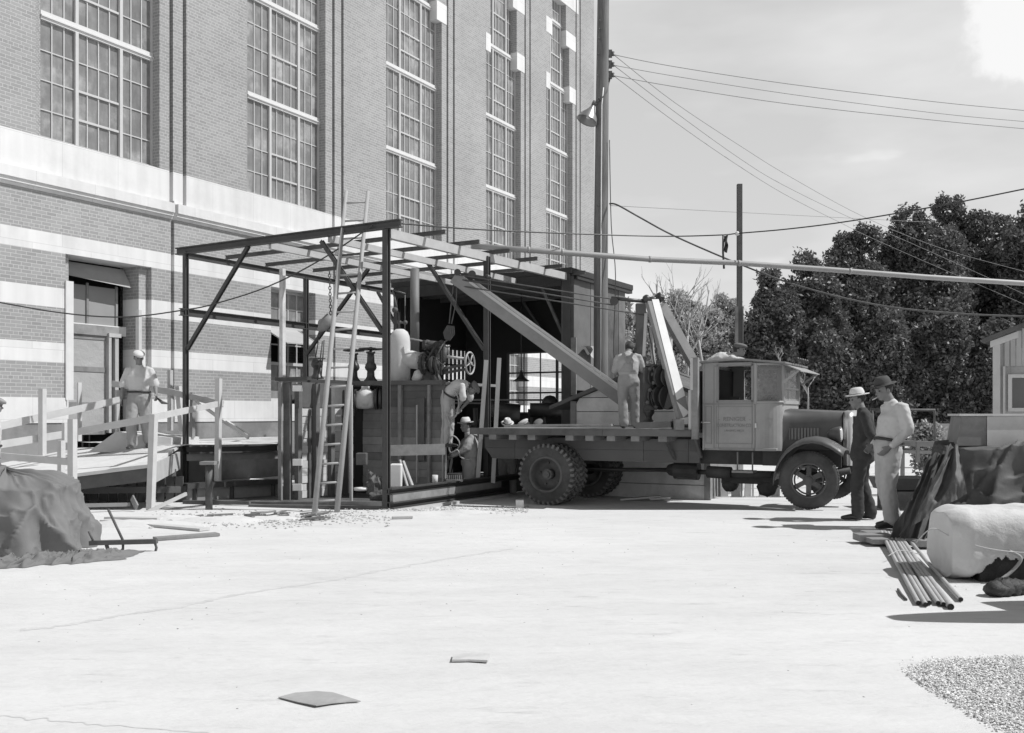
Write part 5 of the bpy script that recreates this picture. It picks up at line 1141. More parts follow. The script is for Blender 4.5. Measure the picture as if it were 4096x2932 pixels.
        m2 = MB().ball((0, 0, 0), (.100, .128, .045), 16, 8); hm.add([Mw @ hd(v.x, v.y+.015, v.z+.085+v.y*-.18) for v in m2.v], m2.f, True); hm.lathe([(.084, .045), (.090, .07), (.095, .085)], hfn, 24)
        hm.add([Mw @ hd(x, y, z) for x, y, z in ((-.07, .075, .062), (-.045, .135, .044), (0, .15, .040), (.045, .135, .044), (.07, .075, .062), (0, .07, .075), (-.04, .12, .052), (.04, .12, .052), (0, .13, .050))], [(0, 1, 2, 3, 4, 5)], True); obj('cap', hm, hatm, o)
    m2 = MB().ball((0, 0, 0), (.082, .096, .085), 14, 10); hr = MB(); hr.add([Mw @ hd(v.x, min(v.y, .035)-.018, max(v.z, -.055)+.022) for v in m2.v], m2.f, True); obj('hair', hr, hair or M('dark_hair', .03, .7), o)
    for sx in (-1, 1): obj('eye', MB().ball(Mw @ hd(sx*.030, .079, .008), .0105*S, 8, 6), m_iron, o)
    return o, (lambda x, y, z: Mw @ hd(x, y, z)), Mw, j
m_suit = M('dark_suit', .045, .9, .25, 6, bump=.004); m_shirt = M('white_shirt', .52, .9, .05, 4, bump=.006); m_khaki = M('pale_trousers', .42, .9, .06, 4, bump=.006)
m_denim = M('faded_denim', .30, .95, .15, 6, bump=.005); m_denim2 = M('grey_overall', .32, .95, .15, 6, bump=.005); m_cap = M('grey_cap', .14, .9, .2, 10); m_straw = M('pale_felt', .60, .85, .05, 6); m_wcap = M('white_cap', .55, .9, .06, 6)
g1 = P(3452, 2087, 12.67); g1.z = 0
person('man in dark suit and pale hat with dark band, hands behind his back', g1, R(68), 1.72,
    dict(elL=(-.27, -.10, 1.14), wrL=(-.14, -.22, .93), elR=(.25, -.12, 1.14), wrR=(.10, -.24, .90), neck=(0, .02, 1.47), head=(0, .07, 1.60), chest=(0, -.01, 1.27), shR=(.19, -.02, 1.41), shL=(-.19, -.02, 1.41),
         anL=(-.08, .06, .09), toeL=(-.10, .24, .03), knL=(-.09, .07, .5), anR=(.10, -.10, .09), toeR=(.16, .04, .03)), face=20, nod=8, top='jacket', topm=m_suit, legm=m_suit, hat='straw', hatm=m_straw, vox=.011, bulk=1.02)
g2 = P(3560, 2112, 11.77); g2.z = 0
o2, h2, M2, j2 = person('man in pale shirt, pale trousers and dark felt hat smoking', g2, R(97), 1.83,
    dict(pelvis=(0, .03, .95), waist=(0, .0, 1.08), chest=(0, -.03, 1.27), neck=(0, .0, 1.47), head=(0, .075, 1.60), shR=(.19, -.05, 1.41), shL=(-.19, -.05, 1.41), elL=(-.235, -.10, 1.14), wrL=(-.19, .10, .95),
         elR=(.235, -.10, 1.15), wrR=(.18, .12, .96), knL=(-.10, .08, .5), anL=(-.10, .03, .09), toeL=(-.13, .21, .03), anR=(.09, -.10, .09), toeR=(.13, .07, .03), hipL=(-.09, .02, .93), hipR=(.09, .02, .93)),
    face=6, nod=14, top='long', topm=m_shirt, legm=m_khaki, hat='fedora', hatm=M('dark_felt', .07, .85, .15, 6), vox=.011, bulk=1.12)
cg = solo('cigarette', MB().tube([h2(.01, .09, -.06), h2(.02, .16, -.075)], .006, 6), m_white, 'cigarette in the mouth of the taller man in pale shirt', 'cigarette')
rp = P(556, 1782, 16.9)
o3, h3, M3, j3 = person('man in white cap and light shirt walking down the plank ramp', (rp.x, rp.y, rz(rp.x, rp.y)+.0), R(187), 1.73,
    dict(elR=(.27, .00, 1.14), wrR=(.27, .10, .90), elL=(-.27, -.02, 1.14), wrL=(-.33, .16, .97), knR=(.11, .10, .50), anR=(.10, .05, .09), toeR=(.13, .21, .03), knL=(-.10, -.02, .5), anL=(-.12, -.20, .13), toeL=(-.14, -.05, .04)),
    face=25, nod=14, top='short', topm=m_shirt, legm=M('tan_trousers', .30, .9, .1, 4, bump=.006), hat='cap', hatm=m_wcap, vox=.013, bulk=1.1)
wr = M3 @ j3['wrL']; solo('oil_can', MB().tube([wr+Vector((0, 0, -.05)), wr+Vector((.12, -.05, -.14)), wr+Vector((.22, -.05, -.16))], [.012, .03, .012], 8), m_rsteel, 'small tool held by the man on the ramp', 'tool')
tp_ = P(2513, 1714, 16.0)
person('workman in overalls and cap on truck bed, seen from behind', (tp_.x, tp_.y, zb), R(-8), 1.52,
    dict(neck=(0, .10, 1.44), head=(.02, .20, 1.52), chest=(0, .03, 1.26), shR=(.19, .06, 1.38), shL=(-.19, .06, 1.38), elL=(-.26, .08, 1.10), wrL=(-.20, .30, 1.06), elR=(.27, .10, 1.12), wrR=(.22, .34, 1.12),
         anL=(-.08, .0, .09), toeL=(-.12, .15, .03), anR=(.12, .22, .09), toeR=(.16, .36, .03), knR=(.12, .16, .5)), face=-10, nod=30, top='long', topm=M('work_shirt', .36, .9, .1, 5, bump=.006), legs='overall', legm=m_denim, hat='cap', hatm=m_cap, vox=.012, bulk=1.15)
lp_ = T(Ta(2822, 1.3), 1.3, zb)
person('man in white shirt sprawled forward over the cab roof', lp_, -R(90+27.8), 1.6,
    dict(pelvis=(0, .02, 1.03), waist=(0, .12, 1.14), chest=(0, .32, 1.24), shR=(.18, .50, 1.26), shL=(-.18, .50, 1.26), neck=(0, .53, 1.30), head=(0, .62, 1.40), elR=(.25, .70, 1.16), wrR=(.2, .92, 1.14), elL=(-.25, .70, 1.16), wrL=(-.2, .92, 1.14), hipR=(.09, 0, 1.0), hipL=(-.09, 0, 1.0), knR=(.1, 0, .55), knL=(-.1, 0, .55)),
    face=0, nod=0, top='long', topm=m_shirt, legm=m_denim2, hat='cap', hatm=m_cap, vox=.014, bulk=1.15)
bp = P(1790, 1790, 17.35)
person('workman in white shirt bending over at the right end of the shoring', (bp.x, bp.y, bp.z), R(-110), 1.62,
    dict(pelvis=(0, 0, .98), waist=(0, .08, 1.09), chest=(0, .25, 1.20), shR=(.18, .38, 1.20), shL=(-.18, .38, 1.20), neck=(0, .42, 1.20), head=(0, .52, 1.13), elR=(.22, .42, .95), wrR=(.15, .30, .78), elL=(-.2, .40, .95), wrL=(-.12, .25, .76), hipR=(.09, 0, .94), hipL=(-.09, 0, .94)),
    face=0, nod=55, top='short', topm=m_shirt, legm=m_khaki, hat='cap', hatm=m_cap, vox=.014)
wp = P(1880, 1925, 17.6); wp.z = -.40
o7, h7, M7, j7 = person('workman in grey overalls and tilted pale hat handling a hose', wp, R(100), 1.72,
    dict(neck=(0, .04, 1.47), head=(0, .08, 1.60), elR=(.25, .12, 1.18), wrR=(.12, .34, 1.06), elL=(-.25, .12, 1.18), wrL=(-.10, .36, 1.04)), face=25, nod=5, top='long', topm=m_denim2, legs='overall', legm=m_denim, hat='fedora', hatm=m_straw, vox=.013, bulk=1.3)
hs = [M7 @ j7['wrL'], P(1838, 1780, 17.3), P(1822, 1748, 17.3), P(1803, 1750, 17.3), P(1795, 1790, 17.3), P(1805, 1810, 17.3), P(1830, 1800, 17.3), P(1845, 1830, 17.3), P(1885, 1840, 17.3)]
def smooth(pts, n=6):
    out_ = []; q = [pts[0]]+list(pts)+[pts[-1]]
    for i in range(1, len(q)-2):
        for k in range(n):
            t = k/n; a, b, c, d = q[i-1], q[i], q[i+1], q[i+2]
            out_.append(.5*((2*b)+(c-a)*t+(2*a-5*b+4*c-d)*t*t+(3*b-a-3*c+d)*t**3))
    return out_+[Vector(pts[-1])]
solo('air_hose', MB().tube(smooth(hs), .013, 6), m_rope, 'pale hose looping from the workman in the tilted hat', 'hose')
solo('air_hose', MB().tube(smooth([P(1815, 1558, 17.1), P(1832, 1590, 17.1), P(1834, 1625, 17.1), P(1822, 1665, 17.1), P(1800, 1668, 17.1), P(1785, 1650, 17.1), P(1800, 1700, 17.1), P(1812, 1722, 17.1)]), .014, 6), m_rope, 'pale hose loop hanging below the bending workman', 'hose')
for px, hm_, l_, fc, ht in ((2030, m_straw, 'man behind truck bed in dark clothes with pale tilted hat', 90, 'fedora'), (2122, m_wcap, 'man behind truck bed wearing a low white cap', 10, 'cap'), (2168, m_cap, 'man behind truck bed wearing a dark cap, nearest the shack', 60, 'cap')):
    q = P(px, 1658, 18.4); person(l_, (q.x, q.y, -.29), R(180+fc-90), 1.62, dict(neck=(0, .06, 1.46), head=(0, .12, 1.57)), nod=20, top='long', topm=m_denim2, legm=m_denim2, hat=ht, hatm=hm_, vox=.016, hands=False, group='men half hidden behind the truck bed')
q = P(-38, 2070, 12.9); q.z = 0
person('man in white shirt and grey cap cut off at left edge of view', q, R(-60), 1.66, dict(head=(0, .05, 1.58)), face=0, nod=10, top='long', topm=m_shirt, legm=m_khaki, hat='cap', hatm=M('tweed_cap', .25, .9, .2, 10), vox=.013)
# ================================================================ poles, pipe, wires
Yp = 20.4
up = thing('utility_pole', P(2404, 0, Yp)*0+Vector((P(2404, 0, Yp).x, Yp, -.12)), 'tall weathered wooden utility pole with white conduit beside the factory corner', 'pole')
mb = MB(); pts = [P(2403, 1980, Yp), P(2403, 1400, Yp), P(2404, 900, Yp), P(2409, 400, Yp), P(2413, 0, Yp), P(2418, -500, Yp)]; mb.tube(pts, [.155, .150, .147, .135, .122, .11], 28); obj('shaft', mb, M('pole_wood', .17, .9, .25, 3, bump=.008, stretch=(6, 6, .5), stain=.3), up)
mb = MB().tube([P(2402, 1560, Yp-.16), P(2404, 900, Yp-.16), P(2407, 420, Yp-.15), P(2414, 350, Yp-.13)], .012, 8); obj('conduit', mb, m_white, up)
mb = MB()
for y in (215, 258, 300): mb.bar(P(2435, y, Yp), P(2448, y, Yp), .05, .16); mb.lathe([(0, -.04), (.035, -.04), (.02, 0), (.035, .04), (0, .04)], vz(P(2452, y, Yp-.03)), 10)
for y, x in ((80, 2398), (115, 2396), (150, 2394), (215, 2390), (300, 2388), (390, 2394), (820, 2392)): mb.tube([P(x, y, Yp-.13), P(x+3, y+4, Yp-.2)], .015, 6)
mb.tube([P(2440, 310, Yp), P(2425, 370, Yp-.1), P(2405, 395, Yp-.15), P(2395, 400, Yp-.15)], .02, 8); obj('insulator_bracket', mb, m_rsteel, up)
lmp = thing('pole_lamp', P(2352, 490, Yp-.1), 'conical grey reflector lamp bracketed to the utility pole', 'lamp')
k = Yp/F; c = P(2372, 425, Yp-.15); k *= .9; dx = Vector((-.38, -.15, -.90)).normalized(); e1 = dx.orthogonal().normalized(); e2 = dx.cross(e1)
mb = MB().lathe([(8*k, -6*k), (11*k, 6*k), (16*k, 18*k), (40*k, 52*k), (46*k, 72*k), (47*k, 74*k), (44*k, 72*k), (14*k, 18*k)], lambda x, y, h: c+e1*x+e2*y+dx*h, 28); obj('reflector', mb, M('galvanised', .28, .35, .1, 5, metal=.5), lmp)
mb = MB().tube([c-dx*2*k, c-dx*24*k], 10*k, 12); mb.tube([c-dx*20*k, P(2398, 400, Yp-.14)], .02, 8); obj('lamp_neck', mb, m_rsteel, lmp)
mb = MB().tube([c+dx*25*k, c+dx*50*k], .04, 10); mb.ball(c+dx*52*k, .055, 10, 8); obj('bulb', mb, m_white, lmp)
Yq = 19.2
sp_ = thing('pipe_support_pole', P(2955, 1660, Yq)*0+Vector((P(2955, 0, Yq).x, Yq, -.12)), 'slim dark post rising behind truck cab and holding the overhead pipe', 'pole')
mb = MB().bar(Vector((P(2958, 0, Yq).x, Yq, -.12)), P(2958, 737, Yq), .095, .095, up=(0, 1, 0)); obj('shaft', mb, m_woodd, sp_)
mb = MB().bar(P(2946, 1385, Yq-.08), P(2946, 1226, Yq-.08), .06, .05, up=(0, 1, 0)); mb.bar(P(2972, 1385, Yq-.05), P(2972, 1226, Yq-.05), .02, .02, up=(0, 1, 0)); obj('splice_board', mb, m_woodg, sp_); obj('insulator', MB().ball(P(2949, 934, Yq-.07), .045, 10, 6), m_white, sp_)
mb = MB().tube([P(x, y, Y) for x, y, Y in ((1885, 984, 17.6), (2250, 1010, 18.0), (2600, 1037, 18.5), (2950, 1052, 18.95), (3300, 1077, 19.1), (3700, 1108, 19.3), (4300, 1146, 19.8), (5200, 1215, 21.0), (6400, 1305, 22.6))], .052, 14)
for x, y, Y in ((2115, 1000, 17.85), (2250, 1010, 18.0), (2600, 1037, 18.5), (2955, 1053, 18.95), (3400, 1085, 19.15)): mb.tube([P(x-5, y, Y), P(x+5, y, Y)], .062, 12)
solo('overhead_pipe', mb, M('aluminium_painted', .31, .5, .08, 4), 'long pale overhead pipe running from the canopy out to the right', 'pipe')
def wire(pts, r, label, m=m_wire, name='wire', group='overhead wires', cat='wire'):
    q = [P(*p) for p in pts]
    if pts[-1][0] > 4096: q += [q[-1]+(q[-1]-q[-2])*1.5, q[-1]+(q[-1]-q[-2])*3.5]
    if pts[0][0] < 0: q = [q[0]+(q[0]-q[1])*3]+q
    return solo(name, MB().tube(smooth(q, 5), r, 5), m, label, cat, group)
wire([(2455, 219, 20.4), (2700, 267, 20.8), (3162, 337, 21.5), (3747, 408, 22.3), (4150, 447, 23)], .008, 'topmost wire running right from the pole insulators')
wire([(2455, 261, 20.4), (2700, 305, 20.8), (3162, 377, 21.5), (3747, 453, 22.3), (4150, 491, 23)], .007, 'middle wire of the three running right from the pole')
wire([(2455, 303, 20.4), (2700, 347, 20.8), (3162, 417, 21.5), (3747, 482, 22.3), (4150, 520, 23)], .008, 'lowest of the three level wires right of the pole')
wire([(2455, 219, 20.4), (2700, 411, 24), (2977, 594, 28), (3162, 708, 32), (3463, 871, 36), (3777, 997, 40), (4150, 1100, 44)], .008, 'uppermost diagonal wire sagging down from pole to trees')
wire([(2455, 261, 20.4), (2700, 448, 24), (2959, 634, 28), (3131, 739, 32), (3408, 874, 36), (3650, 975, 40), (4150, 1200, 44)], .008, 'second diagonal wire sagging down towards the trees')
wire([(2455, 303, 20.4), (2700, 488, 24), (2928, 646, 28), (3131, 773, 32), (3346, 883, 36), (3560, 985, 40), (4150, 1240, 44)], .008, 'lowest diagonal wire sagging down towards the trees')
wire([(2440, 822, 20.4), (2700, 836, 24), (3200, 862, 30), (3700, 888, 36)], .007, 'faint level wire above the tree tops')
wire([(1592, 893, 15.0), (1900, 917, 16.5), (2300, 935, 18), (2650, 945, 19), (2880, 940, 19.1), (2955, 933, 19.1), (3150, 916, 18.5), (3400, 884, 18), (3800, 815, 17), (4150, 745, 16.4)], .013, 'dark cable from canopy corner through slim post to upper right', m_iron, 'cable')
wire([(2438, 815, 20.3), (2470, 820, 20.2), (2560, 870, 20), (2700, 945, 19.8), (2955, 1055, 19.4), (3200, 1145, 19), (3500, 1218, 18.6), (3800, 1252, 18.2), (4150, 1268, 17.8)], .018, 'heavy cable drooping from utility pole across the trees', m_rsteel, 'cable')
wire([(-60, 1200, 16), (250, 1252, 16.2), (500, 1268, 16.3), (735, 1240, 16.6), (860, 1215, 16.5), (1075, 1145, 16.2), (1290, 1035, 15.7), (1490, 902, 15.1)], .012, 'slack cable drooping from canopy corner to the left', m_iron, 'cable')
wire([(2438, 560, 20.3), (2445, 900, 20.3), (2462, 1100, 20.2), (2455, 1400, 20.1), (2470, 1600, 20)], .010, 'thin rope hanging down beside the utility pole', m_iron, 'rope')
mb = MB().grid(lambda u, v: P(2893+18*u+6*v*(1-u), 938+70*v+20*u*(1-u), 18.9)+Vector((0, .05*math.sin(v*9+u*5), 0)), 4, 10); mb.tube([P(2893, 940, 18.9), P(2892, 1010, 18.9), P(2896, 1075, 18.9)], .02, 6)
solo('hanging_rag', mb, m_iron, 'dark rag hanging on the cable left of the slim post', 'rag')
# ================================================================ trees
import numpy as np
def crown_mesh(lobes, n, size, seed):
    rng = np.random.default_rng(seed); cs = np.array([l[0] for l in lobes]); rs = np.array([l[1] for l in lobes], dtype=float)
    w_ = rs**2; w_ /= w_.sum(); idx = rng.choice(len(lobes), n, p=w_)
    d = rng.normal(size=(n, 3)); d /= np.linalg.norm(d, axis=1)[:, None]
    ph = np.sin(d[:, 0]*7+idx*2.1)+np.sin(d[:, 1]*6+idx*1.3)+np.sin(d[:, 2]*8+idx)
    rad = rs[idx]*(.62+.38*rng.random(n)**.45)*(1+.10*ph)
    c = cs[idx]+d*rad[:, None]*np.array([1, 1, .95])
    tw = rng.choice(n, n//9)        # leaf clumps
    c = c[tw[rng.integers(0, len(tw), n)]]+rng.normal(size=(n, 3))*size*1.1
    a = rng.normal(size=(n, 3)); a /= np.linalg.norm(a, axis=1)[:, None]; b = rng.normal(size=(n, 3)); b -= a*(a*b).sum(1)[:, None]; b /= np.linalg.norm(b, axis=1)[:, None]
    s = size*(.6+.8*rng.random(n))[:, None]
    v = np.stack([c-a*s, c+b*s*.5, c+a*s, c-b*s*.5], 1).reshape(-1, 3)
    me = bpy.data.meshes.new('crown'); me.vertices.add(4*n); me.vertices.foreach_set('co', v.ravel().astype(np.float32)); me.loops.add(4*n); me.loops.foreach_set('vertex_index', np.arange(4*n, dtype=np.int32))
    me.polygons.add(n); me.polygons.foreach_set('loop_start', np.arange(0, 4*n, 4, dtype=np.int32)); me.polygons.foreach_set('loop_total', np.full(n, 4, dtype=np.int32)); me.update(); return me
def leafm(name, v):
    m = M(name, v, .5, .30, .6, island=.45, spec=.5); t = m.node_tree; b = t.nodes['Principled BSDF']; o_ = t.nodes['Material Output']
    tr = N(t, 'ShaderNodeBsdfTranslucent'); cl_ = b.inputs['Base Color'].links[0].from_socket; t.links.new(cl_, tr.inputs[0]); mx = N(t, 'ShaderNodeMixShader'); mx.inputs[0].default_value = .3
    t.links.new(b.outputs[0], mx.inputs[1]); t.links.new(tr.outputs[0], mx.inputs[2]); t.links.new(mx.outputs[0], o_.inputs[0]); return m
m_leaf = leafm('dark_foliage', .125); m_leaf2 = leafm('hazed_foliage', .42); m_bark = M('bark', .12, .9, .3, 4, bump=.02)  # distant haze put into the paler leaf colour
random.seed(21)
def tree(px, base_py, top_py, Y, half, label, n, size, mat, seed, low=.1, name='leafy_tree', cat='tree', group=None, nl=26):
    x = P(px, 0, Y).x; H = CH-(top_py-HY)/F*Y; W = half*Y/F; z0 = -.12; rnd = random.Random(seed); lobes = []
    zl = H*low; hh = (H-zl)/2; zc_ = zl+hh
    for i in range(nl):
        while True:
            d = Vector((rnd.gauss(0, 1), rnd.gauss(0, 1), rnd.gauss(.1, 1))).normalized()
            if d.y < .5: break
        r = W*rnd.uniform(.24, .40); q = rnd.uniform(.55, 1)
        lobes.append(((x+d.x*(W*1.12-r)*q, Y+d.y*(W-r)*q, zc_+d.z*(hh-r*.8)*q), r))
    lobes.append(((x+W*rnd.uniform(-.3, .3), Y, H-W*.30), W*.30)); lobes.append(((x, Y, H*.45), W*.7)); lobes.append(((x, Y, H*.68), W*.6)); lobes.append(((x, Y, H*.22), W*.7))
    root = thing(name, (x, Y, z0), label, cat, group=group)
    me = crown_mesh([((l[0][0]-x, l[0][1]-Y, l[0][2]-z0), l[1]) for l in lobes], n, size, seed); o = bpy.data.objects.new('crown', me); col.objects.link(o); me.materials.append(mat); o.parent = root; WM[o.name] = WM[root.name]
    mb = MB().tube([(x, Y, z0), (x+.1, Y, H*.3), (x-.1, Y, H*.6), (x, Y, H*.85)], [W*.09+.08, W*.07+.06, W*.04+.04, .03], 8)
    for l in lobes[::3]: mb.tube([(x, Y, H*.3), ((x+l[0][0])/2, (Y+l[0][1])/2, (H*.3+l[0][2])/2+.3), l[0]], [W*.05+.03, .06, .02], 6)
    obj('trunk', mb, m_bark, root)
GR = 'dark leafy trees at the right'
tree(3075, 1660, 1075, 44, 135, 'leftmost dark tree, low, just right of the slim post', 45360, 0.094, m_leaf, 1, group=GR)
tree(3215, 1660, 1010, 48, 170, 'dark tree behind the cab roof, second from the left', 56700, 0.1, m_leaf, 2, group=GR)
tree(3425, 1660, 900, 52, 185, 'dark round-topped tree above the two standing men', 68040, 0.105, m_leaf, 3, group=GR)
tree(3690, 1660, 825, 54, 215, 'tall dark tree right of the men, one of the two highest', 79380, 0.105, m_leaf, 4, group=GR)
tree(3850, 1660, 785, 57, 190, 'highest dark tree, behind the small board hut', 73710, 0.111, m_leaf, 5, group=GR)
tree(4080, 1660, 815, 55, 235, 'dark tree cut by the right edge of view', 68040, 0.111, m_leaf, 6, group=GR)
tree(3975, 1660, 860, 60, 150, 'dark tree filling the dip between the two rightmost crowns', 50000, .11, m_leaf, 9, group=GR)
for i, (px, tp) in enumerate(((3330, 1330), (3540, 1250), (3760, 1200), (3960, 1280))): tree(px, 1660, tp, 42, 150, ['dark bushy undergrowth tree behind the truck bonnet', 'dark undergrowth tree behind the two standing men', 'broad dark undergrowth tree left of the board hut', 'dark undergrowth tree directly behind the board hut'][i], 42525, 0.094, m_leaf, 20+i, low=.0, name='bushy_tree', group='undergrowth below the dark trees')
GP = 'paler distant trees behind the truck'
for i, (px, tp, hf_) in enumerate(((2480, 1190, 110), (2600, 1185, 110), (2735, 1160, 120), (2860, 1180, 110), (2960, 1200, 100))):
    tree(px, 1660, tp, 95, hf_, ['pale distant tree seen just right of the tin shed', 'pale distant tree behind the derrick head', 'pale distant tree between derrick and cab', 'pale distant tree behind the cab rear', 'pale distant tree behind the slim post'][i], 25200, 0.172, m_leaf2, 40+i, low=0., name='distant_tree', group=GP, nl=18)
def bare(px, by, ty, Y, label, seed, spread=1., r0=.05):
    rnd = random.Random(seed); b = P(px, by, Y); t_ = P(px, ty, Y); mb = MB(); L = (t_-b).length
    def br(p, d, l, r, dep):
        q = p+d*l*.5+Vector((rnd.uniform(-1, 1), rnd.uniform(-1, 1), 0))*l*.05; e = p+d*l; mb.tube([p, q, e], [r, r*.8, r*.6], 6)
        if dep == 0: return
        for s_ in range(2 if dep < 3 else 3):
            nd = (d+Vector((rnd.uniform(-.75, .75)*spread, rnd.uniform(-.5, .5), rnd.uniform(.1, .6)))).normalized(); br(p+d*l*rnd.uniform(.55, 1), nd, l*rnd.uniform(.5, .75), r*.55, dep-1)
    br(b, Vector((rnd.uniform(-.08, .08), 0, 1)), L*.45, r0, 4); solo('bare_sapling', mb, M('pale_twig', .36, .9, .15, 4), label, 'tree', 'bare saplings near the truck')
bare(2690, 1560, 1040, 24, 'bare pale sapling seen between derrick legs', 3); bare(2745, 1560, 1080, 25, 'bare pale sapling right of the white painted leg', 5, 1.2); bare(2800, 1560, 1060, 26, 'bare pale sapling just left of the cab', 8, 1.2)
bare(3120, 1480, 1370, 22, 'small bare sapling tip rising behind the cab roof', 9, 1.5, .018); bare(3232, 1640, 1440, 20, 'small bare sapling in front of the cab windscreen', 12, 1.6, .022)
# ================================================================ right-hand foreground
def drape(name, cx, cy, hx, hy, H, flare, seed, mat, label, rot=0, folds=11, amp=.09, top_sag=.06, skew=(0, 0), z0=0., q=3.2, dome=.02, crease=1.6):
    rnd = random.Random(seed); mb = MB(); nt_, nr = 220, 70; off = Vector((rnd.uniform(0, 50), rnd.uniform(0, 50), 0)); ph = [rnd.uniform(0, 6.28) for _ in range(4)]
    def f(u, v):
        th = 2*math.pi*u; c, s = math.cos(th), math.sin(th); se = (abs(c)**q+abs(s)**q)**(-1/q)
        if v < .3: rr = v/.3; z = H-top_sag*(1-rr)*.0+.03*mnoise.noise(Vector((c*rr*2, s*rr*2, 0))+off)-dome*rr**3*H+.05*H*mnoise.noise(Vector((c*rr*3, s*rr*3, 7))+off); fl = 1
        else:
            t = (v-.3)/.7; z = (H*(1-dome)+.05*H*mnoise.noise(Vector((c*3, s*3, 7))+off)+.03*mnoise.noise(Vector((c*2, s*2, 0))+off))*(1-t)**.9+.006; fl = 1+flare*t**1.2; rr = 1
        fold = amp*max(0, (v-.28)/.72)*(math.sin(folds*th+ph[0]+1.5*math.sin(th*2+ph[1]))+.6*math.sin(folds*1.9*th+ph[2]))
        cr_ = .05*(1-abs(mnoise.noise(Vector((c*1.9, s*1.9, z*1.3))+off*2)))**9+.03*(1-abs(mnoise.noise(Vector((c*4.5+z*2, s*4.5, z*3-c*2))+off*3)))**9
        n_ = cr_*crease+.05*mnoise.noise(Vector((c*3, s*3, z*2.2))+off)+.02*mnoise.noise(Vector((c*9, s*9, z*7))+off)
        rr2 = se*rr*fl*(1+fold+n_); x, y = hx*c*rr2, hy*s*rr2; x += skew[0]*z; y += skew[1]*z
        co, si = math.cos(rot), math.sin(rot); X, Y_ = cx+x*co-y*si, cy+x*si+y*co
        return (X, Y_, gz(Y_)+z0+max(.006, z+.6*n_*(1 if v < .9 else 0)))
    mb.grid(f, nt_, nr); return solo(name, mb, mat, label, 'tarpaulin')
m_tarp = M('dark_tarpaulin', .08, .7, .3, 2.2, bump=.008, stain=.25, spec=.5); m_tarp2 = M('grey_canvas', .17, .85, .15, 2.2, bump=.008, stain=.1)
q = P(4120, 0, 10.9); drape('dark_tarpaulin', q.x, 10.95, .90, .45, 1.02, .42, 4, m_tarp, 'dark tarpaulin draped over a stack of boards at the right', folds=8, amp=.05, skew=(.0, .1))
def cloth(c4, nu, nv, fr, am, sd):   # ruled patch between four corners, folds running down the slope
    a, b, c, d = [P(*q) for q in c4]; nn = (b-a).cross(d-a).normalized(); nn = nn if nn.y < 0 else -nn; o_ = Vector((sd, sd*2, 0))
    def f(u, v):
        p = a.lerp(b, u).lerp(d.lerp(c, u), v); w_ = am*(math.sin(fr*u*6.28+1.5*mnoise.noise(Vector((u*3, v*1.5, sd))))*.6+(1-abs(mnoise.noise(Vector((u*fr*1.2, v*1.2, sd)))))**5*1.2)
        return p+nn*(w_+.03*mnoise.noise(Vector((u*4, v*4, 3))+o_)+.012*mnoise.noise(Vector((u*15, v*9, 3))+o_))
    return MB().grid(f, nu, nv)
solo('folded_tarpaulin', cloth(((3716, 1838, 10.62), (3815, 1788, 10.50), (3700, 2165, 10.0), (3562, 2155, 10.3)), 90, 60, 4, .032, 2.), m_tarp, 'dark folds of canvas slanting down the left side of the covered stack', 'tarpaulin')
o = solo('tarpaulin_flap', cloth(((3800, 1788, 10.42), (3835, 1790, 10.38), (3868, 1985, 9.86), (3650, 2110, 10.02)), 50, 50, 1.6, .05, 5.), M('worn_tarp', .11, .7, .3, 3, bump=.01), 'paler worn flap folded over the corner of the dark tarpaulin', 'tarpaulin')
cr_ = thing('plywood_crate', P(3950, 1780, 11.3), 'weathered wooden crate standing on top of the dark tarpaulin', 'crate')
def CR(x, y, z): return P(3826, 1783, 10.9)+Vector((x+y*.25, y+x*.05, z))
obj('end_panel', MB().prism([(0, 0), (.345, 0), (.345, .33), (.06, .33)], 0, .6, CR), M('shaded_stained_panel', .20, .85, .3, 4, stain=.3), cr_)
obj('side_panel', MB().prism([(.35, 0), (1.6, 0), (1.6, .34), (.35, .33)], -.01, .6, CR), M('sunlit_panel', .50, .85, .12, 3, stain=.12), cr_); obj('lid', MB().box((.03, -.03, .335), (1.65, .66, .36), CR), m_wl, cr_)  # crate faces coloured darker and lighter for shade and sun
# plastered drum lying on its side
pd = thing('plastered_drum', P(3950, 2330, 8.2), 'long pale plaster-coated drum with an underside dark from breakage and painted shade', 'drum')
def DR(x, y, z): p = P(3757, 2200, 8.35); return Vector((p.x+x*.995+y*.12, 8.35+y-x*.1, z))
mb = MB(); random.seed(31)
nx_, na = 190, 150
def drum_pt(u, v):
    x = u*1.7; th = math.pi*(-.5+1.62*v); c_, s_ = math.cos(th), math.sin(th); sg = lambda q, e: math.copysign(abs(q)**e, q)
    e = 1-.20*max(0, 1-x/.16)**2
    yy = -sg(c_, .55)*.40*e; zz_ = .30+sg(s_, .55)*.295*(e if s_ > 0 else 1)
    n_ = .018*mnoise.noise(Vector((x*2.5, yy*4, zz_*4)))+.008*mnoise.noise(Vector((x*11, yy*12, zz_*12)))
    return DR(x+.02*mnoise.noise(Vector((yy*5, zz_*5, 0))), yy+n_, max(.004, zz_+n_))
k0 = len(mb.v)
for i in range(nx_+1):
    for jx in range(na+1): mb.v.append(drum_pt(i/nx_, jx/na))
for i in range(nx_):
    x = (i+.5)/nx_*1.7; zb_ = (.13 if x > .66 else .20 if x > .33 else .20*max(0, (x-.10)/.23))+.03*mnoise.noise(Vector((x*9, 0, 3)))+.02*mnoise.noise(Vector((x*31, 0, 3)))+.01*math.sin(x*80)  # break edge; its right end is shaped after a shade line
    for jx in range(na):
        th_ = math.pi*(-.5+1.62*(jx+.5)/na); zq = .30+math.copysign(abs(math.sin(th_))**.55, math.sin(th_))*.295
        if zq > zb_ or math.cos(th_) < 0: a_ = k0+i*(na+1)+jx; mb.f.append([a_, a_+na+1, a_+na+2, a_+1]); mb.sm.append(True)
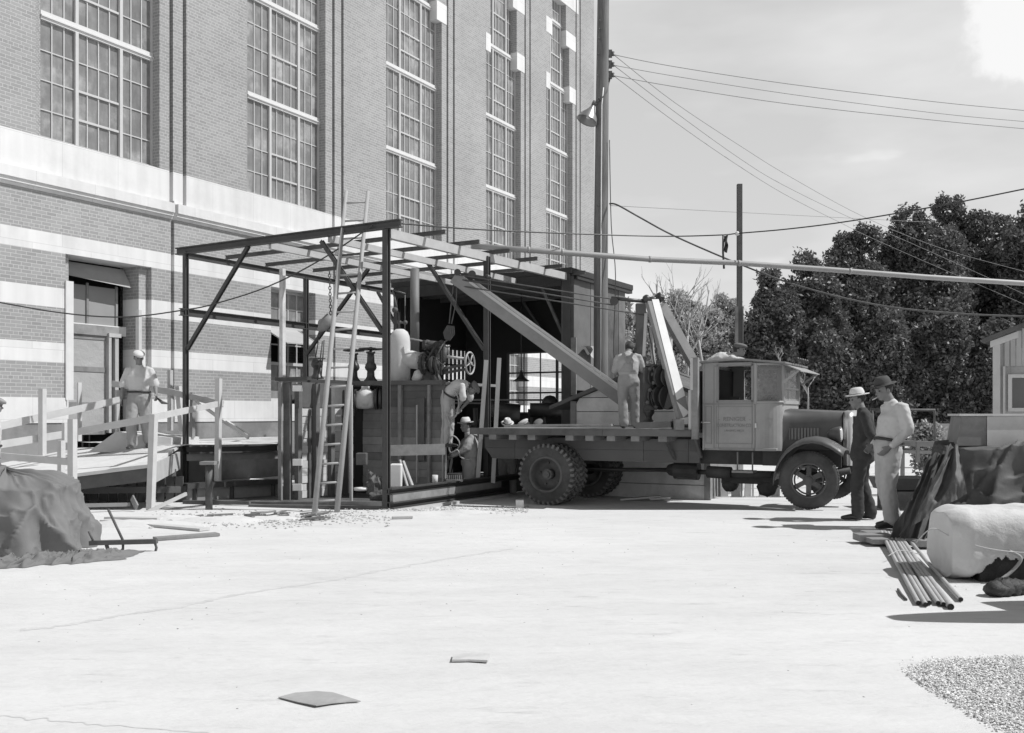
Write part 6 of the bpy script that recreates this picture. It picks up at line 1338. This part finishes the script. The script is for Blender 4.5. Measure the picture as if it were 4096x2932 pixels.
mb.add([DR(.0, 0, .30)]+[drum_pt(0, t/60) for t in range(61)]+[DR(.0, .1, .005)], [(0, t+1, t+2) for t in range(61)]+[(0, 62, 1)])
o = obj('plaster_shell', mb, M('plaster', .58, .9, .10, 3, bump=.02, stain=.22), pd); o.modifiers.new('s', 'SOLIDIFY').thickness = .025
mb = MB().lathe([(0, .08), (.22, .08), (.23, 1.8), (0, 1.8)], lambda x, y, h: DR(h, x*1.35, .27+y), 28); mb.box((.22, -.33, .0), (1.7, .3, .24), DR); obj('iron_core', mb, M('rusted_core', .04, .9, .5, 8, bump=.03), pd)
obj('rope_end', MB().tube(smooth([DR(.42, -.41, .27), DR(.50, -.44, .22), DR(.46, -.44, .14), DR(.36, -.46, .06), DR(.28, -.48, .02)]), .013, 6), m_rope, pd)
obj('tie_wire', MB().tube(smooth([DR(-.25, -.2, .3), DR(-.12, -.2, .42), DR(.02, -.25, .36), DR(.2, -.42, .30), DR(.5, -.425, .26), DR(.9, -.43, .27), DR(1.4, -.43, .31)]), .005, 5), m_wl, pd)
mb = MB(); random.seed(2)
for i in range(9): p = G(3985+i*26, 2385-i*3); mb.ball(p+Vector((0, 0, .055)), (.09, .08, .06+.02*math.sin(i)), 10, 7, .14)
solo('tar_sack', mb, M('tar_sack', .03, .6, .5, 8, bump=.02, spec=.5), 'black lumpy sack lying in front of the plastered drum', 'sack')
# bundle of pipes
fars = [(3525, 2152), (3540, 2153), (3553, 2155), (3568, 2156), (3580, 2158), (3592, 2158), (3626, 2172)]
nears = [(3674, 2420), (3703, 2427), (3717, 2420), (3753, 2421), (3775, 2426), (3803, 2436), (3843, 2406)]
nms = ['leftmost pipe of the bundle on the ground', 'second pipe from the left of the bundle', 'short-ended pipe third from the left of the bundle', 'fourth pipe from the left of the bundle', 'fifth pipe from the left of the bundle', 'thickest pipe of the bundle, nearest the camera', 'single thin pipe lying apart from the bundle']
for i, (f_, n_) in enumerate(zip(fars, nears)):
    a = G(*f_)+Vector((0, 0, .07)); b = G(n_[0], n_[1]+4)+Vector((0, 0, .022)); r = .024 if i == 5 else .018; mb = MB().tube([a, a.lerp(b, .5)-Vector((0, 0, .012)), b], r, 12, caps=False)
    d = (b-a).normalized(); mb.tube([b, b-d*.15], r*.72, 12); o = solo('steel_pipe', mb, M('galvanised_pipe', .42, .55, .15, 5, stain=.15), nms[i], 'pipe', 'steel pipes in the bundle')
    obj('bore', MB().tube([b-d*.002, b+d*.001], r*.74, 12), m_dark, o)
for i, (x0, y0, x1, y1, Y_, h_, l_) in enumerate(((3455, 2146, 3580, 2150, 10.8, .05, 'short plank end poking out left of the tarpaulin, upper'), (3425, 2172, 3560, 2176, 10.4, .07, 'thicker plank end poking out left of the tarpaulin, lower'), (3475, 2182, 3560, 2184, 10.2, .05, 'ragged timber under the ends of the pipes'), (3640, 2178, 3740, 2182, 10.0, .06, 'pale timber baulk right of the pipe bundle'))):
    a, b = P(x0, y0, Y_), P(x1, y1, Y_); a.z = b.z = .03+.5*h_; solo('plank', MB().bar(a, b, .22, h_), m_woodg, l_, 'plank', 'planks under the tarpaulin')
solo('stick', MB().tube([G(3592, 2362)+Vector((0, 0, .01)), G(3605, 2385)+Vector((0, 0, .015)), G(3625, 2404)+Vector((0, 0, .01))], .010, 6), m_woodd, 'short dark stick left of the pipe ends', 'stick')
solo('binding_wire', MB().tube(smooth([G(3552, 2250)+Vector((0, 0, .06)), G(3600, 2240)+Vector((0, 0, .09)), G(3680, 2238)+Vector((0, 0, .05))]), .004, 5), m_wl, 'thin wire tied round the pipe bundle', 'wire')
# board hut at the right edge
ht = thing('board_hut', P(4200, 1700, 14), 'small board hut with a dark window at the right edge of view', 'hut')
Yh_ = 14.0; hx0 = P(3972, 0, Yh_).x
def HT(x, y, z): return Vector((hx0+x*.96+y*.62, Yh_+y*.85-x*.2, z))
zt0 = CH+(1658-1352)/F*Yh_; sl = .40
mb = MB(); wx0, wx1, wzb, wzt = .24, .95, CH+(1658-1632)/F*Yh_, CH+(1658-1512)/F*Yh_; zsd = CH+(1658-1466)/F*Yh_
mb.box((0, 0, -.1), (wx0, .05, zt0-.02), HT); mb.box((wx0, 0, -.1), (wx1, .05, wzb), HT); mb.box((wx1, 0, -.1), (2.6, .05, zt0), HT); mb.box((wx0, 0, wzt), (wx1, .05, zsd), HT); mb.box((0, .05, -.1), (.04, 2.2, zt0), HT)
obj('wall', mb, M('hut_boards', .33, .9, .2, 4, bump=.005, stain=.2), ht, bevel=.004)
mb = MB()
for i in range(30): x = .16+i*.08; mb.box((x, -.02, zsd), (x+.068, .0, zt0+x*sl-.03), HT)
obj('vertical_siding', mb, M('siding', .36, .9, .12, 5, island=.12), ht)
mb = MB().prism([(-.12, zt0-.08), (2.7, zt0+2.7*sl-.03), (2.7, zt0+2.7*sl+.03), (-.12, zt0-.02)], -.15, 2.4, HT); obj('roof', mb, m_woodd, ht); mb = MB().prism([(-.03, zt0-.14), (.35, zt0+.35*sl-.14), (.35, zt0+.35*sl-.05), (-.03, zt0-.05)], -.05, .0, HT); obj('fascia', mb, m_tank, ht)
mb = MB().box((0, -.02, -.1), (.10, .0, zt0-.05), HT); mb.box((wx0-.03, -.03, wzb-.05), (wx1, -.0, wzb), HT); mb.box((wx0-.03, -.03, wzt), (wx1, 0, wzt+.05), HT); mb.box((wx0-.03, -.03, wzb), (wx0+.02, 0, wzt), HT); mb.box((.14, -.03, 1.3), (.17, .0, zsd), HT); obj('window_frame', mb, m_wl, ht)
mb = MB().box((wx0, .03, wzb), (wx1, .04, wzt), HT); obj('window_pane', mb, M('hut_glass', .05, .1, .3, 5, spec=.8), ht)
# far clutter between the men and the hut
mb = MB().tube([P(3480, 1640, 20), P(3738, 1640, 20), P(3738, 1790, 20)], .03, 8); mb.tube([P(3490, 1640, 20), P(3490, 1790, 20)], .03, 8); solo('pipe_rail', mb, m_rsteel, 'thin goalpost-like pipe rail in front of the dark trees', 'rail')
mt = thing('mortar_trough', P(3640, 1965, 15.2), 'grey sloping mortar trough behind the two standing men', 'trough')
c = P(3560, 1975, 15.2); mb = MB().prism([(0, .30), (.62, .30), (.72, .50), (-.1, .50)], -.3, .5, lambda x, y, z: Vector((c.x+x, 15.4+y, -.12+z))); obj('pan', mb, m_rsteel, mt); mb = MB().box((c.x-.05, 15.1, -.12), (c.x+.62, 15.6, .2)); obj('stand', mb, m_woodg, mt)
mb = MB().bar(P(3590, 1772, 18), P(3775, 1778, 18), .3, .10); mb.bar(P(3671, 1768, 17.7), P(3671, 1850, 17.7), .06, .06); mb.bar(P(3600, 1805, 18), P(3780, 1810, 18), .3, .06); mb.bar(P(3610, 1772, 18), P(3610, 1990, 18), .06, .06); mb.bar(P(3760, 1772, 18), P(3760, 1990, 18), .06, .06); solo('work_bench', mb, m_woodg, 'low plank work bench behind the taller man', 'bench')
tree(3705, 1780, 1690, 23, 75, 'low pale shrub behind the thin pipe rail', 5000, .05, leafm('pale_foliage', .35), 77, low=0., name='pale_shrub', cat='shrub')
mb = MB().box((-.4, 0, 0), (.4, .5, .45), lambda x, y, z: P(3755, 1760, 27)+Vector((x*1.4, y, z))); solo('distant_hut', mb, M('distant_roof', .3), 'tiny pale hut far behind the pipe rail', 'hut')
# out of view: plank disc added to cast the shadow tip at lower right
bw_ = thing('shadow_disc', (4.98, 6.6, 0), 'large plank disc added as shadow reel standing just outside the view', 'caster')
mb = MB(); cs_, sn_ = math.cos(R(9)), math.sin(R(9))
def RF_(x, y, h): return Vector((4.86+x*cs_-h*sn_, 6.55+x*sn_+h*cs_, 1.12+y))
for i in range(14):      # disc of upright planks sawn to a circle
    xa, xb = -1.1+2.2*i/14, -1.1+2.2*(i+1)/14-.006; n_ = 6; xs = [xa+(xb-xa)*k/n_ for k in range(n_+1)]; hy = [math.sqrt(max(.0004, 1.21-x*x)) for x in xs]
    mb.prism([(x, -y) for x, y in zip(xs, hy)]+[(x, y) for x, y in reversed(list(zip(xs, hy)))], -.04, .04, lambda x, h, z: RF_(x, z, h))
mb.box((-.95, -.05, -.07), (.95, .05, -.04), lambda x, z, h: RF_(x, z, h)); mb.lathe([(.18, -.04), (.18, -.08), (.06, -.08), (.06, -.04)], RF_, 24)
obj('flange', mb, m_woodg, bw_); mb = MB().lathe([(0, .04), (.35, .04), (.35, .5), (0, .5)], RF_, 32); obj('core', mb, m_woodg, bw_)
# ---------------------------------------------------------------- gravel, scraps and rubble
random.seed(44)
poly = [(3640, 2712), (3700, 2662), (3800, 2648), (4000, 2640), (4300, 2630), (4400, 3000), (4090, 2960), (3960, 2890), (3850, 2825), (3730, 2765)]
gp = [G(*p) for p in poly]
def inside(x, y):
    r_ = False; n = len(gp)
    for i in range(n):
        a, b = gp[i], gp[(i+1) % n]
        if (a.y > y) != (b.y > y) and x < (b.x-a.x)*(y-a.y)/(b.y-a.y)+a.x: r_ = not r_
    return r_
def pebbles(pts, lo, hi):
    v = []; f = []
    for (x, y, z) in pts:
        s = random.uniform(lo, hi); k = len(v); a = random.uniform(0, 3)
        for dx_, dy_, dz_ in ((1, 0, 0), (0, 1, 0), (-1, 0, 0), (0, -1, 0), (.1, .1, .5), (0, 0, -.5)): v.append(Vector((x+(dx_*math.cos(a)-dy_*math.sin(a))*s*random.uniform(.7, 1.2), y+(dx_*math.sin(a)+dy_*math.cos(a))*s*random.uniform(.7, 1.2), z+dz_*s)))
        f += [[k+i, k+(i+1) % 4, k+4] for i in range(4)]+[[k+(i+1) % 4, k+i, k+5] for i in range(4)]
    mb = MB(); mb.v = v; mb.f = f; mb.sm = [False]*len(f); return mb
x0, x1 = min(p.x for p in gp), max(p.x for p in gp); y0, y1 = min(p.y for p in gp), max(p.y for p in gp); pts = []
while len(pts) < 17000:
    x, y = random.uniform(x0, x1), random.uniform(y0, y1)
    if inside(x+random.gauss(0, .035)*(1 if random.random() < .9 else 3), y+random.gauss(0, .035)*(1 if random.random() < .9 else 3)): pts.append((x, y, random.uniform(.0, .02)))
tag(obj('gravel', pebbles(pts, .004, .009), M('gravel', .62, .9, .1, 5, island=.45)), 'heap of small pale gravel at the lower right corner', 'gravel', kind='stuff')
pts = []
for _ in range(1500):
    x = random.uniform(600, 2110); y = 2062+random.gauss(0, 16)+(18 if x < 1250 else 0)-(12 if x > 1560 else 0)
    if x > 1560: y = 2040+random.gauss(0, 8)
    p = G(x, max(2026, y)); pts.append((p.x, p.y, p.z+.005))
tag(obj('rubble', pebbles(pts, .006, .030), M('rubble', .44, .9, .1, 5, island=.4)), 'broken stone and splinters strewn along the foot of the canopy frame', 'rubble', kind='stuff')
pts = []
for _ in range(260):
    p = G(random.uniform(100, 3900), 2060+abs(random.gauss(0, 1))*260); pts.append((p.x, p.y, p.z))
tag(obj('grit', pebbles(pts, .004, .011), M('grit', .35, .9, .1, 5, island=.5)), 'scattered grit and tiny chips on the pale ground', 'grit', kind='stuff')
random.seed(50)
mb = MB()
for i in range(22):
    x = random.uniform(760, 1240); y = random.uniform(2055, 2085); p = G(x, y); a = random.uniform(-.5, .5); l = random.uniform(.1, .35); mb.bar(p+Vector((0, 0, .015)), p+Vector((l*math.cos(a), l*math.sin(a), .02+random.uniform(0, .04))), .06, .02)
tag(obj('wood_scraps', mb, m_woodg), 'splintered wood scraps along the foot of the ladder', 'scraps', kind='stuff')
mb = MB()   # low sand mounds at the edge
for cx_, cy_, rx, rh in ((700, 2075, .5, .06), (880, 2085, .7, .07), (1080, 2075, .5, .05), (1650, 2058, .9, .05), (1850, 2050, .6, .05), (560, 2100, .9, .07)):
    c = G(cx_, cy_); mb.grid(lambda u, v: (c.x+rx*(2*u-1), c.y+rx*.35*(2*v-1), c.z-.01+rh*max(0, 1-((2*u-1)**2+(2*v-1)**2))*(1+.5*mnoise.noise(Vector((u*6, v*6, cx_))))), 16, 12)
tag(obj('spoil', mb, m_ground), 'low mounds of pale spoil at the pit edge', 'spoil', kind='stuff')
def sheet(name, pts, mat, label, cat, t=.004, lift=.005):
    ps_ = [G(*p)+Vector((0, 0, lift+random.uniform(0, .006))) for p in pts]; c = sum(ps_, Vector())/len(ps_)+Vector((0, 0, .004)); n = len(ps_); mb = MB().add(ps_+[c], [(i, (i+1) % n, n) for i in range(n)]); o = solo(name, mb, mat, label, cat); o.modifiers.new('s', 'SOLIDIFY').thickness = t; return o
m_card = M('cardboard', .35, .9, .2, 6, stain=.2)
sheet('cardboard_sheet', [(1113, 2795), (1180, 2780), (1265, 2773), (1330, 2778), (1443, 2812), (1385, 2815), (1330, 2822), (1265, 2833), (1190, 2816)], m_card, 'flat grey cardboard sheet on the ground at bottom centre', 'sheet')
sheet('scrap_board', [(1808, 2652), (1815, 2628), (1890, 2625), (1962, 2627), (1950, 2655), (1880, 2650)], M('scrap_wood', .52, .9, .2, 10), 'small pale scrap of board alone on the ground', 'board', .012)
solo('stick', MB().bar(G(1568, 2077)+Vector((0, 0, .02)), G(1650, 2075)+Vector((0, 0, .02)), .06, .03), m_wood, 'short pale batten on the ground below the corner post', 'stick')
def seam(name, pts, w0, mat):
    mb = MB(); pp = smooth([G(*p) for p in pts], 26); random.seed(6); L_, R_ = [], []
    for i, p in enumerate(pp):
        d = (pp[min(i+1, len(pp)-1)]-pp[max(0, i-1)]).normalized(); n = Vector((-d.y, d.x, 0)); wv = w0*(.5+.9*abs(mnoise.noise(Vector((i*.35, 0, w0)))))+.002
        j_ = n*(.05*mnoise.noise(Vector((i*.22, 4, 0)))); L_.append(p+j_+n*wv+Vector((0, 0, .0012))); R_.append(p+j_-n*wv*random.uniform(.4, 1.2)+Vector((0, 0, .0012)))
    n = len(pp); mb.add(L_+R_, [(i, i+1, n+i+1, n+i) for i in range(n-1)]); return struct(name, mb, mat)
m_seam = M('dirt_seam', .53, .95, .15, 8)
seam('ground_seam', [(80, 2520), (240, 2505), (480, 2462), (700, 2430), (1000, 2370), (1300, 2325), (1600, 2268), (1850, 2225), (2050, 2195)], .045, m_seam)
seam('ground_seam', [(-60, 2858), (180, 2880), (480, 2905), (900, 2940)], .006, M('faint_seam', .52, .95, .15, 8)); 
# ---------------------------------------------------------------- left foreground
q = G(95, 2225); drape('grey_tarpaulin', q.x-.46, 10.0, .62, .50, .76, .30, 12, m_tarp2, 'grey canvas sheet draped over a pile at the left edge', folds=7, amp=.10, q=2.6, dome=.16)
mb = MB()
def crf(u, v):
    x = -60+600*u; c = G(x, 2262-.075*x); w_ = .30+.1*mnoise.noise(Vector((u*5, 0, 2))); env = (max(0, 1-(2*v-1)**2))**.5*min(1, (1-u)*6)
    h_ = .01+.10*abs(mnoise.noise(Vector((u*9, v*2, 1))))+.11*(1-abs(mnoise.noise(Vector((u*7+v*3, v*4-u*5, 5)))))**6+.025*abs(mnoise.noise(Vector((u*24, v*7, 1))))
    return (c.x+.05*mnoise.noise(Vector((u*14, v*6, 9))), c.y+w_*(2*v-1)*(1+.3*mnoise.noise(Vector((u*12, v*2, 4)))), gz(c.y)+.004+h_*env*.62)
mb.grid(crf, 200, 30)
tag(obj('crumpled_canvas', mb, m_tarp2), 'crumpled canvas lying in folds along the foot of the grey pile', 'canvas', kind='stuff')
tr_ = thing('iron_trolley', G(500, 2225), 'low iron frame with upright handle beside the grey tarpaulin', 'frame')
Yt_ = 9.8
obj('frame_bar', MB().bar(P(360, 2172, Yt_), P(628, 2165, Yt_), .06, .045), m_rsteel, tr_); obj('handle', MB().tube([P(433, 2037, Yt_+.1), P(494, 2166, Yt_)], .014, 8), m_rsteel, tr_)
mb = MB().tube([P(618, 2166, Yt_), P(626, 2190, Yt_), P(618, 2222, Yt_)], .014, 8); mb.tube([P(492, 2175, Yt_), P(492, 2195, Yt_), P(470, 2222, Yt_)], .014, 8); mb.tube([P(425, 2175, Yt_), P(432, 2200, Yt_)], .02, 8); mb.tube([P(355, 2125, Yt_), P(375, 2168, Yt_)], .012, 8); obj('leg', mb, m_rsteel, tr_)
for i, (a_, b_, l_) in enumerate((((620, 2162), (870, 2143), 'long plank edge on the ground right of the iron frame'), ((420, 2088), (820, 2124), 'thin pale plank lying in front of the ramp'), ((430, 2076), (640, 2080), 'short plank lying below the ramp support'))):
    a, b = G(*a_)+Vector((0, 0, .02)), G(*b_)+Vector((0, 0, .02)); solo('ground_plank', MB().bar(a, b, .16, .03), m_wl if i else m_woodg, l_, 'plank', 'planks lying before the ramp')
